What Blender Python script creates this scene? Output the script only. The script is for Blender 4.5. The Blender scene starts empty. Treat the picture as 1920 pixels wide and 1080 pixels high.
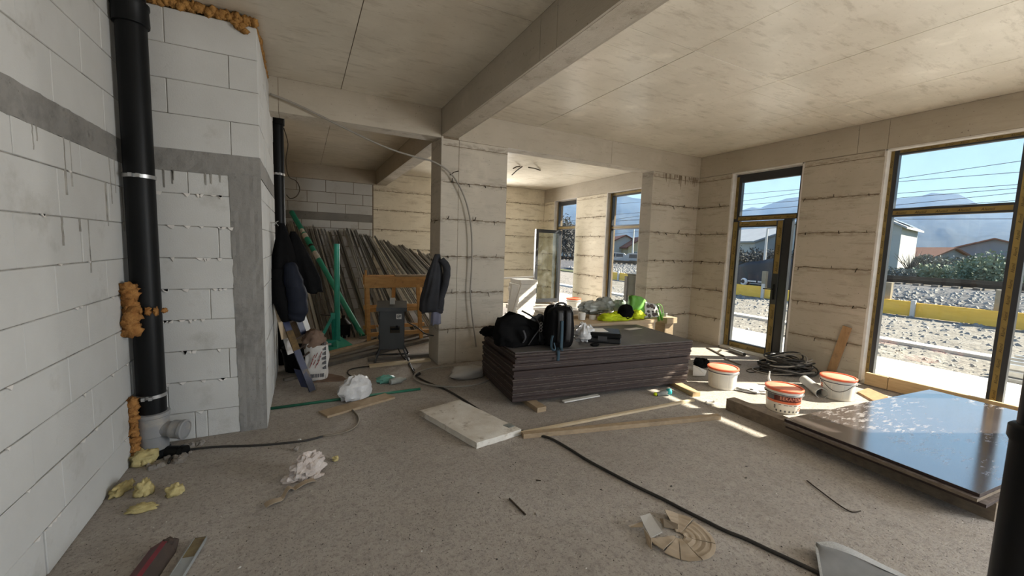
import bpy, math, random
from math import sin, cos, pi, radians, sqrt, atan2, floor
from mathutils import Vector, Matrix, noise
V = Vector
random.seed(7)
SC = bpy.context.scene
COL = SC.collection

# ------------------------------------------------------------------ camera
CAM_H = 1.6
FPX = 766.07
PITCH, ROLL, YAW = radians(-5.6316), radians(-1.8699), radians(-27.2595)
_M = Matrix.Rotation(YAW, 3, 'Z') @ Matrix.Rotation(PITCH, 3, 'X') @ Matrix.Rotation(ROLL, 3, 'Y')
cam_data = bpy.data.cameras.new('camera')
cam_data.sensor_width = 36.0
cam_data.lens = 36.0 * FPX / 1920.0
cam_data.clip_start = 0.05
cam_data.clip_end = 9000
cam = bpy.data.objects.new('camera', cam_data)
COL.objects.link(cam)
_c = Matrix((_M.col[0], _M.col[2], -_M.col[1])).transposed()
cam.matrix_world = Matrix.Translation((0, 0, CAM_H)) @ _c.to_4x4()
SC.camera = cam


def ray(u, v):
    return _M @ V(((u - 960) / FPX, 1, -(v - 540) / FPX))


def spot(u, v, ax='z', val=0.0):
    """the world point where the sight line of a photo pixel meets a plane of the room"""
    d = ray(u, v)
    i = 'xyz'.index(ax)
    o = V((0, 0, CAM_H))
    return o + d * ((val - o[i]) / d[i])


def bearing(u, v, dist):
    d = ray(u, v)
    h = sqrt(d.x * d.x + d.y * d.y)
    return V((0, 0, CAM_H)) + d * (dist / h)


# ------------------------------------------------------------------ sky, sun, exposure
world = bpy.data.worlds.new('sky')
SC.world = world
world.use_nodes = True
wn = world.node_tree
wn.nodes.clear()
w_out = wn.nodes.new('ShaderNodeOutputWorld')
w_bg = wn.nodes.new('ShaderNodeBackground')
w_ramp = wn.nodes.new('ShaderNodeValToRGB')
w_sep = wn.nodes.new('ShaderNodeSeparateXYZ')
w_tc = wn.nodes.new('ShaderNodeTexCoord')
wn.links.new(w_tc.outputs['Generated'], w_sep.inputs[0])
wn.links.new(w_sep.outputs['Z'], w_ramp.inputs[0])
wn.links.new(w_ramp.outputs[0], w_bg.inputs[0])
wn.links.new(w_bg.outputs[0], w_out.inputs[0])
el = w_ramp.color_ramp.elements
el[0].position = 0.0
el[0].color = (0.54, 0.80, 0.97, 1)
el[1].position = 1.0
el[1].color = (0.16, 0.36, 0.80, 1)
e = el.new(0.22)
e.color = (0.44, 0.69, 0.97, 1)
SKY = 0.98
w_bg.inputs[1].default_value = SKY

SUN_AZ = atan2(-0.405, 0.914)
SUN_EL = radians(35.5)
sun_d = bpy.data.lights.new('sun', 'SUN')
sun_d.energy = 17.0
sun_d.color = (1.0, 0.93, 0.80)
sun_d.angle = radians(0.53)
sun = bpy.data.objects.new('sun', sun_d)
COL.objects.link(sun)
to_sun = V((cos(SUN_EL) * cos(SUN_AZ), cos(SUN_EL) * sin(SUN_AZ), sin(SUN_EL)))
sun.rotation_euler = to_sun.to_track_quat('Z', 'Y').to_euler()
sun.location = (30, -20, 30)


def area(name, loc, look, sx, sy, energy, color):
    d = bpy.data.lights.new(name, 'AREA')
    d.shape = 'RECTANGLE'
    d.size, d.size_y = sx, sy
    d.energy = energy
    d.color = color
    o = bpy.data.objects.new(name, d)
    COL.objects.link(o)
    o.location = loc
    o.rotation_euler = (V(loc) - V(look)).to_track_quat('Z', 'Y').to_euler()
    return o


# added fill lamps standing in for daylight through unseen openings
area('daylight_fill_front', (2.0, -3.6, 1.7), (1.6, 3.0, 1.5), 3.4, 2.8, 14, (1.0, 0.97, 0.92))
area('daylight_fill_side', (6.75, -2.1, 1.55), (0, 0.4, 1.5), 1.8, 2.6, 310, (0.96, 0.98, 0.99))
area('added_fill_rear', (4.55, 10.87, 1.75), (4.25, 5.0, 1.3), 0.8, 1.75, 190, (1.0, 0.97, 0.92))  # invented source, put in to brighten the rear room

SC.view_settings.view_transform = 'Standard'
SC.view_settings.look = 'None'
SC.view_settings.gamma = 1.0
SC.view_settings.use_curve_mapping = False
SC.view_settings.exposure = 0.28
SC.cycles.use_denoising = True
SC.cycles.max_bounces = 10
SC.cycles.diffuse_bounces = 6
SC.cycles.transparent_max_bounces = 16
SC.cycles.sample_clamp_indirect = 8.0
SC.cycles.caustics_reflective = False
SC.cycles.caustics_refractive = False


# ------------------------------------------------------------------ materials
def lin(r, g, b):
    f = lambda c: (c / 255 / 12.92) if c <= 10 else ((c / 255 + 0.055) / 1.055) ** 2.4
    return (f(r), f(g), f(b), 1)


MATS = {}


class NT:
    def __init__(s, name):
        s.m = bpy.data.materials.new(name)
        s.m.use_nodes = True
        s.t = s.m.node_tree
        s.b = s.t.nodes['Principled BSDF']
        s.out = s.t.nodes['Material Output']
        g = s.t.nodes.new('ShaderNodeNewGeometry')
        s.pos = g.outputs['Position']
        s.geo = g
        MATS[name] = s.m

    def n(s, typ, **kw):
        x = s.t.nodes.new(typ)
        for k, v in kw.items():
            setattr(x, k, v)
        return x

    def l(s, a, b):
        s.t.links.new(a, b)

    def vec(s, stretch=(1, 1, 1), rot=(0, 0, 0)):
        mp = s.n('ShaderNodeMapping')
        mp.inputs['Scale'].default_value = stretch
        mp.inputs['Rotation'].default_value = rot
        s.l(s.pos, mp.inputs[0])
        return mp.outputs[0]

    def noise(s, scale, detail=4, rough=0.55, stretch=(1, 1, 1), rot=(0, 0, 0)):
        x = s.n('ShaderNodeTexNoise')
        x.inputs['Scale'].default_value = scale
        x.inputs['Detail'].default_value = detail
        x.inputs['Roughness'].default_value = rough
        s.l(s.vec(stretch, rot), x.inputs['Vector'])
        return x.outputs['Fac']

    def voro(s, scale, stretch=(1, 1, 1), feature='F1'):
        x = s.n('ShaderNodeTexVoronoi', feature=feature)
        x.inputs['Scale'].default_value = scale
        s.l(s.vec(stretch), x.inputs['Vector'])
        return x.outputs['Distance']

    def ramp(s, fac, a, b):
        x = s.n('ShaderNodeMapRange')
        x.inputs[1].default_value = a
        x.inputs[2].default_value = b
        s.l(fac, x.inputs[0])
        return x.outputs[0]

    def mix(s, fac, a, b, blend='MIX'):
        x = s.n('ShaderNodeMix', data_type='RGBA', blend_type=blend)
        for sock, val in ((x.inputs[0], fac), (x.inputs[6], a), (x.inputs[7], b)):
            if isinstance(val, (tuple, float, int)):
                sock.default_value = val
            else:
                s.l(val, sock)
        return x.outputs[2]

    def mul(s, a, b):
        x = s.n('ShaderNodeMath', operation='MULTIPLY')
        for sock, val in ((x.inputs[0], a), (x.inputs[1], b)):
            if isinstance(val, (float, int)):
                sock.default_value = val
            else:
                s.l(val, sock)
        return x.outputs[0]

    def bump(s, h, strength, dist=0.01):
        x = s.n('ShaderNodeBump')
        x.inputs['Strength'].default_value = strength
        x.inputs['Distance'].default_value = dist
        s.l(h, x.inputs['Height'])
        s.l(x.outputs[0], s.b.inputs['Normal'])

    def col(s, c):
        if isinstance(c, tuple):
            s.b.inputs['Base Color'].default_value = c
        else:
            s.l(c, s.b.inputs['Base Color'])

    def set(s, rough=0.8, spec=0.3, metal=0.0, coat=0.0, sheen=0.0):
        s.b.inputs['Roughness'].default_value = rough
        s.b.inputs['Specular IOR Level'].default_value = spec
        s.b.inputs['Metallic'].default_value = metal
        s.b.inputs['Coat Weight'].default_value = coat
        s.b.inputs['Sheen Weight'].default_value = sheen
        return s


def plain(name, c, c2=None, scale=6, rough=0.7, spec=0.3, metal=0.0, bump=0.0, bscale=60, stretch=(1, 1, 1), dirt=None, dscale=3, dlo=0.55, dhi=0.75, coat=0.0, sheen=0.0, bdist=0.004):
    t = NT(name).set(rough, spec, metal, coat, sheen)
    if c2 is None:
        c2 = tuple(x * 0.8 for x in c[:3]) + (1,)
    k = t.mix(t.ramp(t.noise(scale, 5, 0.6, stretch), 0.3, 0.7), c, c2)
    if dirt:
        k = t.mix(t.ramp(t.noise(dscale, 6, 0.65), dlo, dhi), k, dirt)
    t.col(k)
    if bump:
        t.bump(t.noise(bscale, 4, 0.6, stretch), bump, bdist)
    return t.m


# floor screed: greige, gritty, speckled with dark and pale grit
t = NT('floor_screed').set(0.86, 0.25)
k = t.mix(t.ramp(t.noise(0.55, 5, 0.6), 0.35, 0.68), (0.335, 0.30, 0.268, 1), (0.45, 0.415, 0.375, 1))
k = t.mix(t.mul(t.ramp(t.noise(4.5, 6, 0.7), 0.52, 0.72), 0.55), k, (0.245, 0.22, 0.195, 1))
k = t.mix(t.mul(t.ramp(t.noise(17, 5, 0.75), 0.50, 0.68), 0.5), k, (0.20, 0.178, 0.158, 1))
k = t.mix(t.mul(t.ramp(t.noise(11, 6, 0.75, (1, 1, 1), (0, 0, 1.1)), 0.54, 0.70), 0.45), k, (0.52, 0.485, 0.445, 1))
k = t.mix(t.mul(t.ramp(t.noise(44, 3, 0.7), 0.52, 0.66), 0.6), k, (0.19, 0.168, 0.15, 1))
k = t.mix(t.ramp(t.noise(70, 2, 0.6), 0.60, 0.74), k, (0.13, 0.112, 0.10, 1))
k = t.mix(t.ramp(t.noise(95, 2, 0.6), 0.70, 0.78), k, (0.66, 0.62, 0.57, 1))
k = t.mix(t.ramp(t.noise(24, 3, 0.7), 0.68, 0.74), k, (0.11, 0.10, 0.095, 1))
t.col(k)
t.bump(t.noise(80, 4, 0.7), 0.8, 0.008)


# board-marked and shuttered concrete
def concrete(name, c, c2, streak=(1, 1, 6), rough=0.75, spec=0.35, stain=(0.22, 0.17, 0.115, 1), pits=0.7, stain_amt=0.6, bump=0.25, lifts_stain=False):
    t = NT(name).set(rough, spec)
    k = t.mix(t.ramp(t.noise(1.3, 6, 0.6), 0.32, 0.7), c, c2)
    k = t.mix(t.mul(t.ramp(t.noise(2.2, 7, 0.7, streak), 0.53, 0.78), stain_amt), k, stain)
    k = t.mix(t.mul(t.ramp(t.noise(9.0, 5, 0.7, streak), 0.60, 0.76), stain_amt * 0.9), k, stain)
    if lifts_stain:
        # grout bleeding along the joints between the lifts of shutter boards
        sp_ = t.n('ShaderNodeSeparateXYZ')
        t.l(t.pos, sp_.inputs[0])
        dv_ = t.n('ShaderNodeMath', operation='MULTIPLY')
        t.l(sp_.outputs['Z'], dv_.inputs[0])
        dv_.inputs[1].default_value = 1 / 0.4835
        ad_ = t.n('ShaderNodeMath', operation='ADD')
        t.l(dv_.outputs[0], ad_.inputs[0])
        ad_.inputs[1].default_value = 0.5
        fr_ = t.n('ShaderNodeMath', operation='FRACT')
        t.l(ad_.outputs[0], fr_.inputs[0])
        sb_ = t.n('ShaderNodeMath', operation='SUBTRACT')
        t.l(fr_.outputs[0], sb_.inputs[0])
        sb_.inputs[1].default_value = 0.5
        ab_ = t.n('ShaderNodeMath', operation='ABSOLUTE')
        t.l(sb_.outputs[0], ab_.inputs[0])
        band = t.ramp(ab_.outputs[0], 0.11, 0.01)
        k = t.mix(t.mul(t.mul(band, t.ramp(t.noise(11, 6, 0.75, (1, 1, 2.5)), 0.42, 0.62)), 0.75), k, stain)
    k = t.mix(t.mul(t.ramp(t.noise(46, 2, 0.5), 0.70, 0.76), pits), k, (0.10, 0.08, 0.06, 1))
    k = t.mix(t.mul(t.ramp(t.noise(3.0, 5, 0.6, (1, 1, 1.0)), 0.60, 0.75), 0.4), k, tuple(min(1, x * 1.25) for x in c[:3]) + (1,))
    t.col(k)
    t.bump(t.noise(16, 6, 0.7, streak), bump, 0.006)
    return t.m


concrete('concrete_wall', (0.49, 0.44, 0.365, 1), (0.40, 0.355, 0.285, 1), stain_amt=0.8, lifts_stain=True)
concrete('concrete_rear_lit', (0.73, 0.67, 0.545, 1), (0.61, 0.55, 0.435, 1), stain=(0.32, 0.25, 0.16, 1), stain_amt=0.85, lifts_stain=True)  # rear room's brightness put into a lighter copy of concrete_wall
concrete('concrete_column', (0.52, 0.475, 0.40, 1), (0.44, 0.40, 0.34, 1), stain=(0.20, 0.165, 0.13, 1), stain_amt=0.5, pits=0.5, lifts_stain=True)
concrete('concrete_ceiling', (0.76, 0.705, 0.60, 1), (0.60, 0.55, 0.455, 1), streak=(1.5, 6, 1), rough=0.27, spec=0.5, stain=(0.34, 0.285, 0.21, 1), stain_amt=0.7, pits=0.15, bump=0.07)
concrete('concrete_beam', (0.46, 0.41, 0.335, 1), (0.39, 0.345, 0.275, 1), stain_amt=0.3, rough=0.6)
concrete('concrete_soffit', (0.60, 0.55, 0.47, 1), (0.42, 0.37, 0.29, 1), streak=(3, 3, 3), stain_amt=0.8, bump=0.6, rough=0.85)
concrete('concrete_grey', (0.255, 0.245, 0.228, 1), (0.19, 0.183, 0.172, 1), streak=(1, 1, 1), stain=(0.085, 0.08, 0.076, 1), stain_amt=0.9, bump=1.0, rough=0.88)
concrete('concrete_outside', (0.66, 0.64, 0.60, 1), (0.56, 0.54, 0.50, 1), streak=(1, 1, 1), stain=(0.42, 0.39, 0.35, 1), stain_amt=0.5)
plain('aac', (0.545, 0.545, 0.53, 1), (0.475, 0.472, 0.455, 1), 1.6, 0.9, 0.2, bump=0.35, bscale=110, dirt=(0.34, 0.325, 0.295, 1), dscale=2.6, dlo=0.57, dhi=0.8)
plain('mortar', (0.40, 0.385, 0.35, 1), (0.16, 0.15, 0.135, 1), 9, 0.95, 0.1, bump=0.6, bscale=50)
plain('joint_dark', (0.15, 0.115, 0.08, 1), (0.24, 0.19, 0.135, 1), 20, 0.95, 0.1)
plain('plaster_white', (0.72, 0.69, 0.65, 1), (0.58, 0.55, 0.52, 1), 9, 0.8, 0.3, bump=0.3)
plain('gravel', (0.27, 0.25, 0.22, 1), (0.19, 0.175, 0.15, 1), 1.2, 0.95, 0.1, bump=1.0, bscale=9, dirt=(0.13, 0.118, 0.105, 1), dscale=4, dlo=0.5, dhi=0.7, bdist=0.08)
plain('stone', (0.32, 0.305, 0.28, 1), (0.21, 0.20, 0.18, 1), 4, 0.9, 0.2)
plain('ballast', (0.15, 0.148, 0.15, 1), (0.085, 0.085, 0.088, 1), 5, 0.95, 0.1, bump=1.0, bscale=6, bdist=0.1)
plain('grass', (0.085, 0.10, 0.05, 1), (0.13, 0.13, 0.08, 1), 2.5, 0.95, 0.1, bump=0.8, bscale=10, bdist=0.05)
plain('anthracite', (0.022, 0.024, 0.028, 1), (0.030, 0.032, 0.036, 1), 4, 0.38, 0.5)
plain('tape_yellow', (0.26, 0.185, 0.055, 1), (0.18, 0.125, 0.035, 1), 5, 0.5, 0.4, dirt=(0.17, 0.11, 0.03, 1), dscale=7)
plain('ink', (0.03, 0.022, 0.012, 1), rough=0.6)
plain('black_plastic', (0.006, 0.0065, 0.007, 1), (0.009, 0.0095, 0.01, 1), 3, 0.42, 0.14)
plain('black_rubber', (0.02, 0.019, 0.018, 1), (0.045, 0.04, 0.035, 1), 12, 0.6, 0.35)
plain('cable_tan', (0.22, 0.185, 0.14, 1), (0.15, 0.125, 0.095, 1), 10, 0.6, 0.35)
plain('conduit_grey', (0.30, 0.275, 0.24, 1), (0.24, 0.22, 0.19, 1), 10, 0.5, 0.4)
plain('grey_pvc', (0.26, 0.265, 0.27, 1), (0.22, 0.22, 0.225, 1), 5, 0.4, 0.45, dirt=(0.36, 0.33, 0.29, 1), dscale=5)
plain('pale_pvc', (0.50, 0.50, 0.48, 1), (0.42, 0.41, 0.39, 1), 5, 0.45, 0.4)
plain('steel', (0.55, 0.55, 0.55, 1), (0.40, 0.40, 0.40, 1), 8, 0.35, 0.5, metal=0.8)
plain('pur_foam', (0.44, 0.225, 0.075, 1), (0.24, 0.10, 0.03, 1), 22, 0.9, 0.15, bump=0.9, bscale=70, bdist=0.01)
plain('pur_foam_fresh', (0.56, 0.48, 0.24, 1), (0.42, 0.34, 0.15, 1), 18, 0.9, 0.15, bump=0.7, bscale=60, bdist=0.006)
plain('pur_foam_top', (0.46, 0.25, 0.08, 1), (0.24, 0.12, 0.04, 1), 25, 0.9, 0.1, bump=1.0, bscale=60, bdist=0.01)
plain('wood_pine', (0.60, 0.43, 0.24, 1), (0.49, 0.34, 0.18, 1), 5, 0.65, 0.3, stretch=(1, 1, 9), bump=0.1)
plain('wood_orange', (0.66, 0.39, 0.16, 1), (0.52, 0.29, 0.11, 1), 5, 0.6, 0.3, stretch=(1, 6, 6), dirt=(0.30, 0.17, 0.08, 1), dscale=6)
plain('wood_brown', (0.40, 0.25, 0.135, 1), (0.30, 0.18, 0.09, 1), 5, 0.7, 0.25, stretch=(4, 4, 1), dirt=(0.22, 0.14, 0.08, 1), dscale=6)
plain('wood_weathered', (0.40, 0.305, 0.20, 1), (0.29, 0.215, 0.14, 1), 5, 0.75, 0.25, stretch=(3, 3, 8), dirt=(0.22, 0.17, 0.12, 1), dscale=4, bump=0.25)
plain('timber_dirty', (0.25, 0.20, 0.15, 1), (0.17, 0.135, 0.10, 1), 6, 0.85, 0.15, stretch=(3, 3, 6), dirt=(0.12, 0.095, 0.075, 1), dscale=5, bump=0.4)
plain('wood_pale', (0.66, 0.56, 0.40, 1), (0.54, 0.44, 0.29, 1), 6, 0.7, 0.25)
plain('wood_grey', (0.20, 0.18, 0.155, 1), (0.125, 0.11, 0.095, 1), 5, 0.8, 0.2, stretch=(1, 5, 5))
plain('plywood', (0.50, 0.39, 0.265, 1), (0.42, 0.32, 0.21, 1), 4, 0.7, 0.25)
plain('form_sheet_edge', (0.046, 0.028, 0.024, 1), (0.029, 0.018, 0.016, 1), 4, 0.62, 0.35, stretch=(1, 1, 14), dirt=(0.085, 0.065, 0.06, 1), dscale=5, dlo=0.6, dhi=0.8)
plain('form_sheet_top', (0.115, 0.108, 0.105, 1), (0.075, 0.07, 0.069, 1), 2.2, 0.55, 0.45, dirt=(0.24, 0.22, 0.20, 1), dscale=3)
plain('sheet_dust_edge', (0.20, 0.17, 0.155, 1), (0.085, 0.068, 0.06, 1), 30, 0.9, 0.1)
plain('eps', (0.80, 0.79, 0.76, 1), (0.72, 0.70, 0.66, 1), 6, 0.85, 0.2, bump=0.4, bscale=90, bdist=0.003)
plain('eps_dirty', (0.72, 0.70, 0.65, 1), (0.54, 0.49, 0.42, 1), 5, 0.9, 0.15, bump=0.5, bscale=90, dirt=(0.34, 0.29, 0.23, 1), dscale=9, dlo=0.56, dhi=0.72, bdist=0.004)
plain('galvanised', (0.50, 0.49, 0.465, 1), (0.34, 0.333, 0.31, 1), 3, 0.5, 0.4)
plain('galvanised_light', (0.78, 0.77, 0.73, 1), (0.60, 0.59, 0.55, 1), 3, 0.5, 0.4)
plain('galvanised_dark', (0.25, 0.245, 0.23, 1), (0.15, 0.147, 0.138, 1), 3, 0.6, 0.35)
plain('green_paint', (0.025, 0.34, 0.24, 1), (0.018, 0.26, 0.18, 1), 6, 0.42, 0.5)
plain('green_dark', (0.02, 0.13, 0.075, 1), (0.012, 0.09, 0.05, 1), 6, 0.5, 0.4)
plain('sticker', (0.66, 0.65, 0.62, 1), (0.45, 0.44, 0.42, 1), 30, 0.6, 0.3)
plain('box_grey', (0.060, 0.064, 0.068, 1), (0.050, 0.053, 0.057, 1), 4, 0.5, 0.4, dirt=(0.13, 0.125, 0.115, 1), dscale=5, dlo=0.66, dhi=0.8)
plain('fabric_black', (0.0045, 0.0045, 0.005, 1), (0.007, 0.007, 0.0075, 1), 20, 0.9, 0.08, bump=0.3, bscale=150)
plain('fabric_black_sheen', (0.010, 0.010, 0.011, 1), (0.016, 0.016, 0.017, 1), 8, 0.5, 0.4)
plain('fabric_navy', (0.009, 0.011, 0.019, 1), (0.014, 0.017, 0.027, 1), 10, 0.7, 0.15)
plain('fabric_grey', (0.042, 0.043, 0.050, 1), (0.027, 0.028, 0.032, 1), 8, 0.85, 0.2, bump=0.3, bscale=90)
plain('fabric_lilac', (0.21, 0.215, 0.29, 1), (0.15, 0.155, 0.22, 1), 8, 0.85, 0.2)
plain('strap_blue', (0.035, 0.07, 0.10, 1), (0.028, 0.055, 0.075, 1), 9, 0.7, 0.3)
plain('strap_grey', (0.055, 0.055, 0.060, 1), rough=0.7)
plain('navy_steel', (0.014, 0.022, 0.075, 1), (0.010, 0.015, 0.045, 1), 6, 0.42, 0.5, dirt=(0.14, 0.09, 0.04, 1), dscale=6, dlo=0.6, dhi=0.7)
plain('rust_patch', (0.17, 0.105, 0.04, 1), (0.07, 0.05, 0.03, 1), 22, 0.8, 0.2)
plain('paper_sack', (0.60, 0.58, 0.55, 1), (0.46, 0.44, 0.41, 1), 9, 0.8, 0.2)
plain('sack_brown', (0.20, 0.135, 0.10, 1), (0.13, 0.085, 0.06, 1), 9, 0.85, 0.2)
plain('ink_red', (0.30, 0.03, 0.03, 1), rough=0.7)
plain('ink_grey', (0.12, 0.12, 0.13, 1), rough=0.7)
plain('bag_white', (0.62, 0.62, 0.62, 1), (0.46, 0.46, 0.47, 1), 9, 0.35, 0.5, bump=0.6, bscale=22, bdist=0.01)
plain('paper_crumple', (0.60, 0.54, 0.50, 1), (0.44, 0.37, 0.33, 1), 20, 0.8, 0.2, bump=0.8, bscale=40, bdist=0.01)
plain('cardboard', (0.40, 0.325, 0.24, 1), (0.32, 0.255, 0.185, 1), 8, 0.85, 0.15)
plain('cardboard_grey', (0.44, 0.42, 0.385, 1), (0.38, 0.36, 0.33, 1), 8, 0.85, 0.15)
plain('red_paint', (0.105, 0.012, 0.017, 1), (0.06, 0.014, 0.014, 1), 8, 0.5, 0.4, dirt=(0.055, 0.042, 0.034, 1), dscale=9, dlo=0.5, dhi=0.65)
plain('red_edge', (0.20, 0.028, 0.042, 1), (0.14, 0.022, 0.03, 1), 8, 0.45, 0.4)
plain('rusty_brown', (0.062, 0.044, 0.034, 1), (0.04, 0.03, 0.026, 1), 12, 0.8, 0.2)
plain('aluminium', (0.38, 0.40, 0.40, 1), (0.31, 0.33, 0.33, 1), 8, 0.4, 0.5, metal=0.4, dirt=(0.20, 0.16, 0.09, 1), dscale=9, dlo=0.58, dhi=0.7)
plain('aluminium_dirty', (0.22, 0.18, 0.095, 1), (0.12, 0.09, 0.055, 1), 24, 0.8, 0.2)
plain('bucket_white', (0.70, 0.68, 0.63, 1), (0.63, 0.61, 0.56, 1), 5, 0.4, 0.4, dirt=(0.52, 0.48, 0.42, 1), dscale=6)
plain('label_panel', (0.58, 0.57, 0.54, 1), (0.54, 0.53, 0.50, 1), 5, 0.45, 0.4)
plain('lid_orange', (0.72, 0.15, 0.075, 1), (0.62, 0.11, 0.05, 1), 6, 0.42, 0.4)
plain('lid_orange_dusty', (0.72, 0.32, 0.22, 1), (0.66, 0.24, 0.15, 1), 9, 0.6, 0.3)
plain('label_dark', (0.10, 0.018, 0.014, 1), rough=0.4)
plain('label_orange', (0.70, 0.16, 0.07, 1), rough=0.4)
plain('hi_vis', (0.62, 0.72, 0.02, 1), (0.45, 0.55, 0.01, 1), 12, 0.7, 0.3)
plain('bag_green', (0.14, 0.40, 0.05, 1), (0.09, 0.27, 0.03, 1), 7, 0.5, 0.4)
plain('bag_pattern', (0.58, 0.58, 0.55, 1), (0.48, 0.48, 0.46, 1), 14, 0.5, 0.4)
plain('bag_brown', (0.10, 0.075, 0.065, 1), rough=0.6)
plain('film_grey', (0.40, 0.42, 0.39, 1), (0.16, 0.175, 0.165, 1), 9, 0.3, 0.5)
plain('film_green', (0.36, 0.46, 0.38, 1), (0.30, 0.38, 0.32, 1), 9, 0.3, 0.5)
plain('cabinet_grey', (0.055, 0.057, 0.053, 1), (0.045, 0.047, 0.044, 1), 5, 0.6, 0.3)
plain('cyan_plastic', (0.05, 0.48, 0.50, 1), rough=0.4)
plain('mint_plastic', (0.13, 0.36, 0.29, 1), (0.10, 0.26, 0.21, 1), 14, 0.45, 0.4)
plain('mesh_grey', (0.21, 0.21, 0.207, 1), (0.165, 0.165, 0.162, 1), 9, 0.7, 0.3)
plain('mesh_white', (0.46, 0.46, 0.45, 1), (0.32, 0.32, 0.315, 1), 140, 0.8, 0.2, bump=0.8, bscale=200)
plain('rubble', (0.30, 0.27, 0.24, 1), (0.20, 0.18, 0.16, 1), 20, 0.95, 0.1, bump=0.8, bscale=50)
plain('chip_white', (0.60, 0.57, 0.52, 1), rough=0.9)
plain('chip_dark', (0.09, 0.08, 0.07, 1), rough=0.9)
plain('rebar', (0.055, 0.040, 0.028, 1), (0.035, 0.027, 0.02, 1), 20, 0.8, 0.2)
plain('wood_yellow', (0.95, 0.60, 0.10, 1), (0.84, 0.50, 0.08, 1), 2.5, 0.6, 0.3, stretch=(4, 1, 7))
plain('post_pale', (0.30, 0.26, 0.19, 1), (0.24, 0.21, 0.15, 1), 5, 0.8, 0.2)
plain('banner_dark', (0.05, 0.056, 0.068, 1), (0.034, 0.039, 0.048, 1), 1.6, 0.6, 0.3)
plain('banner_print', (0.80, 0.80, 0.80, 1), rough=0.6)
plain('house_white', (0.46, 0.455, 0.43, 1), (0.42, 0.41, 0.385, 1), 0.5, 0.9, 0.1)
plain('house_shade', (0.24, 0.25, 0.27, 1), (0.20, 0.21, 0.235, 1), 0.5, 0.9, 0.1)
plain('house_cream', (0.42, 0.36, 0.25, 1), (0.37, 0.31, 0.22, 1), 0.5, 0.9, 0.1)
plain('roof_tile', (0.23, 0.125, 0.09, 1), (0.18, 0.095, 0.07, 1), 1.5, 0.85, 0.1, stretch=(4, 4, 1))
plain('roof_red', (0.13, 0.05, 0.045, 1), (0.10, 0.037, 0.034, 1), 1.5, 0.85, 0.1)
plain('roof_metal', (0.34, 0.345, 0.35, 1), (0.30, 0.305, 0.31, 1), 0.8, 0.6, 0.3)
plain('solar_panel', (0.15, 0.18, 0.22, 1), rough=0.3)
plain('window_dark', (0.07, 0.08, 0.095, 1), rough=0.2, spec=0.5)
plain('leaf_green', (0.11, 0.15, 0.10, 1), (0.25, 0.29, 0.20, 1), 1.6, 0.8, 0.2)
plain('leaf_dull', (0.13, 0.148, 0.14, 1), (0.215, 0.222, 0.205, 1), 1.6, 0.85, 0.15)
plain('leaf_grey', (0.105, 0.105, 0.10, 1), (0.07, 0.07, 0.068, 1), 1.6, 0.9, 0.1)
plain('bark', (0.08, 0.07, 0.06, 1), (0.11, 0.095, 0.08, 1), 5, 0.9, 0.1)
plain('car_white', (0.42, 0.42, 0.42, 1), rough=0.3, spec=0.5)
plain('mountain_rock', (0.020, 0.028, 0.038, 1), (0.044, 0.052, 0.060, 1), 0.004, 0.95, 0.05, dirt=(0.015, 0.023, 0.033, 1), dscale=0.012, dlo=0.45, dhi=0.65)
plain('field', (0.10, 0.115, 0.11, 1), (0.13, 0.135, 0.125, 1), 0.05, 0.95, 0.05)

# film-faced sheet: dark brown varnished film, scuffed with pale trowel marks
t = NT('film_face').set(0.16, 0.9, coat=1.0)
t.b.inputs['IOR'].default_value = 1.9
t.b.inputs['Coat IOR'].default_value = 1.8
t.b.inputs['Coat Roughness'].default_value = 0.12
sc = t.mul(t.ramp(t.noise(9, 5, 0.75, (0.9, 3.2, 1), (0, 0, 0.9)), 0.53, 0.60), t.ramp(t.noise(1.3, 3, 0.5), 0.44, 0.56))
k = t.mix(t.ramp(t.noise(1.5, 4, 0.6), 0.3, 0.7), (0.060, 0.046, 0.044, 1), (0.088, 0.072, 0.068, 1))
t.col(t.mix(t.mul(sc, 0.42), k, (0.36, 0.32, 0.31, 1)))
r = t.n('ShaderNodeMath', operation='MULTIPLY_ADD')
t.l(sc, r.inputs[0])
r.inputs[1].default_value = 0.4
r.inputs[2].default_value = 0.14
t.l(r.outputs[0], t.b.inputs['Roughness'])

# camouflage-like speckled side panel of the rucksack
t = NT('fabric_print').set(0.8, 0.2)
t.col(t.mix(t.ramp(t.noise(42, 3, 0.6), 0.50, 0.56), (0.012, 0.012, 0.012, 1), (0.42, 0.41, 0.37, 1)))


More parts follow.
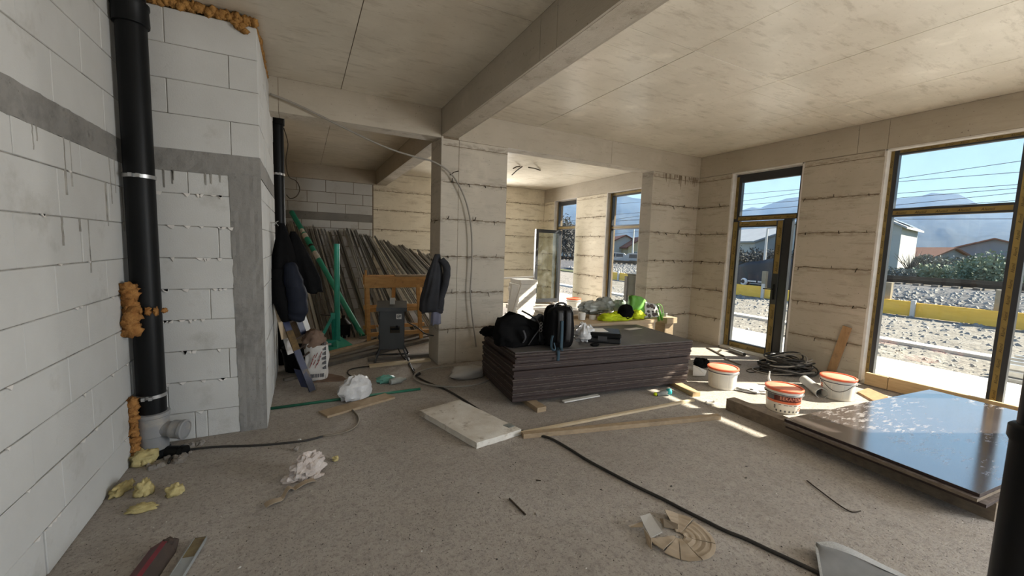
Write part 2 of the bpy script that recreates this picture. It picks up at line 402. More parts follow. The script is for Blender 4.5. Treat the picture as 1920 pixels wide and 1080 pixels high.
def glass(name, tint=(0.97, 0.985, 0.98, 1), refl=0.10, grime=0.04):
    t = NT(name)
    t.t.nodes.remove(t.b)
    tr = t.n('ShaderNodeBsdfTransparent')
    tr.inputs[0].default_value = tint
    gl = t.n('ShaderNodeBsdfGlossy')
    gl.inputs['Roughness'].default_value = 0.02
    gl.inputs[0].default_value = (0.9, 0.95, 0.95, 1)
    fr = t.n('ShaderNodeLayerWeight')
    fr.inputs[0].default_value = 0.5
    pw = t.n('ShaderNodeMath', operation='POWER')
    t.l(fr.outputs['Facing'], pw.inputs[0])
    pw.inputs[1].default_value = 4.5
    mx = t.n('ShaderNodeMixShader')
    ma = t.n('ShaderNodeMath', operation='MULTIPLY_ADD')
    t.l(pw.outputs[0], ma.inputs[0])
    ma.inputs[1].default_value = 0.6
    ma.inputs[2].default_value = 0.03
    t.l(ma.outputs[0], mx.inputs[0])
    t.l(tr.outputs[0], mx.inputs[1])
    t.l(gl.outputs[0], mx.inputs[2])
    df = t.n('ShaderNodeBsdfDiffuse')
    df.inputs[0].default_value = (0.7, 0.7, 0.68, 1)
    mx2 = t.n('ShaderNodeMixShader')
    t.l(t.mul(t.ramp(t.noise(3.5, 6, 0.7), 0.45, 0.8), grime), mx2.inputs[0])
    t.l(mx.outputs[0], mx2.inputs[1])
    t.l(df.outputs[0], mx2.inputs[2])
    t.l(mx2.outputs[0], t.out.inputs[0])


glass('glass_clear')
glass('glass_sash', (0.86, 0.9, 0.88, 1), grime=0.12)


# ------------------------------------------------------------------ mesh building
class MB:
    def __init__(s):
        s.v, s.f, s.m = [], [], []

    def add(s, vs, fs, m=0):
        o = len(s.v)
        s.v += [V(p) for p in vs]
        s.f += [tuple(i + o for i in f) for f in fs]
        s.m += [m] * len(fs)
        return s

    def obox(s, c, ax, ay, az, m=0):
        c, ax, ay, az = V(c), V(ax), V(ay), V(az)
        vs = [c + ax * i + ay * j + az * k for i in (-1, 1) for j in (-1, 1) for k in (-1, 1)]
        fs = [(0, 1, 3, 2), (4, 6, 7, 5), (0, 4, 5, 1), (2, 3, 7, 6), (0, 2, 6, 4), (1, 5, 7, 3)]
        if ax.cross(ay).dot(az) < 0:
            fs = [tuple(reversed(f)) for f in fs]
        return s.add(vs, fs, m)

    def box(s, x0, x1, y0, y1, z0, z1, m=0):
        return s.obox(((x0 + x1) / 2, (y0 + y1) / 2, (z0 + z1) / 2), ((x1 - x0) / 2, 0, 0), (0, (y1 - y0) / 2, 0), (0, 0, (z1 - z0) / 2), m)

    def chbox(s, x0, x1, y0, y1, z0, z1, c=0.006, m=0):
        """box with all edges chamfered"""
        X, Y, Z = (x0, x0 + c, x1 - c, x1), (y0, y0 + c, y1 - c, y1), (z0, z0 + c, z1 - c, z1)
        import itertools
        idx, vs = {}, []
        for a in (0, 1):
            for b in (0, 1):
                for d in (0, 1):
                    for ax in range(3):
                        p = [(X[1], X[2])[a], (Y[1], Y[2])[b], (Z[1], Z[2])[d]]
                        p[ax] = (((X[0], X[3])[a]), ((Y[0], Y[3])[b]), ((Z[0], Z[3])[d]))[ax]
                        idx[(a, b, d, ax)] = len(vs)
                        vs.append(p)
        fs = []
        for ax in range(3):
            o1, o2 = [(1, 2), (0, 2), (0, 1)][ax]
            for sd in (0, 1):
                q = []
                for (i, j) in ((0, 0), (1, 0), (1, 1), (0, 1)):
                    k3 = [0, 0, 0]
                    k3[ax], k3[o1], k3[o2] = sd, i, j
                    q.append(idx[(k3[0], k3[1], k3[2], ax)])
                fs.append(tuple(q))
            for (i, j) in ((0, 0), (0, 1), (1, 0), (1, 1)):
                k0, k1 = [0, 0, 0], [0, 0, 0]
                k0[ax], k1[ax] = 0, 1
                for k3 in (k0, k1):
                    k3[o1], k3[o2] = i, j
                fs.append((idx[tuple(k0) + (o1,)], idx[tuple(k1) + (o1,)], idx[tuple(k1) + (o2,)], idx[tuple(k0) + (o2,)]))
        for a in (0, 1):
            for b in (0, 1):
                for d in (0, 1):
                    fs.append(tuple(idx[(a, b, d, ax)] for ax in range(3)))
        c0 = V(((x0 + x1) / 2, (y0 + y1) / 2, (z0 + z1) / 2))
        out = []
        for f in fs:
            p = [V(vs[i]) for i in f]
            nrm = (p[1] - p[0]).cross(p[2] - p[0])
            out.append(f if nrm.dot(sum(p, V()) / len(p) - c0) > 0 else tuple(reversed(f)))
        return s.add(vs, out, m)

    def bar(s, p0, p1, w, h, up=(0, 0, 1), m=0):
        p0, p1 = V(p0), V(p1)
        d = p1 - p0
        dn = d.normalized()
        side = dn.cross(V(up))
        if side.length < 1e-4:
            side = dn.cross(V((0, 1, 0)))
        side.normalize()
        u = side.cross(dn)
        return s.obox((p0 + p1) / 2, d / 2, side * w / 2, u * h / 2, m)

    def tube(s, pts, r, n=8, m=0, caps=True, flat=1.0):
        pts = [V(p) for p in pts]
        k = len(pts)
        rs = r if isinstance(r, (list, tuple)) else [r] * k
        vs, fs = [], []
        prev = None
        for i in range(k):
            d = (pts[min(i + 1, k - 1)] - pts[max(i - 1, 0)]).normalized()
            if prev is None:
                a = d.cross(V((0, 0, 1)))
                if a.length < 1e-3:
                    a = d.cross(V((1, 0, 0)))
            else:
                a = prev - d * prev.dot(d)
            a.normalize()
            prev = a
            b = d.cross(a)
            for j in range(n):
                t_ = 2 * pi * j / n
                vs.append(pts[i] + a * cos(t_) * rs[i] + b * sin(t_) * rs[i] * flat)
        for i in range(k - 1):
            for j in range(n):
                j2 = (j + 1) % n
                fs.append((i * n + j, i * n + j2, (i + 1) * n + j2, (i + 1) * n + j))
        if caps:
            fs.append(tuple(reversed(range(n))))
            fs.append(tuple((k - 1) * n + j for j in range(n)))
        return s.add(vs, fs, m)

    def lathe(s, c, prof, n=28, m=0, zdir=(0, 0, 1), xdir=(1, 0, 0)):
        c, z = V(c), V(zdir).normalized()
        x = V(xdir)
        x = (x - z * x.dot(z)).normalized()
        y = z.cross(x)
        vs, fs = [], []
        for (r, h) in prof:
            for j in range(n):
                a = 2 * pi * j / n
                vs.append(c + x * cos(a) * r + y * sin(a) * r + z * h)
        for i in range(len(prof) - 1):
            for j in range(n):
                j2 = (j + 1) % n
                fs.append((i * n + j, i * n + j2, (i + 1) * n + j2, (i + 1) * n + j))
        if prof[0][0] > 1e-5:
            fs.append(tuple(reversed(range(n))))
        if prof[-1][0] > 1e-5:
            fs.append(tuple((len(prof) - 1) * n + j for j in range(n)))
        return s.add(vs, fs, m)

    def prism(s, poly, d, m=0):
        n = len(poly)
        poly = [V(p) for p in poly]
        d = V(d)
        nrm = V()
        for i in range(n):
            nrm += poly[i].cross(poly[(i + 1) % n])
        if nrm.dot(d) > 0:
            poly = poly[::-1]
        vs = poly + [p + d for p in poly]
        fs = [tuple(range(n)), tuple(reversed(range(n, 2 * n)))]
        for i in range(n):
            j = (i + 1) % n
            fs.append((i, i + n, j + n, j))
        return s.add(vs, fs, m)

    def grid(s, fn, nu, nv, m=0, flip=False):
        vs = [fn(i / nu, j / nv) for i in range(nu + 1) for j in range(nv + 1)]
        fs = []
        for i in range(nu):
            for j in range(nv):
                a = i * (nv + 1) + j
                f = (a, a + nv + 1, a + nv + 2, a + 1)
                fs.append(f[::-1] if flip else f)
        return s.add(vs, fs, m)

    def sheet(s, fn, nu, nv, d, m=0):
        """a curved sheet with thickness d (vector)"""
        d = V(d)
        top = [V(fn(i / nu, j / nv)) for i in range(nu + 1) for j in range(nv + 1)]
        N = len(top)
        fs = []
        id_ = lambda i, j: i * (nv + 1) + j
        for i in range(nu):
            for j in range(nv):
                q = (id_(i, j), id_(i + 1, j), id_(i + 1, j + 1), id_(i, j + 1))
                fs.append(q)
                fs.append(tuple(x + N for x in reversed(q)))
        ring = [id_(i, 0) for i in range(nu)] + [id_(nu, j) for j in range(nv)] + [id_(i, nv) for i in range(nu, 0, -1)] + [id_(0, j) for j in range(nv, 0, -1)]
        for a, b in zip(ring, ring[1:] + ring[:1]):
            fs.append((a, a + N, b + N, b))
        return s.add(top + [p - d for p in top], fs, m)

    def loft(s, rings, m=0, caps=True):
        n = len(rings[0])
        vs = [p for r in rings for p in r]
        fs = []
        for i in range(len(rings) - 1):
            for j in range(n):
                j2 = (j + 1) % n
                fs.append((i * n + j, i * n + j2, (i + 1) * n + j2, (i + 1) * n + j))
        if caps:
            fs.append(tuple(reversed(range(n))))
            fs.append(tuple((len(rings) - 1) * n + j for j in range(n)))
        return s.add(vs, fs, m)

    def blob(s, c, r, seed=0, amp=0.25, freq=2.0, nu=14, nv=10, e=1.0, m=0, rot=0.0, floor_z=None, ridge=False):
        c = V(c)
        r = (r, r, r) if not isinstance(r, (tuple, list)) else r
        pw = lambda x: math.copysign(abs(x) ** e, x)
        rings = []
        for i in range(nv + 1):
            ph = -pi / 2 + pi * i / nv
            ring = []
            for j in range(nu):
                th = 2 * pi * j / nu
                d = V((pw(cos(ph)) * pw(cos(th)), pw(cos(ph)) * pw(sin(th)), pw(sin(ph))))
                q = d * freq + V((seed * 3.1, seed * 1.7, seed * 0.9))
                nz = noise.noise(q) + 0.5 * noise.noise(q * 2.1)
                if ridge:
                    nz = 0.5 - abs(noise.noise(q)) * 1.6 + 0.4 * noise.noise(q * 2.7)
                k = 1 + amp * nz
                p = V((d.x * r[0] * k, d.y * r[1] * k, d.z * r[2] * k))
                p = Matrix.Rotation(rot, 3, 'Z') @ p + c
                if floor_z is not None and p.z < floor_z:
                    p.z = floor_z
                ring.append(p)
            rings.append(ring)
        n = nu
        vs = [rings[0][0]] + [p for rg in rings[1:-1] for p in rg] + [rings[-1][0]]
        fs = []
        L = len(rings) - 2
        for j in range(n):
            j2 = (j + 1) % n
            fs.append((0, 1 + j2, 1 + j))
            b = 1 + (L - 1) * n
            fs.append((len(vs) - 1, b + j, b + j2))
            for i in range(L - 1):
                a = 1 + i * n
                fs.append((a + j, a + j2, a + n + j2, a + n + j))
        return s.add(vs, fs, m)

    def build(s, name, mat, parent=None, smooth=False, origin=None):
        mats = mat if isinstance(mat, (list, tuple)) else [mat]
        xs = [p.x for p in s.v]
        ys = [p.y for p in s.v]
        zs = [p.z for p in s.v]
        o0 = V(origin) if origin is not None else V(((min(xs) + max(xs)) / 2, (min(ys) + max(ys)) / 2, min(zs)))
        me = bpy.data.meshes.new(name)
        me.from_pydata([p - o0 for p in s.v], [], s.f)
        for mm in mats:
            me.materials.append(MATS[mm])
        if len(mats) > 1:
            me.polygons.foreach_set('material_index', s.m)
        if smooth:
            me.polygons.foreach_set('use_smooth', [True] * len(me.polygons))
            if smooth == 'auto':
                me.set_sharp_from_angle(angle=radians(40))
        me.update()
        ob = bpy.data.objects.new(name, me)
        COL.objects.link(ob)
        ob.location = o0
        if parent is not None:
            hang(ob, parent)
        return ob


def world_of(o):
    m = o.matrix_basis.copy()
    if o.parent is not None:
        m = world_of(o.parent) @ o.matrix_parent_inverse @ m
    return m


def hang(ob, parent):
    ob.parent = parent
    ob.matrix_parent_inverse = world_of(parent).inverted()


def tag(o, label, cat, group=None, kind=None):
    o['label'] = label
    o['category'] = cat
    if group:
        o['group'] = group
    if kind:
        o['kind'] = kind
    return o


def thing(name, loc, label, cat, group=None, rz=0):
    o = bpy.data.objects.new(name, None)
    COL.objects.link(o)
    o.empty_display_size = 0.1
    o.location = loc
    o.rotation_euler = (0, 0, rz)
    return tag(o, label, cat, group)


def setting(name, loc=(0, 0, 0), label=None):
    o = bpy.data.objects.new(name, None)
    COL.objects.link(o)
    o.location = loc
    o['kind'] = 'structure'
    if label:
        o['label'] = label
    return o


def struct(o, label=None):
    o['kind'] = 'structure'
    if label:
        o['label'] = label
    return o


def dup(o, parent=None):
    c = o.copy()
    COL.objects.link(c)
    if parent is not None:
        c.parent = parent
    for ch in list(o.children):
        dup(ch, c)
    return c


_text = {}


def text_shape(txt, shear=0.0):
    if (txt, shear) in _text:
        return _text[(txt, shear)]
    cu = bpy.data.curves.new('lettering_curve', 'FONT')
    cu.body = txt
    cu.size = 1.0
    cu.shear = shear
    cu.resolution_u = 2
    ob = bpy.data.objects.new('lettering_curve', cu)
    COL.objects.link(ob)
    dg = bpy.context.evaluated_depsgraph_get()
    me = bpy.data.meshes.new_from_object(ob.evaluated_get(dg))
    vs = [v.co.copy() for v in me.vertices]
    fs = [tuple(p.vertices) for p in me.polygons]
    bpy.data.objects.remove(ob)
    bpy.data.curves.remove(cu)
    bpy.data.meshes.remove(me)
    x0 = min(v.x for v in vs)
    x1 = max(v.x for v in vs)
    _text[(txt, shear)] = ([V((v.x - x0, v.y, 0)) for v in vs], fs, x1 - x0)
    return _text[(txt, shear)]


def put_text(mb, txt, o, xd, yd, size, m=0, shear=0.0):
    vs, fs, w = text_shape(txt, shear)
    o, xd, yd = V(o), V(xd), V(yd)
    mb.add([o + xd * v.x * size + yd * v.y * size for v in vs], fs, m)
    return w * size

# ================================================================== the building
ORD = ['first', 'second', 'third', 'fourth', 'fifth', 'sixth', 'seventh', 'eighth', 'ninth', 'tenth', 'eleventh', 'twelfth', 'thirteenth', 'fourteenth', 'fifteenth', 'sixteenth', 'seventeenth', 'eighteenth', 'nineteenth', 'twentieth', 'twenty-first', 'twenty-second']
ZC, XL, XR, YB = 3.32, -1.087, 6.43, 10.55
YF = -3.2
LIFTS = [0.0, 0.48, 0.97, 1.46, 1.945, 2.42, 2.88]

# floor, with a fine uneven surface where the camera stands
m = MB()
m.box(XL - 0.35, XR + 0.3, YF - 0.4, YB + 0.3, -0.25, 0.0)
struct(m.build('floor', 'floor_screed'), 'gritty greige concrete screed floor')

ceil = setting('ceiling')
MB().box(XL - 0.35, XR + 0.3, YF - 0.4, YB + 0.3, ZC + 0.006, ZC + 0.26).build('slab', 'joint_dark', ceil)
rnd = random.Random(3)


def ceil_panels(xs, ys):
    for a, b in zip(xs, xs[1:]):
        for c, d in zip(ys, ys[1:]):
            j = rnd.uniform(-0.0015, 0.0015)
            MB().box(a + 0.003, b - 0.003, c + 0.003, d - 0.003, ZC + j, ZC + 0.02).build('panel', 'concrete_ceiling', ceil)


ceil_panels([1.83, 3.01, 4.20, 5.38, 6.43], [-3.2, -2.2, 0.1, 2.58, 2.87, 5.2])
ceil_panels([-1.087, 0.42, 1.6], [-3.2, 0.4, 2.89, 5.2])
ceil_panels([-0.36, 0.40, 1.6], [5.45, 7.55, 10.4])
ceil_panels([1.83, 3.01, 4.20, 5.38, 6.43], [5.45, 8.0, 10.55])


def beam_faces(name, x0, x1, y0, y1, z0, axis, cuts):
    """a downstand beam cast against shutter boards: side boards and a rougher soffit"""
    e = setting(name, ((x0 + x1) / 2, (y0 + y1) / 2, z0))
    MB().box(x0 + 0.004, x1 - 0.004, y0 + 0.004, y1 - 0.004, z0 + 0.004, ZC + 0.02).build('core', 'joint_dark', e)
    cs = sorted(cuts)
    for a, b in zip(cs, cs[1:]):
        g = 0.0025
        if axis == 'y':
            MB().box(x0, x0 + 0.02, a + g, b - g, z0, ZC).build('side_panel', 'concrete_beam', e)
            MB().box(x1 - 0.02, x1, a + g, b - g, z0, ZC).build('side_panel', 'concrete_beam', e)
            MB().box(x0 + 0.021, x1 - 0.021, a + g, b - g, z0 - 0.001, z0 + 0.02).build('soffit_panel', 'concrete_soffit', e)
        else:
            MB().box(a + g, b - g, y0, y0 + 0.02, z0, ZC).build('side_panel', 'concrete_beam', e)
            MB().box(a + g, b - g, y1 - 0.02, y1, z0, ZC).build('side_panel', 'concrete_beam', e)
            MB().box(a + g, b - g, y0 + 0.021, y1 - 0.021, z0 - 0.001, z0 + 0.02).build('soffit_panel', 'concrete_soffit', e)
    return e


beam_faces('beam_long', 1.6, 1.83, YF, 5.2, 2.99, 'y', [YF, -1.2, 1.3, 2.55, 2.78, 5.2])
beam_faces('beam_long_rear', 1.6, 1.83, 5.45, 10.4, 2.99, 'y', [5.45, 7.5, 10.4])
beam_faces('beam_cross', XL, 1.6, 5.2, 5.45, 2.965, 'x', [XL, -0.2, 1.6])
beam_faces('beam_cross_right', 1.83, XR, 5.2, 5.45, 2.965, 'x', [1.83, 4.37, XR])
beam_faces('beam_rear', -0.36, 1.6, 10.38, 10.6, 3.0, 'x', [-0.36, 1.6])

# ---- ties and wires left in the concrete
ties = {}


def tie(mb, p, n, r, L=None):
    """a snapped form tie: a short crooked stub standing out of the concrete"""
    p, n = V(p), V(n)
    L = L or r.uniform(0.03, 0.065)
    q = p + n * L * 0.5 + V((r.uniform(-1, 1), r.uniform(-1, 1), r.uniform(-0.4, 0.4))) * 0.006
    w = q + (n * 0.35 + V((0, 0, r.choice((-1, -1, 1)))) * 0.9) * L * 0.9 + V((r.uniform(-1, 1), r.uniform(-1, 1), 0)) * 0.01
    mb.tube([p - n * 0.005, q, w], r.uniform(0.003, 0.006), 5, 1)


def lifts(parent, mat, face, a0, a1, c, n, zs, ztop, tie_dx=0.33, seed=0, vcuts=()):
    """shuttered concrete face cast in lifts: one panel per lift, with recessed joints and tie stubs.
    face 'x': plane x=c, running along y; face 'y': plane y=c, running along x; n = outward sign"""
    r = random.Random(seed)
    zz = [z for z in zs if z < ztop - 0.05] + [ztop]
    tm = MB()
    for i, (z0, z1) in enumerate(zip(zz, zz[1:])):
        cuts = [a0] + sorted(v for v in vcuts if a0 < v < a1) + [a1]
        for b0, b1 in zip(cuts, cuts[1:]):
            off = r.uniform(-0.0025, 0.0025)
            gz0, gz1 = z0 + (0.0025 if i else 0), z1 - 0.0025
            c0, c1 = c - n * 0.03, c + off
            if face == 'x':
                q = MB().chbox(min(c0, c1), max(c0, c1), b0 + 0.0015, b1 - 0.0015, gz0, gz1, 0.004)
            else:
                q = MB().chbox(b0 + 0.0015, b1 - 0.0015, min(c0, c1), max(c0, c1), gz0, gz1, 0.004)
            q.build('concrete_panel', mat, parent)
        if i == 0 or z0 > ztop - 0.2:
            continue
        # ragged grout line left along the joint
        for k in range(int((a1 - a0) / 0.05)):
            if r.random() < 0.72:
                s0 = a0 + 0.05 * k + r.uniform(0, 0.03)
                s1 = min(a1, s0 + r.uniform(0.03, 0.09))
                h = r.uniform(-0.012, 0.012)
                rr = r.uniform(0.0015, 0.0052)
                pts = [(c + n * 0.002, s0, z0 + h), (c + n * 0.003, s1, z0 + h + r.uniform(-0.008, 0.008))]
                if face == 'y':
                    pts = [(p[1], p[0], p[2]) for p in pts]
                tm.tube(pts, rr, 3)
        s = a0 + r.uniform(0.08, 0.2)
        while s < a1 - 0.05:
            p = (c, s, z0 + r.uniform(-0.012, 0.012)) if face == 'x' else (s, c, z0 + r.uniform(-0.012, 0.012))
            nv = (n, 0, 0) if face == 'x' else (0, n, 0)
            tie(tm, p, nv, r)
            s += tie_dx * r.uniform(0.75, 1.25)
    if tm.v:
        o = tm.build('tie_wire', ['joint_dark', 'rebar'], parent)
        o['kind'] = 'stuff'


# ---- right wall: piers between the openings, lintel beam over them
WT = 0.30
OPEN = [(-3.05, -1.15), (0.32, 2.53), (3.46, 4.56), (6.62, 7.73), (8.93, 10.0)]
wr = setting('wall_right', (XR, 3.0, 0))
edges = [YF - 0.4] + [v for o in OPEN for v in o] + [YB + 0.3]
for k in range(0, len(edges), 2):
    a, b = edges[k], edges[k + 1]
    MB().box(XR + 0.004, XR + WT, a, b, -0.05, 2.955).build('pier', 'joint_dark', wr)
    lifts(wr, 'concrete_rear_lit' if a > 5 else 'concrete_wall', 'x', a, b, XR, -1, LIFTS, 2.955, 0.34, seed=20 + k)
MB().box(XR + 0.004, XR + WT, YF - 0.4, YB + 0.3, 2.957, ZC + 0.1).build('lintel', 'concrete_beam', wr)
for a, b in zip([YF, 0.0, 2.52, 2.83, 5.2], [0.0, 2.52, 2.83, 5.2, YB]):
    MB().box(XR - 0.003, XR + 0.02, a + 0.003, b - 0.003, 2.962, ZC - 0.003).build('lintel_panel', 'concrete_beam', wr)
# thresholds
for a, b in OPEN:
    MB().box(XR + 0.03, XR + WT, a, b, -0.05, 0.045).build('threshold', 'concrete_outside', wr)

# corner pier at the right end of the opening to the rear room
cp = setting('column_corner', (5.86, 5.3, 0))
MB().box(5.294, XR, 5.204, 5.45, 0, 2.97).build('core', 'joint_dark', cp)
lifts(cp, 'concrete_wall', 'y', 5.29, XR, 5.2, -1, LIFTS, 2.965, 0.26, seed=5)
m = MB()
_r = random.Random(61)
for k in range(46):
    x = 5.5 + 0.9 * _r.random()
    L = _r.uniform(0.03, 0.16) * (1.8 if k % 9 == 0 else 1)
    w = _r.uniform(0.002, 0.007)
    m.prism([(x - w, 5.197, 2.955), (x + w, 5.197, 2.955), (x + w * .6, 5.197, 2.955 - L), (x - w * .5, 5.197, 2.95 - L)], (0, 0.004, 0))
m.build('grout_run', 'joint_dark', cp)['kind'] = 'stuff'
MB().box(5.288, 5.31, 5.201, 5.452, 0, 2.964).build('side_face', 'concrete_column', cp)

# the free-standing wall column
cc = setting('column_centre', (2.07, 5.4, 0))
MB().box(1.605, 2.545, 5.204, 5.655, 0, 2.995).build('core', 'joint_dark', cc)
lifts(cc, 'concrete_column', 'y', 1.6, 2.548, 5.2, -1, LIFTS, 2.965, 0.3, seed=8, vcuts=(1.84,))
lifts(cc, 'concrete_column', 'x', 5.2, 5.66, 1.6, -1, [0, 1.4, 1.93], 2.99, 0.2, seed=9)

# rear walls
wb = setting('wall_back', (3, YB, 0))
for x0_, x1_, z0_, z1_ in ((1.5, 4.12, -0.05, ZC + 0.1), (4.98, XR + 0.3, -0.05, ZC + 0.1), (4.12, 4.98, -0.05, 0.85), (4.12, 4.98, 2.65, ZC + 0.1)):  # gap left for the added rear window
    MB().box(x0_, x1_, YB + 0.004, YB + 0.3, z0_, z1_).build('core', 'joint_dark', wb)
lifts(wb, 'concrete_rear_lit', 'y', 1.56, 4.12, YB, -1, LIFTS, ZC, 0.42, seed=12)
lifts(wb, 'concrete_rear_lit', 'y', 4.98, XR, YB, -1, LIFTS, ZC, 0.42, seed=13)
lifts(wb, 'concrete_rear_lit', 'y', 4.12, 4.98, YB, -1, [0, 0.48], 0.85, 0.42, seed=14)
lifts(wb, 'concrete_rear_lit', 'y', 4.12, 4.98, YB, -1, [2.65, 2.88], ZC, 0.42, seed=15)
wf = setting('wall_front', (0, YF, 0))
MB().box(XL - 0.3, 0.3, YF - 0.3, YF, -0.05, ZC).build('panel', 'concrete_wall', wf)
MB().box(6.1, XR + 0.3, YF - 0.3, YF, -0.05, ZC).build('panel', 'concrete_wall', wf)
MB().box(0.3, 6.1, YF - 0.3, YF, 3.0, ZC).build('lintel', 'concrete_wall', wf)

# ---- aerated concrete block walls
_blk = {}
BLOCK_GAP = 0.0027


def block(parent, axis, a0, a1, c, n, z0, z1, r, depth=0.03, mat='aac', name='block'):
    g = BLOCK_GAP
    L, h = round(a1 - a0 - 2 * g, 3), round(z1 - z0 - 2 * g, 3)
    key = (axis, L, h, depth, mat, n)
    if key not in _blk:
        if axis == 'x':
            q = MB().chbox(0, depth, -L / 2, L / 2, 0, h, 0.003)
        else:
            q = MB().chbox(-L / 2, L / 2, 0, depth, 0, h, 0.003)
        me = bpy.data.meshes.new(name)
        me.from_pydata([tuple(p) for p in q.v], [], q.f)
        me.materials.append(MATS[mat])
        _blk[key] = me
    ob = bpy.data.objects.new(name, _blk[key])
    COL.objects.link(ob)
    off = r.uniform(-0.003, 0.003)
    mid = (a0 + a1) / 2
    base = c - depth if n > 0 else c
    if axis == 'x':
        ob.location = (base + off, mid, z0 + g)
    else:
        ob.location = (mid, base + off, z0 + g)
    ob.rotation_euler = (r.uniform(-.002, .002), r.uniform(-.002, .002), r.uniform(-.002, .002))
    hang(ob, parent)
    return ob


def course(parent, axis, a0, a1, c, n, z0, z1, joints, r, step=None):
    js = set(joints)
    if step:
        for j in joints:
            k = j
            while k > a0:
                k -= step
                js.add(k)
            k = j
            while k < a1:
                k += step
                js.add(k)
    js = sorted(j for j in js if a0 + 0.03 < j < a1 - 0.03)
    out = []
    for j in js:
        if not out or j - out[-1] > 0.05:
            out.append(j)
    cs = [a0] + out + [a1]
    for p, q in zip(cs, cs[1:]):
        block(parent, axis, p, q, c, n, z0, z1, r)


RZ = [0, .22, .47, .715, .96, 1.2, 1.44, 1.683, 1.925, 2.09]
RT = [2.245, 2.5, 2.745, 2.99, 3.235]
rb = random.Random(11)
wl = setting('wall_left', (XL, 1, 0))
MB().box(XL - 0.3, XL - 0.006, YF - 0.3, 5.8, -0.05, ZC + 0.05).build('mortar_bed', 'mortar', wl)
LJ = [[3.15], [2.74], [2.52], [2.88], [3.13], [2.82], [2.52], [2.91], [2.56]]
for (z0, z1), j in zip(zip(RZ, RZ[1:]), LJ):
    course(wl, 'x', 0.2, 3.915, XL, 1, z0, z1, j, rb, 0.6)
for (z0, z1), j in zip(zip(RT, RT[1:]), [[2.93], [2.66], [2.95], [2.6]]):
    course(wl, 'x', 0.2, 3.915, XL, 1, z0, z1, j, rb, 0.6)
for a, b in ((0.2, 1.9), (1.9, 3.915)):
    m = MB()
    m.sheet(lambda u, v: V((XL + 0.001 + 0.008 * noise.noise(V((u * 22, v * 3, a))), a + (b - a) * u,
                            2.088 + 0.159 * v + (0.008 * noise.noise(V((u * 30, 5, v * 3 + a))) if v in (0, 1) else 0))), 60, 6, (0.02, 0, 0))
    m.build('concrete_band', 'concrete_grey', wl)
MB().box(XL - 0.02, XL - 0.008, 0.2, 3.9, 3.235, ZC).build('top_gap', 'joint_dark', wl)

wc = setting('wall_corner', (-0.7, 3.92, 0))
PX = -0.287
MB().box(XL, PX - 0.006, 3.926, 5.75, -0.05, 3.235).build('mortar_bed', 'mortar', wc)
PJ = [[-.78, -.70], [-.94], [-.54], [], [-.65], [-.97], [-.58], [], [-.76]]
cw = [-.475, -.478, -.482, -.485, -.485, -.488, -.492, -.495, -.50]
for (z0, z1), j, c in zip(zip(RZ, RZ[1:]), PJ, cw):
    course(wc, 'y', XL, c, 3.92, -1, z0, z1, j, rb)
for (z0, z1), j in zip(zip(RT, RT[1:]), [[-.48], [-.86], [-.48], [-.86]]):
    course(wc, 'y', XL, PX, 3.92, -1, z0, z1, j, rb)
    course(wc, 'x', 3.925, 5.75, PX, 1, z0, z1, [4.4 if j[0] == -.48 else 4.15], rb, 0.6)
for i, (z0, z1) in enumerate(zip(RZ, RZ[1:])):
    course(wc, 'x', 3.925, 5.75, PX, 1, z0, z1, [4.4 if i % 2 else 4.15], rb, 0.6)
m = MB()
m.sheet(lambda u, v: V((XL + (PX - XL) * u, 3.919 + 0.006 * noise.noise(V((u * 14, v * 3, 2))),
                        2.088 + 0.159 * v + (0.008 * noise.noise(V((u * 17, 9, v * 3))) if v in (0, 1) else 0))), 30, 6, (0, -0.02, 0))
m.build('concrete_band', 'concrete_grey', wc)
m = MB()
m.sheet(lambda u, v: V((-0.478 - 0.024 * v + (0.008 * noise.noise(V((v * 30, 4, u))) if u == 0 else 0) + (PX + 0.478 + 0.024 * v) * u,
                        3.916 + 0.006 * noise.noise(V((u * 6, v * 26, 7))), 2.10 * v)), 8, 60, (0, -0.02, 0))
m.build('concrete_post', 'concrete_grey', wc)
MB().box(PX - 0.02, PX + 0.001, 3.93, 5.75, 2.093, 2.242).build('concrete_band', 'concrete_grey', wc)
# mortar squeezed out of the joints
m = MB()
r = random.Random(4)
for i in range(46):
    z = r.choice(RZ[1:9])
    x = r.uniform(-1.0, -0.5)
    w = r.uniform(0.015, 0.05)
    m.prism([(x, 3.915, z + 0.004), (x + w, 3.915, z + 0.004), (x + w * r.uniform(0.5, 0.8), 3.915, z - r.uniform(0.008, 0.028)), (x + w * r.uniform(0.2, 0.4), 3.915, z - r.uniform(0.005, 0.018))], (0, -0.006, 0))
for i in range(26):
    k = r.randrange(1, 9)
    y = r.uniform(2.2, 3.8)
    w = r.uniform(0.02, 0.06)
    z = RZ[k]
    m.prism([(XL + 0.0, y, z + 0.005), (XL + 0.0, y + w, z + 0.004), (XL, y + w * 0.7, z - r.uniform(0.006, 0.018))], (0.006, 0, 0))
m.build('mortar_smear', 'plaster_white', wc)['kind'] = 'stuff'
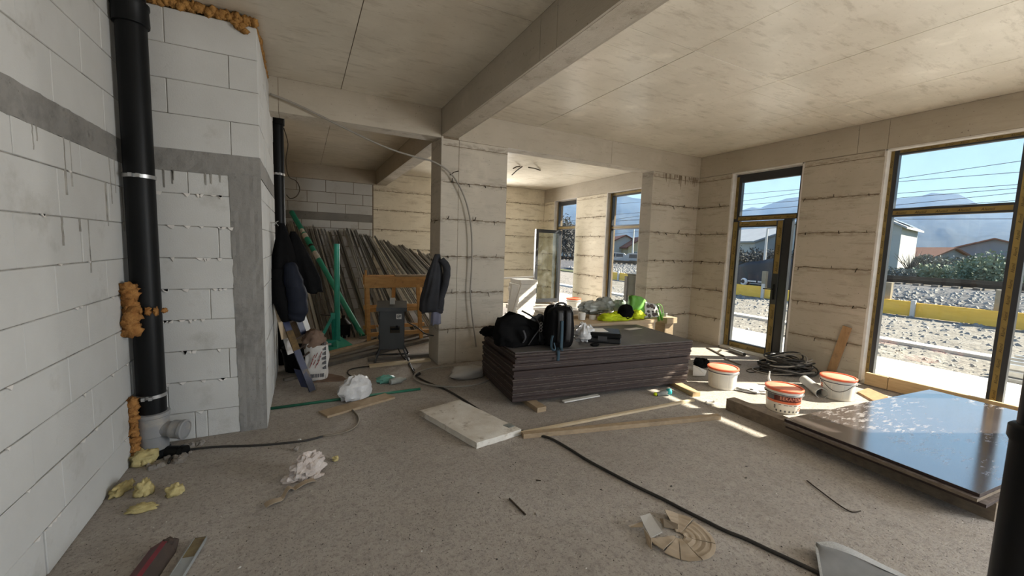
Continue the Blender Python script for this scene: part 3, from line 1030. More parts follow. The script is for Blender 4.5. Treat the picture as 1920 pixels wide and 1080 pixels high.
# grey cement slurry that ran down the blocks below the band
m = MB()
for i in range(13):
    y = r.uniform(2.7, 3.75)
    z0 = r.choice((2.09, 2.09, 1.925, 1.68))
    L = r.uniform(0.06, 0.32)
    w = r.uniform(0.002, 0.0045)
    ys = [y + 0.006 * noise.noise(V((i, k * 0.7, 0))) + (0.012 * k / 6 if i % 5 == 0 else 0) for k in range(7)]
    for k in range(6):
        za, zb2 = z0 - L * k / 6, z0 - L * (k + 1) / 6
        m.add([(XL + 0.0045, ys[k] - w, za), (XL + 0.0045, ys[k] + w, za), (XL + 0.0045, ys[k + 1] + w * .9, zb2), (XL + 0.0045, ys[k + 1] - w * .9, zb2), (XL - 0.002, ys[k] - w * 1.4, za), (XL - 0.002, ys[k] + w * 1.4, za), (XL - 0.002, ys[k + 1] + w * 1.3, zb2), (XL - 0.002, ys[k + 1] - w * 1.3, zb2)], [(0, 3, 2, 1), (0, 4, 7, 3), (1, 2, 6, 5)])
for i in range(6):
    x = r.uniform(-0.95, -0.55)
    L = r.uniform(0.04, 0.16)
    w = r.uniform(0.003, 0.007)
    m.prism([(x - w, 3.913, 2.09), (x + w, 3.913, 2.09), (x + w * .7, 3.913, 2.09 - L), (x - w * .4, 3.913, 2.09 - L * .95)], (0, 0.006, 0))
m.build('slurry_run', 'mortar', wl)['kind'] = 'stuff'

# rear block wall
wbl = setting('wall_back_left', (0.6, 10.45, 0))
MB().box(-0.4, 1.53, 10.456, 10.75, -0.05, 3.02).build('mortar_bed', 'joint_dark', wbl)
BLOCK_GAP = 0.005
BZ = [0, .25, .5, .75, 1.0, 1.25, 1.5, 1.75, 1.92, 2.095]
BT = [2.265, 2.48, 2.73, 3.0]
for i, (z0, z1) in enumerate(zip(BZ, BZ[1:])):
    course(wbl, 'y', -0.36, 1.53, 10.45, -1, z0, z1, [0.27 if i % 2 else 0.6], rb, 0.6)
for i, (z0, z1) in enumerate(zip(BT, BT[1:])):
    course(wbl, 'y', -0.36, 1.53, 10.45, -1, z0, z1, [[.33], [.12], [-.09]][i], rb, 0.595)
MB().box(-0.36, 1.53, 10.444, 10.47, 2.095, 2.265).build('concrete_band', 'concrete_grey', wbl)
wrl = setting('wall_rear_left', (-0.33, 8, 0))
MB().box(-0.65, -0.34, 5.75, 10.6, -0.05, ZC).build('panel', 'plywood', wrl)

# ---- plastered jambs, frames, glazing
XG = 6.53          # inner face of the frames
FD = 0.07          # frame depth


def reveal(y0, y1, z1, parent, left=True):
    rv = MB()
    MB().box(XR + 0.001, XG + 0.03, y1 - 0.016, y1 + 0.012, 0.03, z1 + 0.012).build('reveal', 'plaster_white', parent)
    MB().box(XR + 0.001, XG + 0.03, y0 - 0.012, y0 + 0.016, 0.03, z1 + 0.012).build('reveal', 'plaster_white', parent)
    MB().box(XR + 0.001, XG + 0.03, y0, y1, z1 - 0.006, z1 + 0.012).build('reveal', 'plaster_white', parent)


def taped(parent, name, y0, y1, z0, z1, vertical, tape=True, inset=(0.012, 0.03), text=True, x=XG, d=FD, span=None):
    """one frame profile with the printed protective tape left on its inner face"""
    p = MB().chbox(x, x + d, y0, y1, z0, z1, 0.003).build(name, 'anthracite', parent)
    if not tape:
        return p
    w = (y1 - y0) if vertical else (z1 - z0)
    ta, tb = inset
    if span is None:
        span = [(z0, z1) if vertical else (y0, y1)]
    lt = MB()
    for s0, s1 in span:
        if vertical:
            MB().box(x - 0.0015, x + 0.004, y0 + ta, y1 - tb, s0 + 0.004, s1 - 0.004).build('tape', 'tape_yellow', p)
        else:
            MB().box(x - 0.0015, x + 0.004, s0 + 0.004, s1 - 0.004, z0 + ta, z1 - tb).build('tape', 'tape_yellow', p)
        if not text:
            continue
        tw = w - ta - tb
        size = tw * 0.78
        s = s0 + 0.03
        while s + size * 2.9 < s1:
            if vertical:   # reads from the bottom upwards
                put_text(lt, 'Alumil', (x - 0.002, y0 + ta + tw * 0.16, s), (0, 0, 1), (0, 1, 0), size, shear=0.25)
            else:
                put_text(lt, 'Alumil', (x - 0.002, s1 - (s - s0), z0 + ta + tw * 0.14), (0, -1, 0), (0, 0, 1), size, shear=0.25)
            s += size * 4.6
    if lt.v:
        lt.build('lettering', 'ink', p)
    return p


def pane(parent, y0, y1, z0, z1, x=None, mat='glass_clear'):
    x = (XG + 0.035) if x is None else x
    return MB().box(x, x + 0.006, y0, y1, z0, z1).build('glass', mat, parent)


# window 1: the big shop window on the right
w1 = setting('window_1', (XG, 1.42, 0.05), 'tall two-light window with dark frame under yellow printed tape')
A, B, TOP, BOT = 0.33, 2.53, 2.945, 0.06
reveal(A, B, TOP, w1)
taped(w1, 'jamb', 2.435, 2.53, BOT, TOP, True, inset=(0.045, 0.004))
taped(w1, 'jamb', A, A + 0.09, BOT, TOP, True)
taped(w1, 'head', A + 0.09, 2.435, 2.885, TOP, False, inset=(0.02, 0.006))
taped(w1, 'sill', A + 0.09, 2.435, BOT, 0.13, False)
taped(w1, 'mullion', 1.335, 1.455, 0.13, 2.885, True, inset=(0.045, 0.028))
taped(w1, 'transom', 1.455, 2.435, 2.135, 2.235, False, inset=(0.022, 0.028))
taped(w1, 'transom', A + 0.09, 1.335, 2.135, 2.235, False, inset=(0.022, 0.028))
for a, b in ((A + 0.09, 1.335), (1.455, 2.435)):
    pane(w1, a, b, 0.13, 2.135)
    pane(w1, a, b, 2.235, 2.885)

# door 1: balcony door with side light and top light
d1 = setting('door_1', (XG, 4.0, 0.04), 'dark glazed balcony door wrapped in yellow printed tape, with a narrow side light')
reveal(3.46, 4.56, 2.945, d1)
taped(d1, 'jamb', 4.445, 4.545, 0.04, 2.93, True, inset=(0.05, 0.004), span=[(2.2, 2.9)])
taped(d1, 'jamb', 3.48, 3.545, 0.04, 2.93, True, tape=False)
taped(d1, 'head', 3.545, 4.445, 2.80, 2.93, False, tape=False)
taped(d1, 'transom', 3.545, 4.47, 2.17, 2.25, False, inset=(0.008, 0.02))
taped(d1, 'mullion', 3.60, 3.72, 0.10, 2.17, True, tape=False)
taped(d1, 'sill', 3.48, 3.66, 0.04, 0.13, False, inset=(0.01, 0.01), text=False)
xs_ = XG - 0.015
taped(d1, 'sash_stile', 4.425, 4.53, 0.045, 2.155, True, inset=(0.03, 0.004), x=xs_)
taped(d1, 'sash_stile', 3.72, 3.815, 0.045, 2.155, True, inset=(0.004, 0.018), x=xs_, span=[(0.06, 0.86), (1.33, 2.15)])
taped(d1, 'sash_rail', 3.815, 4.425, 0.045, 0.145, False, inset=(0.004, 0.02), x=xs_)
taped(d1, 'sash_rail', 3.815, 4.425, 2.06, 2.155, False, inset=(0.02, 0.004), x=xs_)
pane(d1, 3.815, 4.425, 0.145, 2.06)
pane(d1, 3.545, 3.60, 0.13, 2.17)
pane(d1, 3.545, 4.445, 2.25, 2.80)
m = MB()
m.chbox(xs_ - 0.012, xs_, 3.752, 3.78, 0.93, 1.17, 0.003)
m.tube([(xs_ - 0.005, 3.766, 1.09), (xs_ - 0.05, 3.766, 1.09)], 0.008, 8)
m.tube([(xs_ - 0.05, 3.758, 1.09), (xs_ - 0.05, 3.90, 1.09)], 0.009, 8)
m.build('handle', 'black_plastic', d1, smooth='auto')
MB().lathe((xs_ - 0.013, 3.766, 0.98), [(0, 0), (0.009, 0), (0.009, 0.012), (0, 0.012)], 12, zdir=(1, 0, 0)).build('lock_cylinder', 'steel', d1)

# window 2: tall narrow window of the rear room
w2 = setting('window_2', (XG, 7.2, 0.05), 'narrow dark-framed window in the rear room, nearest the corner pier')
reveal(6.62, 7.73, 2.96, w2)
taped(w2, 'jamb', 7.63, 7.715, 0.06, 2.95, True, inset=(0.04, 0.004), text=False)
taped(w2, 'jamb', 6.63, 6.71, 0.06, 2.95, True, tape=False)
taped(w2, 'head', 6.71, 7.63, 2.86, 2.95, False, inset=(0.03, 0.006), text=False)
taped(w2, 'transom', 6.71, 7.63, 2.10, 2.20, False, inset=(0.025, 0.03), text=False)
taped(w2, 'sill', 6.71, 7.63, 0.06, 0.14, False, tape=False)
pane(w2, 6.71, 7.63, 0.14, 2.10)
pane(w2, 6.71, 7.63, 2.20, 2.86)

# door 2: terrace door of the rear room, standing open
d2 = setting('door_2', (XG, 9.5, 0.05), 'dark terrace door of the rear room with its glazed sash swung open')
reveal(8.93, 10.0, 2.96, d2)
taped(d2, 'jamb', 9.90, 9.985, 0.05, 2.93, True, inset=(0.04, 0.004), text=False)
taped(d2, 'jamb', 8.945, 9.03, 0.05, 2.93, True, tape=False)
taped(d2, 'head', 9.03, 9.90, 2.82, 2.93, False, tape=False)
taped(d2, 'transom', 9.03, 9.90, 2.15, 2.25, False, inset=(0.02, 0.02), text=False)
pane(d2, 9.03, 9.90, 2.25, 2.82)
hx, hy = 6.44, 9.62
ang = radians(-4)
dx = V((-cos(ang), sin(ang), 0))
SW = 0.86
for (a, b, z0, z1) in ((0, 0.085, 0.13, 2.12), (SW - 0.085, SW, 0.13, 2.12), (0.085, SW - 0.085, 0.13, 0.225), (0.085, SW - 0.085, 2.03, 2.12)):
    c0 = V((hx, hy, 0)) + dx * ((a + b) / 2) + V((0, 0, (z0 + z1) / 2))
    MB().obox(c0, dx * (b - a) / 2, V((-dx.y, dx.x, 0)) * 0.036, (0, 0, (z1 - z0) / 2)).build('sash_stile' if b - a < 0.1 else 'sash_rail', 'anthracite', d2)
MB().obox(V((hx, hy, 1.13)) + dx * SW / 2, dx * (SW / 2 - 0.08), V((-dx.y, dx.x, 0)) * 0.004, (0, 0, 0.91)).build('glass', 'glass_sash', d2)
hp = V((hx, hy, 1.16)) + dx * (SW - 0.04) + V((0, -0.04, 0))
m = MB().tube([hp, hp + V((0, -0.05, 0)), hp + V((0.12, -0.05, 0))], 0.009, 6)
m.build('handle', 'black_plastic', d2)

# timber board across the foot of the big window
tb = thing('sill_board', (6.38, 1.4, 0), 'light timber boards set on edge across the foot of the big window', 'board')
for a, b, z0, z1 in ((0.36, 1.18, 0.02, 0.185), (1.184, 2.22, 0.012, 0.172), (2.225, 2.452, 0.012, 0.165)):
    MB().chbox(6.375, 6.42, a, b, z0, z1, 0.003).build('board', 'wood_pine', tb)

# overhang of the storey above, outside over the openings
struct(MB().box(XR + WT, 7.71, -4, 12, 3.22, 3.40).build('balcony_slab', 'concrete_outside'))

# ================================================================== outside
struct(MB().box(XR + WT, 8.83, -6, 13, -0.35, -0.06).build('terrace', 'concrete_outside'), 'pale concrete terrace strip along the building')
struct(MB().box(-60, 60, -60, 90, -0.9, -0.2).build('ground', 'gravel'), 'stony building-site ground')
# stones lying on the ground near the terrace
m = MB()
r = random.Random(21)
for i in range(2600):
    x = 8.95 + 8.6 * r.random() ** 1.4
    y = r.uniform(-1, 16)
    q = r.uniform(0.015, 0.055) * (1 + (x - 9) * 0.06)
    a = r.uniform(0, pi)
    p = V((x, y, -0.205))
    u = V((cos(a), sin(a), 0)) * q
    w = V((-sin(a), cos(a), 0)) * q * r.uniform(0.5, 0.9)
    h = V((0, 0, q * r.uniform(0.5, 1.0)))
    m.add([p - u - w, p + u - w, p + u * 0.9 + w, p - u * 0.8 + w, p + h + u * 0.3, p + h * 0.9 - u * 0.35], [(0, 1, 4, 5), (1, 2, 4), (2, 3, 5, 4), (3, 0, 5)])
o = m.build('gravel_stones', 'stone')
tag(o, 'loose pale stones strewn over the site ground outside', 'stones', kind='stuff')
# pale kerb strip
tag(MB().box(11.4, 11.75, -20, 40, -0.22, -0.14).build('kerb', 'concrete_outside'), 'pale concrete kerb line running across the stony ground', 'kerb')

# yellow shuttering boards of a ground beam with stakes
fy = thing('shuttering', (17.5, 6, -0.2), 'long yellow shuttering boards on edge with stakes, out on the site', 'shuttering')
r = random.Random(5)
y = -6.0
while y < 20:
    L = r.uniform(2.0, 2.6)
    MB().box(17.45, 17.51, y + 0.02, y + L - 0.02, -0.19 + r.uniform(0, 0.03), 0.27 + r.uniform(-0.02, 0.03)).build('board', 'wood_yellow', fy)
    MB().box(17.37, 17.45, y - 0.05, y + 0.06, -0.2, 0.33 + r.uniform(0, 0.1)).build('stake', 'concrete_outside', fy)
    y += L
for (yy, h) in ((6.35, 0.85), (3.85, 0.85), (10.55, 0.95)):
    MB().box(17.6, 17.75, yy, yy + 0.17, -0.2, h).build('stake', 'post_pale', fy)

# embankment with ballast and track
m = MB()
prof = [(20.4, -0.22), (20.9, 0.02), (23.4, 0.42), (24.4, 0.50), (29.5, 0.50), (31.5, 0.1), (34, -0.1)]
m.grid(lambda u, v: V((prof[int(round(u * 6))][0] + 0.25 * noise.noise(V((v * 60, u * 6, 1))), -25 + 95 * v, prof[int(round(u * 6))][1] + 0.06 * noise.noise(V((v * 90, u * 6, 4))))), 6, 120, flip=True)
struct(m.build('embankment', 'ballast'), 'grey ballast railway embankment')
m = MB()
r = random.Random(31)
for i in range(2600):
    tt = r.random()
    x = 20.7 + 3.0 * tt
    z = 0.0 + 0.43 * tt
    y = r.uniform(-2, 30)
    q = r.uniform(0.05, 0.13)
    a = r.uniform(0, pi)
    p = V((x, y, z))
    u = V((cos(a), sin(a), 0)) * q
    w = V((-sin(a), cos(a), 0)) * q * 0.8
    h = V((0, 0, q * 0.8))
    m.add([p - u - w, p + u - w, p + u + w, p - u + w, p + h], [(0, 1, 4), (1, 2, 4), (2, 3, 4), (3, 0, 4)])
tag(m.build('ballast_stones', 'stone'), 'pale ballast stones on the slope of the railway bank', 'stones', kind='stuff')
tag(MB().box(19.0, 20.6, -25, 70, -0.22, -0.13).build('grass_verge', 'grass'), 'strip of grass between yellow shuttering and railway bank', 'grass', kind='stuff')
rw = thing('railway_track', (26, 10, 0.5), 'dark railway track on top of the ballast bank', 'track')
for x in (24.9, 26.4, 28.2, 29.7):
    MB().box(x - 0.04, x + 0.04, -25, 70, 0.56, 0.74).build('rail', 'rebar', rw)
m = MB()
for k in range(150):
    m.box(24.4, 26.9, -25 + k * 0.62, -25 + k * 0.62 + 0.22, 0.46, 0.58)
m.build('sleepers', 'wood_grey', rw)['kind'] = 'stuff'
struct(MB().box(60, 900, -300, 900, -0.9, -0.1).build('plain', 'field'), 'flat land beyond the railway')
struct(MB().box(30, 60.0, -60, 90, -0.9, -0.05).build('meadow', 'grass'))

# catenary wires and masts
for i, (u0, v0, u1, v1) in enumerate(((1684, 335, 1920, 301), (1680, 341, 1920, 322), (1678, 363, 1920, 345), (1677, 372, 1920, 352), (1676, 385, 1920, 360), (1675, 392, 1920, 375), (1672, 411, 1920, 410))):
    a, b = spot(u0, v0, 'x', 25.5 + i * 0.5), spot(u1, v1, 'x', 25.5 + i * 0.5)
    d = (a - b)
    p0, p1 = b - d * 1.5, a + d * 6.5
    n_ = 24
    pts = [p0 + (p1 - p0) * (k / n_) for k in range(n_ + 1)]
    o = MB().tube(pts, 0.011, 4).build('overhead_wire', 'rebar')
    tag(o, ORD[i] + ' thin dark overhead wire from the top, strung along the railway', 'wire', 'overhead wires along the railway')
for (u, vt, vb, D, h) in ((1439, 428, 520, 34, 0), (1189, 425, 480, 46, 0)):
    p = bearing(u, vt, D)
    po = thing('pole', (p.x, p.y, 0), 'thin pale lamp pole seen through the door glass' if u > 1300 else 'thin pale lamp pole seen through the far narrow window', 'pole')
    MB().tube([(p.x, p.y, -0.1), (p.x, p.y, p.z)], [0.11, 0.06], 8).build('mast', 'concrete_outside', po)
    MB().tube([(p.x, p.y, p.z), (p.x + 0.4, p.y - 0.9, p.z + 0.12)], 0.05, 6).build('arm', 'concrete_outside', po)

# dark printed banner on posts and the parked car behind it
bn = thing('banner', (18.6, 11.3, -0.2), 'dark site banner with a white ring logo behind the yellow boards', 'banner')
b0, b1 = spot(1366, 545, 'x', 18.3), spot(1500, 545, 'x', 18.3)
m = MB()
zt = lambda u: 0.98 + 0.55 * min(1, u * 1.5) ** 0.7
m.sheet(lambda u, v: V((18.3 + 0.08 * sin(u * 17) * v, b0.y + (b1.y - b0.y) * u, -0.15 + (zt(u) + 0.15) * v + 0.03 * noise.noise(V((u * 14, v * 3, 0))))), 30, 8, (-0.02, 0, 0))
m.build('cloth', 'banner_dark', bn, smooth=True)
m = MB()
c = spot(1394, 528, 'x', 18.2)
ring = [c + V((0, cos(a) * 0.13, sin(a) * 0.13)) for a in [2 * pi * k / 20 + 0.5 for k in range(18)]]
m.tube(ring, [0.02 + 0.045 * abs(sin(k / 17 * pi)) for k in range(18)], 6)
m.build('ring_logo', 'banner_print', bn)
m = MB()
p = spot(1402, 526.5, 'x', 18.19)
r = random.Random(2)
yy = p.y
for k in range(13):
    if k in (6,):
        yy -= 0.06
        continue
    w = r.uniform(0.035, 0.06)
    m.box(18.18, 18.2, yy - w, yy, p.z - 0.035, p.z + 0.035)
    yy -= w + 0.018
yy = p.y - 0.1
for k in range(14):
    m.box(18.18, 18.2, yy - 0.03, yy, p.z - 0.11, p.z - 0.085)
    yy -= 0.045
m.build('print_marks', 'banner_print', bn)
for k in range(4):
    y_ = b0.y + (b1.y - b0.y) * k / 3
    MB().box(18.36, 18.42, y_ - 0.03, y_ + 0.03, -0.2, 1.0).build('post', 'post_pale', bn)


# ---- houses beyond the railway
def gable_house(name, label, u, v_base, D, w, d, wall_h, roof_h, rot, wall, roof, cat='house', gable=None, base_z=-0.1, windows=(), group=None, over=0.35):
    p = bearing(u, v_base, D)
    e = thing(name, (p.x, p.y, base_z), label, cat, group)
    R = Matrix.Rotation(rot, 3, 'Z')
    T = lambda x, y, z: V((p.x, p.y, base_z)) + R @ V((x, y, z))
    m = MB()
    m.prism([T(-w / 2, -d / 2, 0), T(w / 2, -d / 2, 0), T(w / 2, -d / 2, wall_h), T(0, -d / 2, wall_h + roof_h), T(-w / 2, -d / 2, wall_h)], R @ V((0, d, 0)))
    m.build('wall', wall, e)
    k = roof_h / (w / 2)
    m = MB()
    for sgn in (-1, 1):
        a0 = T(0, -d / 2 - over, wall_h + roof_h + 0.02)
        a1 = T(sgn * (w / 2 + over), -d / 2 - over, wall_h - over * k + 0.02)
        m.prism([a0, a1, a1 + V((0, 0, 0.16)), a0 + V((0, 0, 0.16))], R @ V((0, d + 2 * over, 0)))
    m.build('roof', roof, e)
    for (fx, fz, ww, hh) in windows:
        fr = MB().obox(T(fx, -d / 2 - 0.02, fz), R @ V((ww / 2, 0, 0)), R @ V((0, 0.05, 0)), (0, 0, hh / 2)).build('window', 'house_white', e)
        MB().obox(T(fx, -d / 2 - 0.08, fz), R @ V((ww / 2 - 0.1, 0, 0)), R @ V((0, 0.02, 0)), (0, 0, hh / 2 - 0.1)).build('pane', 'window_dark', fr)
    return e, T, R


# white gable house with solar panels, left edge of the big window
h, T, R = gable_house('white_house', 'tall white house with pale roof and roof panels, seen through the big window', 1588, 490, 50, 8.2, 6.5, 4.4, 2.2, radians(-80), 'house_white', 'roof_metal', windows=((-1.0, 3.4, 0.9, 1.1), (-2.6, 3.4, 0.9, 1.1), (1.6, 1.2, 1.0, 1.3)))
for k in range(3):
    a0 = T(0.9 + 1.2 * k, -2.0, 4.4 + 2.2 * (1 - (0.9 + 1.2 * k) / 4.1) + 0.24)
    a1 = T(0.9 + 1.2 * k + 1.05, -2.0, 4.4 + 2.2 * (1 - (0.9 + 1.2 * k + 1.05) / 4.1) + 0.24)
    MB().prism([a0, a1, a1 + V((0, 0, 0.06)), a0 + V((0, 0, 0.06))], R @ V((0, 3.2, 0))).build('roof_panel', 'solar_panel', h)
gable_house('tiled_house', 'wide pale house under a low terracotta gable, right in the big window', 1868, 500, 74, 9.0, 14, 2.6, 1.6, radians(-80), 'house_shade', 'roof_tile', windows=((-2.2, 1.3, 1.1, 1.2), (2.0, 1.3, 1.1, 1.2)))
gable_house('small_tiled_house', 'low house with terracotta roof just right of the tall white house', 1738, 500, 62, 4.4, 4.5, 2.0, 1.0, radians(-25), 'house_shade', 'roof_tile')
gable_house('small_tiled_house', 'low terracotta-roofed house in the middle of the big window', 1786, 500, 96, 6.0, 7.0, 2.5, 1.0, radians(-20), 'house_shade', 'roof_tile')
gable_house('white_barn', 'large white barn with pale sloping roof, seen through the door glass', 1425, 500, 58, 8.8, 11.0, 3.2, 1.65, radians(-25), 'house_white', 'roof_metal', windows=((0.2, 1.0, 0.7, 1.2), (2.2, 1.0, 0.7, 0.9)))
gable_house('tiled_house', 'house with pinkish tiled roof seen in the door side light', 1482, 500, 58, 5.0, 6.0, 2.2, 1.3, radians(-30), 'house_cream', 'roof_tile')
gable_house('red_roof_house', 'cream house with dark red gabled roof, seen through the far narrow window', 1196, 495, 60, 3.9, 4.5, 2.3, 1.3, radians(-30), 'house_cream', 'roof_red', windows=((-0.9, 1.2, 0.8, 1.0),))
gable_house('red_roof_house', 'white house with dark red roof left of the cream one', 1158, 495, 66, 6.0, 9, 2.4, 1.5, radians(-30), 'house_white', 'roof_red', windows=((1.0, 1.3, 0.9, 1.0),))
gable_house('pale_hall', 'long pale hall behind the red-roofed houses', 1180, 480, 95, 30, 10, 3.6, 0.8, radians(-45), 'house_white', 'roof_metal')


def car(u, v, D, rz, label):
    p = bearing(u, v, D)
    e = thing('car', (p.x, p.y, 0.0), label, 'car', rz=0)
    R = Matrix.Rotation(rz, 3, 'Z')
    T = lambda x, y, z: V((p.x, p.y, 0)) + R @ V((x, y, z))
    side = [(-2.0, 0.35), (-2.05, 0.75), (-1.7, 0.95), (-1.15, 1.4), (0.5, 1.45), (1.1, 1.0), (1.95, 0.85), (2.05, 0.4)]
    MB().prism([T(x, -0.8, z) for x, z in side], R @ V((0, 1.6, 0))).build('body', 'car_white', e)
    for a, b, c, d in ((-1.1, -0.35, 0.98, 1.32), (-0.28, 0.45, 0.98, 1.34)):
        MB().obox(T((a + b) / 2, 0, (c + d) / 2), R @ V(((b - a) / 2, 0, 0)), R @ V((0, 0.815, 0)), (0, 0, (d - c) / 2)).build('window', 'window_dark', e)
    for x in (-1.3, 1.3):
        for y in (-0.72, 0.72):
            MB().lathe(T(x, y, 0.32), [(0.0, -0.1), (0.32, -0.1), (0.32, 0.1), (0, 0.1)], 16, zdir=R @ V((0, 1, 0))).build('wheel', 'black_rubber', e, smooth='auto')


car(1188, 497, 42, radians(135), 'small white car parked beyond the tracks, whole in the far narrow window')
car(1149, 497, 48, radians(135), 'white car half hidden behind the left jamb of the far narrow window')


# ---- shrubs and trees
def foliage(mb, c, r, n, leaf, rr):
    for i in range(n):
        while True:
            d = V((rr.uniform(-1, 1), rr.uniform(-1, 1), rr.uniform(-0.9, 1)))
            if d.length < 1:
                break
        d = d * (0.55 + 0.45 * rr.random()) if d.length > 0.3 else d
        p = V(c) + V((d.x * r[0], d.y * r[1], d.z * r[2]))
        a = V((rr.uniform(-1, 1), rr.uniform(-1, 1), rr.uniform(-1, 1))).normalized()
        b = a.cross(V((rr.uniform(-1, 1), rr.uniform(-1, 1), 0.3))).normalized()
        s = leaf * rr.uniform(0.6, 1.3)
        mb.add([p - a * s, p + b * s * 0.5, p + a * s, p - b * s * 0.5], [(0, 1, 2, 3)])


def shrub(name, label, u, D, w, h, mat, n=700, leaf=0.14, group=None, seed=0, z0=0.0):
    p = bearing(u, 500, D)
    rr = random.Random(seed)
    e = thing(name, (p.x, p.y, z0), label, 'tree' if 'tree' in name else 'shrub', group)
    m = MB()
    for k in range(4):
        foliage(m, (p.x + rr.uniform(-.3, .3) * w, p.y + rr.uniform(-.3, .3) * w, z0 + h * rr.uniform(0.4, 0.6)), (w * rr.uniform(.3, .5), w * rr.uniform(.3, .5), h * rr.uniform(.38, .5)), n // 4, leaf, rr)
    m.build('foliage', mat, e)['kind'] = 'stuff'
    m = MB()
    for k in range(4):
        a = rr.uniform(0, 2 * pi)
        m.tube([(p.x, p.y, z0 - 0.1), (p.x + cos(a) * w * .1, p.y + sin(a) * w * .1, z0 + h * .4), (p.x + cos(a) * w * .25, p.y + sin(a) * w * .25, z0 + h * .8)], [0.06, 0.04, 0.015], 5)
    m.build('stem', 'bark', e)
    return e


rr0 = random.Random(77)
seedn = 100
for i, u in enumerate(range(1640, 1900, 15)):
    D = 36 + (i % 4) * 2.6 + rr0.uniform(0, 0.4)
    shrub('hedge_shrub', 'low dull green shrub in the row along the railway, through the big window', u + rr0.uniform(-8, 8), D, rr0.uniform(1.7, 2.2), rr0.uniform(0.9, 1.7), rr0.choice(('leaf_dull', 'leaf_grey', 'leaf_green', 'leaf_dull')), 800, 0.11, 'shrubs along the railway seen through the big window', seedn + i)
shrub('bright_shrub', 'large bright green bush at the right of the big window view', 1852, 33.4, 3.4, 2.5, 'leaf_green', 2600, 0.10, seed=3)
for i, u in enumerate((1745, 1775, 1805, 1835, 1870, 1895)):
    shrub('garden_tree', ORD[i] + ' garden tree from the left before the terracotta roofs', u, 52 + 3.4 * (i % 2), 2.2, 2.4, 'leaf_dull', 1100, 0.16, 'garden trees in front of the terracotta roofs', 200 + i)
for i, u in enumerate((1372, 1392, 1412, 1436, 1456, 1478)):
    shrub('thicket_shrub', ORD[i] + ' grey leafless shrub from the left, in front of the white barn', u, 36 + (i % 3) * 4.2, 2.3, 2.2 + 0.4 * (i % 2), 'leaf_grey', 1300, 0.10, 'grey shrubs in front of the white barn', 300 + i)
for i, u in enumerate((1056, 1064, 1072, 1080)):
    shrub('bare_tree', ORD[i] + ' bare grey tree from the left seen through the open terrace door', u, 44 + i * 5.2, 3.0, 5.6, 'leaf_grey', 2200, 0.12, 'bare trees seen through the open terrace door', 400 + i, 0.0)
for i, u in enumerate((1148, 1166, 1184, 1206)):
    shrub('distant_tree', ORD[i] + ' dark green tree from the left behind the pale hall', u, 108 + 9 * i, 5, 4.6, 'leaf_dull', 900, 0.35, 'trees behind the pale hall', 500 + i)


def bare_branches(u, D, h, label, seed):
    p = bearing(u, 500, D)
    rr = random.Random(seed)
    e = thing('bare_tree', (p.x, p.y, 0), label, 'tree')
    m = MB()
    m.tube([(p.x, p.y, -0.1), (p.x, p.y, h * 0.35)], [0.09, 0.06], 6)
    m.build('trunk', 'bark', e)
    m = MB()
    for k in range(26):
        a, s = rr.uniform(0, 2 * pi), rr.uniform(0.15, 0.5)
        z = h * rr.uniform(0.2, 0.35)
        mid = V((p.x + cos(a) * h * s * .5, p.y + sin(a) * h * s * .5, z + h * .3))
        m.tube([(p.x, p.y, z), mid, mid + V((cos(a) * h * s * .4, sin(a) * h * s * .4, h * rr.uniform(.15, .35)))], [0.035, 0.022, 0.008], 4)
    m.build('branch', 'bark', e)['kind'] = 'stuff'


bare_branches(1738, 40, 2.0, 'small bare forked tree in front of the low roofs in the big window', 4)
bare_branches(1708, 42, 2.4, 'thin bare tree in front of the tall white house', 6)

# stack of pale steel frames on the terrace edge, far right
sf = thing('steel_frame_stack', (10, 1.6, -0.1), 'pale steel frames lying stacked on the ground beyond the terrace', 'frames')
for k in range(3):
    for j in range(4):
        MB().box(9.5 + 0.35 * j, 9.57 + 0.35 * j, 0.3, 2.1, -0.2 + 0.11 * k, -0.13 + 0.11 * k).build('bar', 'steel', sf)
    MB().box(9.4, 10.7, 0.35 + 0.05 * k, 0.43 + 0.05 * k, -0.13 + 0.11 * k, -0.09 + 0.11 * k).build('crossbar', 'steel', sf)
# pipe lying outside the open door
o = MB().lathe((10.2, 13.1, -0.02), [(0.15, -0.5), (0.15, 0.5), (0.135, 0.5), (0.135, -0.49), (0.0, -0.49)], 24, zdir=(-0.85, -0.5, 0)).build('drain_pipe', 'wood_pale', None, smooth='auto')
tag(o, 'pale drain pipe end lying on the ground outside the open terrace door', 'pipe')

# the mountain range
RIDGE = [(2, 3.2), (8, 3.9), (12, 4.6), (14.4, 5.1), (15.0, 5.6), (16, 6.35), (17.2, 6.5), (17.8, 6.6), (18.6, 6.3), (20.5, 6.15), (24, 6.2), (27, 6.9), (28.4, 6.75), (29.6, 6.65), (31.4, 6.0), (32.2, 5.6), (33, 5.75), (34.2, 5.35), (36, 4.9), (39, 5.2), (43, 6.2), (45.7, 6.9), (47.2, 7.1), (48.4, 7.6), (49.6, 7.1), (53, 6.4), (60, 6), (75, 4)]


def ridge(az):
    for (a0, e0), (a1, e1) in zip(RIDGE, RIDGE[1:]):
        if a0 <= az <= a1:
            return e0 + (e1 - e0) * (az - a0) / (a1 - a0)
    return RIDGE[-1][1]


m = MB()


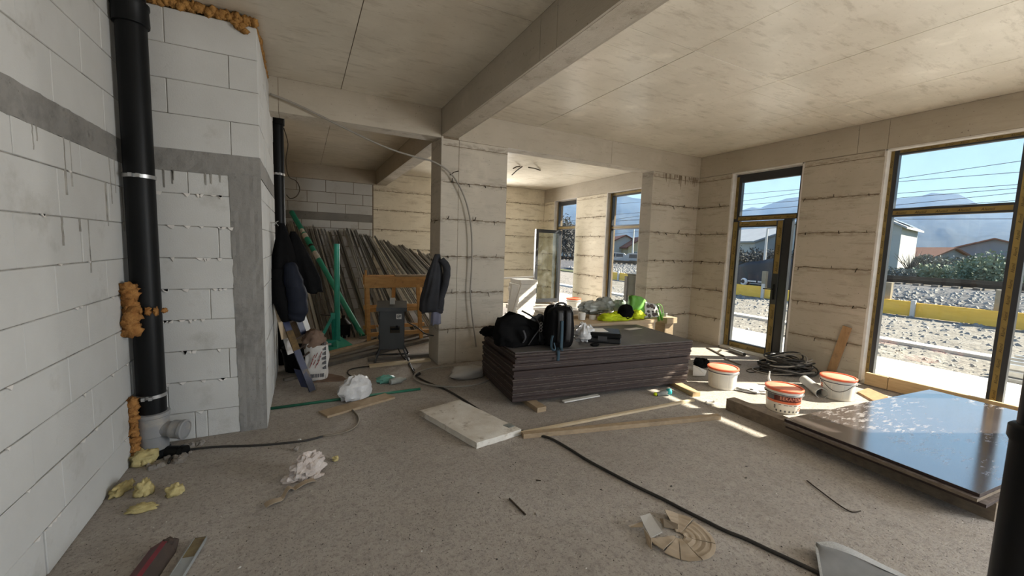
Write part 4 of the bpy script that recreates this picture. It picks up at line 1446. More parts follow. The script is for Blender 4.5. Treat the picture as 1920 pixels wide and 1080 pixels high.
def mt(u, v):
    az = 2 + 73 * u
    R0, R1 = 1100, 3300
    D = R0 + (R1 - R0) * v
    z = 1.6 + R1 * math.tan(radians(ridge(az))) * (0.02 + 0.98 * v ** 1.25)
    nz = noise.noise(V((az * 0.55, v * 6, 0))) * 20 + noise.noise(V((az * 1.6, v * 14, 3))) * 9 + noise.noise(V((az * 4, v * 30, 9))) * 4
    z += nz * min(1, v * 4) * max(0, (1 - v) * 1.5) ** 0.5
    return V((cos(radians(az)) * D, sin(radians(az)) * D, z - (20 if v == 0 else 0)))


m.grid(mt, 240, 30, flip=False)
struct(m.build('mountain', 'mountain_rock', smooth=True), 'bluish mountain range behind the houses')

# thin haze over the valley beyond the railway
hz = MB().box(62, 4200, -400, 4200, -5, 330).build('valley_haze', 'field')
hm = bpy.data.materials.new('valley_haze')
hm.use_nodes = True
hm.node_tree.nodes.clear()
ho = hm.node_tree.nodes.new('ShaderNodeOutputMaterial')
hv_ = hm.node_tree.nodes.new('ShaderNodeVolumeScatter')
hv_.inputs['Color'].default_value = (0.33, 0.56, 1.0, 1)
hv_.inputs['Density'].default_value = 0.00017
hm.node_tree.links.new(hv_.outputs[0], ho.inputs['Volume'])
hz.data.materials.clear()
hz.data.materials.append(hm)
hz['label'] = 'thin bluish haze filling the valley in front of the mountains'
hz['category'] = 'haze'
hz['kind'] = 'stuff'

# invented opening in the rear wall, added for the rear fill lamp
w3 = setting('added_rear_window', (4.05, 10.5, 0.9), 'invented plain window in the rear wall, added for the fill lamp')
for a, b, c, d in ((4.12, 4.2, 0.85, 2.65), (4.9, 4.98, 0.85, 2.65), (4.2, 4.9, 0.85, 0.93), (4.2, 4.9, 2.57, 2.65)):
    MB().box(a, b, 10.62, 10.70, c, d).build('jamb', 'anthracite', w3)

# ================================================================== things in the room
F = lambda u, v, z=0.0: spot(u, v, 'z', z)


def path(pts, z=0.0, n=4):
    """smooth curve through photo points on the floor"""
    P = [F(u, v, z) for u, v in pts]
    return smooth(P, n)


def smooth(P, n=4):
    P = [V(p) for p in P]
    out = []
    for i in range(len(P) - 1):
        p0, p1, p2, p3 = P[max(i - 1, 0)], P[i], P[i + 1], P[min(i + 2, len(P) - 1)]
        for k in range(n):
            t_ = k / n
            out.append(0.5 * ((2 * p1) + (p2 - p0) * t_ + (2 * p0 - 5 * p1 + 4 * p2 - p3) * t_ ** 2 + (3 * p1 - p0 - 3 * p2 + p3) * t_ ** 3))
    out.append(P[-1])
    return out


# ---------------------------------------------------------------- drain pipes
def clamp(parent, c, r, z):
    m = MB().lathe((c[0], c[1], z), [(r - 0.002, -0.012), (r + 0.006, -0.012), (r + 0.006, 0.012), (r - 0.002, 0.012)], 24)
    m.bar((c[0] - 0.02, c[1] - r - 0.005, z), (c[0] - 0.02, c[1] - r - 0.03, z), 0.02, 0.024)
    m.bar((c[0] + 0.02, c[1] - r - 0.005, z), (c[0] + 0.02, c[1] - r - 0.03, z), 0.02, 0.024)
    m.build('clamp', 'steel', parent, smooth='auto')


pc = (-0.985, 3.72)
dp = thing('drain_pipe', (pc[0], pc[1], 0), 'black vertical drain pipe in the left corner with grey branch at its foot', 'pipe')
R_ = 0.083
MB().lathe((pc[0], pc[1], 0), [(R_, 0.30), (R_, ZC)], 28).build('pipe_shaft', 'black_plastic', dp, smooth='auto')
MB().lathe((pc[0], pc[1], 0), [(R_, 2.98), (R_ + 0.014, 2.985), (R_ + 0.016, 3.0), (R_ + 0.012, 3.09), (R_ + 0.018, 3.10), (R_ + 0.018, 3.125), (R_ + 0.012, 3.13), (R_, 3.135)], 28).build('socket', 'black_plastic', dp, smooth='auto')
clamp(dp, pc, R_, 2.0)
clamp(dp, pc, R_, 0.46)
m = MB()
m.lathe((pc[0], pc[1], 0), [(R_ + 0.003, 0.06), (R_ + 0.003, 0.16), (R_ + 0.012, 0.165), (R_ + 0.012, 0.30), (R_ + 0.018, 0.305), (R_ + 0.018, 0.33), (R_ + 0.002, 0.335)], 28)
bd = V((0.93, -0.36, -0.05)).normalized()
m.lathe(V((pc[0], pc[1], 0.205)), [(0.055, 0.03), (0.055, 0.13), (0.066, 0.135), (0.066, 0.19), (0.071, 0.195), (0.071, 0.215), (0.06, 0.22), (0.058, 0.212), (0, 0.212)], 24, zdir=bd)
m.build('branch_fitting', 'grey_pvc', dp, smooth='auto')
m = MB()
m.lathe((pc[0], pc[1], 0), [(R_ + 0.012, -0.02), (R_ + 0.012, 0.05), (R_, 0.06)], 28)
m.lathe(V((pc[0], pc[1], 0.03)), [(0.04, 0.05), (0.045, 0.17), (0.05, 0.175), (0.05, 0.21), (0, 0.21)], 20, zdir=bd)
m.build('lower_socket', 'black_plastic', dp, smooth='auto')
# rubble put in for the dark floor hole around the foot
m = MB()
r = random.Random(2)
for k in range(26):
    a = r.uniform(-1.6, 0.5)
    d = r.uniform(0.13, 0.3)
    m.blob((pc[0] + cos(a) * d, pc[1] + sin(a) * d * 0.8, 0.0), r.uniform(0.012, 0.035), seed=k, amp=0.5, nu=6, nv=4, floor_z=-0.005)
tag(m.build('rubble', 'rubble'), 'rubble crumbs put in for the dark floor hole at the foot of the corner drain pipe', 'rubble', kind='stuff')

p2 = (-0.245, 5.95)
dq = thing('drain_pipe', (p2[0], p2[1], 0), 'black vertical drain pipe behind the block corner with the hanging jacket', 'pipe')
MB().lathe((p2[0], p2[1], 0), [(0.066, 0.0), (0.066, ZC)], 24).build('pipe_shaft', 'black_plastic', dq, smooth='auto')
clamp(dq, p2, 0.066, 2.41)
m = MB().lathe((p2[0], p2[1], 0), [(0.066, 3.0), (0.078, 3.005), (0.078, 3.09), (0.066, 3.1)], 24)
m.build('socket', 'black_plastic', dq, smooth='auto')

e0, e1 = spot(1915, 740, 'y', 0.5), spot(1890, 900, 'y', 0.5)
p3 = (e0.x + 0.115, 0.46)
dr = thing('drain_pipe', (p3[0], p3[1], 0), 'black vertical drain pipe in the right foreground, cut by the frame', 'pipe')
MB().lathe((p3[0], p3[1], 0), [(0.063, 0.0), (0.063, ZC)], 28).build('pipe_shaft', 'black_plastic', dr, smooth='auto')
zs = spot(1898, 830, 'y', 0.5).z
MB().lathe((p3[0], p3[1], 0), [(0.063, zs - 0.72), (0.076, zs - 0.70), (0.076, zs - 0.02), (0.086, zs), (0.086, zs + 0.05), (0.076, zs + 0.06), (0.063, zs + 0.065)], 28).build('socket', 'black_plastic', dr, smooth='auto')


# ---------------------------------------------------------------- mounting foam
def foam_strip(mb, pts, rad, seed):
    r = random.Random(seed)
    for i, p in enumerate(pts):
        mb.blob(p + V((0, r.uniform(-.3, .3), r.uniform(-.2, .2))) * rad, (rad * r.uniform(0.7, 1.15), rad * r.uniform(0.7, 1.3), rad * r.uniform(0.8, 1.5)), seed=seed + i, amp=0.7, freq=2.6, nu=14, nv=10)


m = MB()
foam_strip(m, [V((XL + 0.045, 3.62, 1.25 - 0.047 * k)) for k in range(7)], 0.048, 4)
foam_strip(m, [V((XL + 0.05 + 0.045 * k, 3.615 - 0.006 * k, 1.085)) for k in range(5)], 0.02, 9)
tag(m.build('foam_clump', 'pur_foam', smooth=True), 'orange expanded foam clump at mid height beside the corner drain pipe', 'foam')
m = MB()
foam_strip(m, [V((XL + 0.018, 3.64, 0.44 - 0.038 * k)) for k in range(11)], 0.036, 14)
tag(m.build('foam_clump', 'pur_foam', smooth=True), 'orange foam strip low on the wall at the foot of the drain pipe', 'foam')
m = MB()
r = random.Random(8)
for k in range(46):
    x = XL + 0.05 + (PX - XL - 0.06) * k / 45
    m.blob((x, 3.935 + r.uniform(-.015, .01), ZC - 0.045 + r.uniform(-.012, .012)), (0.028, 0.035, 0.036), seed=k, amp=0.5, nu=8, nv=6)
for k in range(7):
    m.blob((-0.42 + r.uniform(-.05, .06), 3.91, ZC - 0.06 - 0.012 * k), (0.03, 0.025, 0.022), seed=60 + k, amp=0.6, nu=8, nv=6)
tag(m.build('foam_seam', 'pur_foam_top', smooth=True), 'brown foam seam on top of the block corner, front side', 'foam')
m = MB()
for k in range(30):
    m.blob((PX - 0.02 + r.uniform(-.01, .012), 4.0 + 1.1 * k / 29, ZC - 0.045), (0.024, 0.035, 0.034), seed=90 + k, amp=0.5, nu=7, nv=5)
tag(m.build('foam_seam', 'pur_foam_top', smooth=True), 'brown foam seam on top of the block corner, right side', 'foam')

FO = [((271, 868), (0.075, 0.06, 0.062), 'domed yellow foam lump lying against the foot of the corner pipe'),
      ((228, 922), (0.075, 0.032, 0.03), 'flat yellow foam crust nearest the left wall'),
      ((270, 926), (0.046, 0.044, 0.052), 'cup-shaped yellow foam piece, middle of the floor group'),
      ((266, 956), (0.065, 0.034, 0.02), 'long yellow foam flake nearest the camera'),
      ((328, 926), (0.046, 0.036, 0.036), 'small ribbed yellow foam piece farthest from the left wall')]
for i, ((u, v), rr_, lab) in enumerate(FO):
    p = F(u, v)
    m = MB()
    m.blob((p.x, p.y, rr_[2] * 0.55), rr_, seed=i * 7 + 3, amp=0.55, freq=2.6, nu=22, nv=14, e=0.85, rot=i * 0.9 + 0.4, floor_z=0.0)
    rr2 = random.Random(i)
    for k in range(5):
        a = rr2.uniform(0, 6.28)
        m.blob((p.x + cos(a) * rr_[0] * .7, p.y + sin(a) * rr_[1] * .7, rr_[2] * .35), rr_[2] * rr2.uniform(.3, .5), seed=k + i, amp=0.4, nu=8, nv=6, floor_z=0.0)
    tag(m.build('foam_piece', 'pur_foam_fresh', smooth=True), lab, 'foam', 'yellow foam scraps on the floor by the left wall')

# ---------------------------------------------------------------- red steel section and aluminium straightedge, foreground left
c0, c1 = F(302, 1018, 0.06), F(252, 1085, 0.06)
d = (c1 - c0).normalized()
s = V((-d.y, d.x, 0))
rs = thing('steel_section', F(300, 1025), 'red-painted folded steel section with rusty end, bottom left', 'steel section')
a = c0
b = c0 + d * 0.75
m = MB()
wl_ = 0.055
m.prism([a + s * -wl_ + V((0, 0, -0.058)), a + s * -wl_ * 0.8 + V((0, 0, -0.02)), a + s * 0.008 + V((0, 0, 0.012)), a + s * 0.0 + V((0, 0, 0.0)), a + s * -wl_ * 0.75 + V((0, 0, -0.03))], d * 0.75)
m.build('flange', 'red_paint', rs)
MB().prism([a + s * 0.008 + V((0, 0, 0.012)), a + s * 0.03 + V((0, 0, 0.010)), a + s * 0.03 + V((0, 0, 0.004)), a + s * 0.008 + V((0, 0, 0.0))], d * 0.75).build('edge', 'red_edge', rs)
MB().prism([a + s * 0.03 + V((0, 0, 0.010)), a + s * 0.062 + V((0, 0, -0.058)), a + s * 0.055 + V((0, 0, -0.058)), a + s * 0.026 + V((0, 0, 0.0))], d * 0.75).build('web', 'rusty_brown', rs)
m = MB()
m.blob(a + s * 0.022 - d * 0.004 + V((0, 0, -0.008)), (0.035, 0.022, 0.022), seed=5, amp=0.3, rot=0.8)
m.prism([a + s * 0.03 - d * 0.06 + V((0, 0, -0.02)), a + s * 0.05 - d * 0.06 + V((0, 0, -0.03)), a + s * 0.06 + V((0, 0, -0.05)), a + s * 0.035 + V((0, 0, -0.01))], (0, 0, -0.012))
m.build('torn_end', 'rusty_brown', rs)
a0, a1 = F(376, 1007, 0.022), F(322, 1092, 0.022)
dd = (a1 - a0).normalized()
b1 = a0 + dd * 0.9
al = thing('straightedge', F(377, 1008), 'dirty aluminium straightedge lying on the floor, bottom left', 'straightedge')
m = MB()
sd = V((-dd.y, dd.x, 0))
w = 0.03
m.prism([a0 - sd * w + V((0, 0, -0.02)), a0 + sd * w + V((0, 0, -0.02)), a0 + sd * w, a0 + sd * w * 0.85, a0 + sd * w * 0.85 + V((0, 0, -0.004)), a0 - sd * w * 0.85 + V((0, 0, -0.004)), a0 - sd * w * 0.85, a0 - sd * w], dd * 0.9)
m.build('profile', 'aluminium', al)
MB().prism([a0 - sd * w * 0.84 + V((0, 0, -0.006)), a0 + sd * w * 0.84 + V((0, 0, -0.006)), a0 + sd * w * 0.84 + V((0, 0, -0.0025)), a0 - sd * w * 0.84 + V((0, 0, -0.0025))], dd * 0.14).build('mortar_crust', 'aluminium_dirty', al)
MB().prism([a0 - sd * w * 0.9 - dd * 0.002 + V((0, 0, -0.018)), a0 + sd * w * 0.9 - dd * 0.002 + V((0, 0, -0.018)), a0 + sd * w * 0.9 - dd * 0.002 + V((0, 0, -0.002)), a0 - sd * w * 0.9 - dd * 0.002 + V((0, 0, -0.002))], dd * 0.001).build('hollow_shade_plate', 'ink', al)  # black plate standing in for the shaded hollow of the tube

# ---------------------------------------------------------------- crumpled paper and strip
p = F(578, 893)
m = MB()
m.blob((p.x, p.y, 0.07), (0.105, 0.055, 0.085), seed=12, amp=0.5, freq=2.6, nu=22, nv=14, rot=0.5, floor_z=0.002, ridge=True)
m.blob((p.x - 0.10, p.y - 0.02, 0.02), (0.06, 0.035, 0.03), seed=15, amp=0.5, nu=12, nv=8, rot=0.2, floor_z=0.002)
m.blob((p.x + 0.05, p.y - 0.045, 0.015), (0.045, 0.018, 0.018), seed=18, amp=0.4, nu=10, nv=8, floor_z=0.002)
tag(m.build('crumpled_paper', 'paper_crumple'), 'crumpled whitish paper ball on the open floor at lower left', 'paper')
st = [F(497, 950), F(522, 943), F(540, 922), F(556, 917), F(590, 903)]
m = MB()
q = smooth(st, 6)
N = len(q) - 1
m.sheet(lambda u, v: q[int(round(u * N))] + V((0.3, -0.9, 0)) * (v - 0.5) * (0.045 if u > 0.3 else 0.06 - 0.05 * u) + V((0, 0, 0.006 + 0.02 * abs(sin(u * 9)))), N, 2, (0, 0, 0.003))
tag(m.build('paper_strip', 'cardboard'), 'twisted cardboard strip on the floor pointing at the paper ball', 'strip')
for (u, v, mm, sz, lab) in ((629, 864, 'pur_foam_fresh', 0.022, 'tiny ochre scrap on the floor right of the crumpled paper'), (555, 845, 'rubble', 0.02, 'small pale crumb on the floor by the left cable'), (562, 828, 'chip_white', 0.014, 'small white chip touching the left cable')):
    p = F(u, v)
    m = MB().blob((p.x, p.y, sz * 0.7), (sz, sz * 0.7, sz), seed=u, amp=0.5, nu=10, nv=8, floor_z=0.0)
    tag(m.build('scrap', mm), lab, 'scrap')

# ---------------------------------------------------------------- cables on the floor
cb = MB().tube(path([(765, 672), (772, 690), (779, 704), (800, 716), (835, 730), (865, 747), (895, 766), (928, 786), (960, 802), (992, 812), (1030, 821), (1065, 840), (1100, 862), (1150, 889), (1200, 915), (1240, 934), (1280, 955), (1320, 975), (1360, 995), (1400, 1011), (1440, 1030), (1490, 1053), (1530, 1072), (1580, 1100)], 0.011), 0.0105, 8).build('cable', 'black_rubber', None, smooth=True)
tag(cb, 'long black cable running diagonally across the open floor past the white slab', 'cable')
cb = MB().tube(path([(316, 868), (322, 858), (332, 850), (350, 844), (400, 838), (480, 835), (530, 831), (572, 826), (605, 818)], 0.009), 0.0085, 8).build('cable', 'black_rubber', None, smooth=True)
tag(cb, 'black cable running from the foot of the corner drain pipe', 'cable')
cb = MB().tube(path([(605, 818), (640, 812), (662, 803), (672, 792), (671, 780), (660, 768), (655, 758), (662, 748), (680, 738), (694, 731)], 0.009), 0.0085, 8).build('cable', 'cable_tan', None, smooth=True)
tag(cb, 'dusty tan cable curling over the short floor board', 'cable')
cb = MB().tube(path([(697, 728), (690, 719), (672, 711), (655, 703), (652, 697), (658, 692), (680, 688), (706, 686), (738, 681)], 0.008), 0.0075, 8).build('cable', 'black_rubber', None, smooth=True)
tag(cb, 'dark cable curving over the floor to the foot of the grey cabinet', 'cable')
m = MB()
m.tube(path([(745, 664), (760, 672), (777, 694)], 0.012), 0.008, 6)
pl = F(782, 704)
m.blob((pl.x, pl.y, 0.02), (0.045, 0.03, 0.025), seed=4, amp=0.2, floor_z=0.0)
tag(m.build('plug', 'black_rubber', smooth=True), 'black cable plug lying left of the conduit ring', 'plug')
ringp = [F(848 + 72 * cos(a) , 706 + 19 * sin(a), 0.02 + 0.02 * (1 + sin(a * 2))) for a in [2 * pi * k / 40 * 0.985 + 0.1 for k in range(41)]]
cb = MB().tube(ringp, 0.0115, 8).build('conduit_ring', 'conduit_grey', None, smooth=True)
tag(cb, 'loop of grey conduit lying on the floor in front of the column', 'conduit')
# conduit looping through the air in front of the column
cpts = [spot(u, v, 'y', 5.13) for u, v in ((506, 176), (535, 187), (580, 207), (640, 237), (700, 266), (745, 284), (790, 297), (812, 303), (840, 320), (858, 343), (873, 376), (882, 415), (885, 460), (884, 510), (882, 545), (884, 580), (888, 612))]
cpts.append(spot(893, 650, 'y', 5.15))
o = MB().tube(smooth(cpts, 4), 0.011, 8).build('hanging_conduit', 'conduit_grey', None, smooth=True)
tag(o, 'grey conduit arching through the air and down in front of the column', 'conduit')
m = MB()
for u, v, dx_, dz_ in ((851, 323, 0.06, 0.02),):
    p = spot(u, v, 'y', 5.14)
    m.tube([p + V((-0.03, 0.06, -0.03)), p, p + V((dx_, -0.02, dz_))], 0.006, 5)
tag(m.build('tie_rod', 'rebar'), 'short rusty rod sticking out of the column through the conduit arch', 'rod')
o = MB().tube(smooth([spot(u, v, 'y', 6.02) for u, v in ((532, 240), (540, 270), (536, 300), (541, 330), (556, 340), (562, 355), (556, 368), (544, 372), (537, 365))], 4), 0.006, 6).build('hanging_cable', 'rebar', None, smooth=True)
tag(o, 'thin dark cable ending in a loop beside the rear black drain pipe', 'cable')
m = MB()
for u0, v0, u1, v1 in ((960, 328, 979, 313), (991, 314, 1013, 320), (962, 316, 975, 312)):
    a, b = spot(u0, v0, 'z', ZC - 0.10), spot(u1, v1, 'z', ZC - 0.02)
    m.tube([a, (a + b) / 2 + V((0, 0, 0.015)), b + V((0, 0, 0.006))], 0.012, 6)
tag(m.build('bent_bars', 'rebar'), 'dark bent bars hanging from the ceiling of the rear room', 'rod')

# ---------------------------------------------------------------- floor boards, green pole, plastic bag
cor = [F(597, 771, 0.02), F(722, 737, 0.02), F(741, 744, 0.02), F(614, 780, 0.02)]
m = MB().prism(cor, (0, 0, -0.02))
tag(m.build('short_board', 'wood_weathered'), 'short wide brown board lying under the plastic bag and tan cable', 'board')
m = MB().tube([F(500, 767, 0.012), F(640, 748, 0.013), F(788, 729, 0.014)], 0.014, 8)
tag(m.build('green_pole', 'green_dark', None, smooth=True), 'long thin green pole lying on the floor behind the short board', 'pole')
p = F(668, 750)
m = MB()
m.blob((p.x, p.y + 0.05, 0.10), (0.17, 0.11, 0.13), seed=33, amp=0.34, freq=2.3, nu=26, nv=16, rot=0.5, floor_z=0.006, ridge=True)
tag(m.build('plastic_bag', 'bag_white', smooth='auto'), 'crumpled white plastic bag on the floor in the middle distance', 'bag')
p = F(723, 717)
m = MB()
m.blob((p.x, p.y, 0.035), (0.10, 0.06, 0.045), seed=7, amp=0.45, nu=16, nv=10, floor_z=0.0, ridge=True)
tag(m.build('mint_wrapper', 'mint_plastic', smooth='auto'), 'crumpled mint green wrapper on the floor before the grey cabinet', 'wrapper')
p = F(745, 719)
m = MB().lathe((p.x, p.y, 0.035), [(0.0, -0.10), (0.033, -0.09), (0.035, 0.04), (0.014, 0.08), (0.014, 0.11), (0, 0.11)], 16, zdir=(1, 0.3, 0))
tag(m.build('plastic_bottle', 'film_grey', smooth='auto'), 'small clear plastic bottle lying right of the mint wrapper', 'bottle')

# ---------------------------------------------------------------- white insulation slab
T0 = 0.06
A_, B_, C_, D_ = F(787, 768, T0), F(862, 748, T0), F(977, 803, T0), F(894, 829, T0)
m = MB()
cen = (A_ + B_ + C_ + D_) / 4


def slab(u, v):
    p = A_ * (1 - u) * (1 - v) + B_ * (1 - u) * v + C_ * u * v + D_ * u * (1 - v)
    eu = min(u, 1 - u) * 12
    ev = min(v, 1 - v) * 8
    k = max(0, 1 - min(eu, ev))
    n_ = noise.noise(V((p.x * 9, p.y * 9, 2))) * 0.004
    return p + V((0, 0, n_ - 0.008 * k)) + (p - cen) * 0.02 * noise.noise(V((p.x * 12, p.y * 12, 5))) * k


m.sheet(slab, 26, 16, (0, 0, 0.05))
o = thing('insulation_slab', (cen.x, cen.y, 0), 'dirty white polystyrene slab lying on the floor, centre', 'slab')
m.build('body', 'eps_dirty', o, smooth='auto')
q0 = C_ * 0.82 + B_ * 0.1 + D_ * 0.08
MB().prism([q0 + V((-0.06, 0.03, 0.0)), q0 + V((0.01, 0.05, 0.0)), q0 + V((0.03, -0.02, 0.0)), q0 + V((-0.03, -0.03, 0))], (0, 0, 0.004)).build('tape_scrap', 'film_grey', o)

# ---------------------------------------------------------------- long laths
tag(MB().bar(F(978, 812, 0.014), F(1300, 750, 0.014), 0.035, 0.02).build('thin_lath', 'wood_pale'), 'long thin pale lath on the floor in front of the brown sheet stack', 'lath')
a, b = F(980, 816, 0.022), F(1348, 781, 0.022)
tag(MB().bar(a, b, 0.055, 0.04).build('thick_lath', 'wood_weathered'), 'long brown batten on the floor, nearest the camera of two', 'lath')

# ---------------------------------------------------------------- stack of shuttering sheets
ST_Z0, ST_TOP = 0.05, 0.575
fl, fr_ = F(966, 661, ST_TOP), F(1299, 638, ST_TOP)
ux = (fr_ - fl).normalized()
ang0 = atan2(ux.y, ux.x)
LX = (fr_ - fl).length
DY = 1.02
stk = random.Random(19)
NS = 22
th = (ST_TOP - ST_Z0) / NS
mid0 = (fl + fr_) / 2 + V((-ux.y, ux.x, 0)) * DY / 2
for k in range(NS):
    z = ST_Z0 + k * th
    top = k == NS - 1
    a = ang0 + stk.uniform(-0.004, 0.004)
    # the lower sheets are shifted slightly back, as the stack leans
    lean = (1 - k / (NS - 1))
    c = V((mid0.x + stk.uniform(-0.010, 0.010), mid0.y + 0.04 * lean + stk.uniform(-0.008, 0.008), z + th / 2 - 0.0005))
    if k in (12, 13, 19):
        c.y -= 0.014
    X, Y = V((cos(a), sin(a), 0)), V((-sin(a), cos(a), 0))
    w2_, d2_ = LX / 2 + stk.uniform(-0.012, 0.008), DY / 2 + stk.uniform(-0.008, 0.008)
    sh = thing('shuttering_sheet', (c.x, c.y, z), 'topmost grey-dusted shuttering sheet of the brown stack, carrying the bags' if top else ORD[NS - 1 - k] + ' shuttering sheet from the top of the dark brown stack', 'sheet', 'shuttering sheets of the dark brown stack', 0)
    h_ = th / 2 - 0.0012
    m = MB()
    m.obox(c, X * w2_, Y * d2_, (0, 0, h_ * 0.62), 0)
    m.build('core', 'form_sheet_edge', sh)
    m = MB()
    tn = h_ * 0.19
    m.obox(c + V((0, 0, h_ - tn)), X * (w2_ + 0.002), Y * (d2_ + 0.002), (0, 0, tn))
    m.build('face_film', 'form_sheet_top' if top else ('sheet_dust_edge' if k % 3 != 1 else 'form_sheet_edge'), sh)
    if not top:
        m = MB()
        m.obox(c - V((0, 0, h_ - tn)), X * (w2_ + 0.002), Y * (d2_ + 0.002), (0, 0, tn))
        m.build('back_film', 'form_sheet_edge', sh)
# bearers under the stack
for (u, v, lab) in ((1016, 770, 'short timber bearer end under the left of the brown stack'), (1306, 742, 'timber bearer jutting out under the right end of the brown stack')):
    p = F(u, v, 0.0)
    if u > 1200:
        a, b = F(1306, 740, 0.024), F(1256, 714, 0.024)
        b = a + (b - a).normalized() * 1.3
        m = MB().bar(a, b, 0.10, 0.048)
    else:
        a = F(1016, 768, 0.024)
        m = MB().bar(a, a + V((-0.04, 1.2, 0)), 0.105, 0.048)
    tag(m.build('bearer', 'wood_pine' if u > 1200 else 'wood_weathered'), lab, 'timber')
a, b = F(1056, 753, 0.02), F(1122, 741, 0.02)
tag(MB().bar(a, b, 0.05, 0.012).build('trim_strip', 'galvanised_light'), 'pale metal strip lying under the front edge of the brown stack', 'strip')
p = F(1205, 731)
# little bottle with cyan cap
p = F(1247, 741)
bt = thing('toy_bottle', (p.x, p.y, 0), 'tiny clear bottle with a cyan cap on the floor right of the brown stack', 'bottle')
MB().lathe((p.x - 0.04, p.y, 0.03), [(0, -0.07), (0.025, -0.065), (0.028, 0.03), (0.012, 0.06), (0, 0.06)], 14, zdir=(0.9, -0.4, 0.25)).build('body', 'film_grey', bt, smooth='auto')
m = MB().blob((p.x + 0.035, p.y - 0.02, 0.045), 0.035, seed=3, amp=0.25)
m.build('cap', 'cyan_plastic', bt, smooth=True)
m = MB().blob((p.x - 0.12, p.y + 0.03, 0.02), (0.02, 0.02, 0.02), seed=5, amp=0.3, floor_z=0.0)
m.build('yellow_tab', 'hi_vis', bt)

# ---------------------------------------------------------------- things on the stack
zt_ = ST_TOP + 0.001


def S(u, v):
    return F(u, v, zt_)


# black holdall
c = S(990, 648)
c = V((c.x, c.y + 0.14, zt_))
hb = thing('holdall', c, 'large slumped black holdall on the left of the brown stack', 'bag')
W, Dp, Hh = 0.31, 0.18, 0.30
rings = []
for i in range(15):
    t_ = i / 14
    z = zt_ + 0.002 + Hh * t_
    wf = 1.0 - 0.20 * max(0, t_ - 0.25) ** 1.1
    ring = []
    for j in range(36):
        a = 2 * pi * j / 36
        cx, cy = cos(a), sin(a)
        e_ = 0.62
        x = math.copysign(abs(cx) ** e_, cx) * W * wf
        y = math.copysign(abs(cy) ** e_, cy) * Dp * (1 - 0.45 * t_ ** 1.6)
        nz = noise.noise(V((cx * 1.6, cy * 1.6, t_ * 2.4 + 7))) * 0.045 + noise.noise(V((cx * 4, cy * 4, t_ * 6))) * 0.018
        top = 0.04 * sin(x * 19 + 2.6) * t_ ** 2 - 0.05 * max(0, min(1, (x + 0.02) * 8)) * t_ ** 2
        ring.append(V((c.x + x + nz - 0.03 * t_, c.y + y + nz, max(zt_ + 0.002, z + top + nz * 0.7))))
    rings.append(ring)
MB().loft(rings).build('body', 'fabric_black', hb, smooth=True)
m = MB()
m.tube(smooth([V((c.x - 0.02, c.y - 0.185, zt_ + 0.02)), V((c.x + 0.02, c.y - 0.21, zt_ + 0.10)), V((c.x + 0.12, c.y - 0.17, zt_ + 0.19)), V((c.x + 0.13, c.y - 0.10, zt_ + 0.25)), V((c.x + 0.05, c.y - 0.08, zt_ + 0.31)), V((c.x - 0.04, c.y - 0.05, zt_ + 0.36))], 5), 0.016, 6, flat=0.35)
m.tube(smooth([V((c.x - 0.09, c.y - 0.19, zt_ + 0.05)), V((c.x - 0.075, c.y - 0.215, zt_ + 0.11)), V((c.x - 0.09, c.y - 0.19, zt_ + 0.18))], 5), 0.018, 6, flat=0.35)
m.build('carry_strap', 'strap_grey', hb, smooth=True)
m = MB()
for k in range(3):
    m.tube([V((c.x + 0.125 + 0.014 * cos(a), c.y - 0.182, zt_ + 0.165 + 0.035 * k + 0.018 * sin(a))) for a in [2 * pi * q / 10 for q in range(11)]], 0.003, 4)
m.build('buckle', 'steel', hb)
m = MB()
m.sheet(lambda u, v: V((c.x + 0.10 + 0.20 * u, c.y - 0.165 - 0.035 * sin(v * pi) + 0.03 * noise.noise(V((u * 5, v * 5, 0))), zt_ + 0.004 + (0.15 - 0.09 * u) * v)), 10, 8, (0, -0.012, 0))
m.build('end_flap', 'fabric_black_sheen', hb, smooth=True)
# dark heap left of the holdall
p = S(905, 634)
m = MB().blob((p.x + 0.15, p.y + 0.10, zt_ + 0.045), (0.12, 0.10, 0.06), seed=41, amp=0.4, freq=2.4, nu=22, nv=14, floor_z=zt_ + 0.001, ridge=True)
tag(m.build('folded_sweater', 'fabric_black', smooth=True), 'dark crumpled garment at the far left end of the brown stack', 'garment')

# rucksack
b0 = S(1058, 655)
rc = V((b0.x, b0.y + 0.10, zt_))
rk = thing('rucksack', rc, 'black rucksack standing upright in the middle of the brown stack', 'bag')
rot = radians(-10)
RM = Matrix.Rotation(rot, 3, 'Z')


def rounded(c, w, d, h, e=0.45, seed=0, amp=0.02, taper=0.15, lean=0.0, n=32, k=18):
    rings = []
    for i in range(k + 1):
        ph = -pi / 2 + pi * i / k
        sz = math.copysign(abs(sin(ph)) ** e, sin(ph))
        cz = abs(cos(ph)) ** e
        ring = []
        for j in range(n):
            a = 2 * pi * j / n
            x = math.copysign(abs(cos(a)) ** e, cos(a)) * cz
            y = math.copysign(abs(sin(a)) ** e, sin(a)) * cz
            t_ = (sz + 1) / 2
            nz = amp * noise.noise(V((x * 2, y * 2, sz * 2 + seed)))
            p = V((x * w / 2 * (1 - taper * t_ ** 2) + nz, y * d / 2 * (1 - taper * 0.6 * t_) + nz + lean * t_, h * t_ + nz * 0.5))
            p.z = max(0.002, p.z)
            ring.append(c + RM @ p)
        rings.append(ring)
    return rings


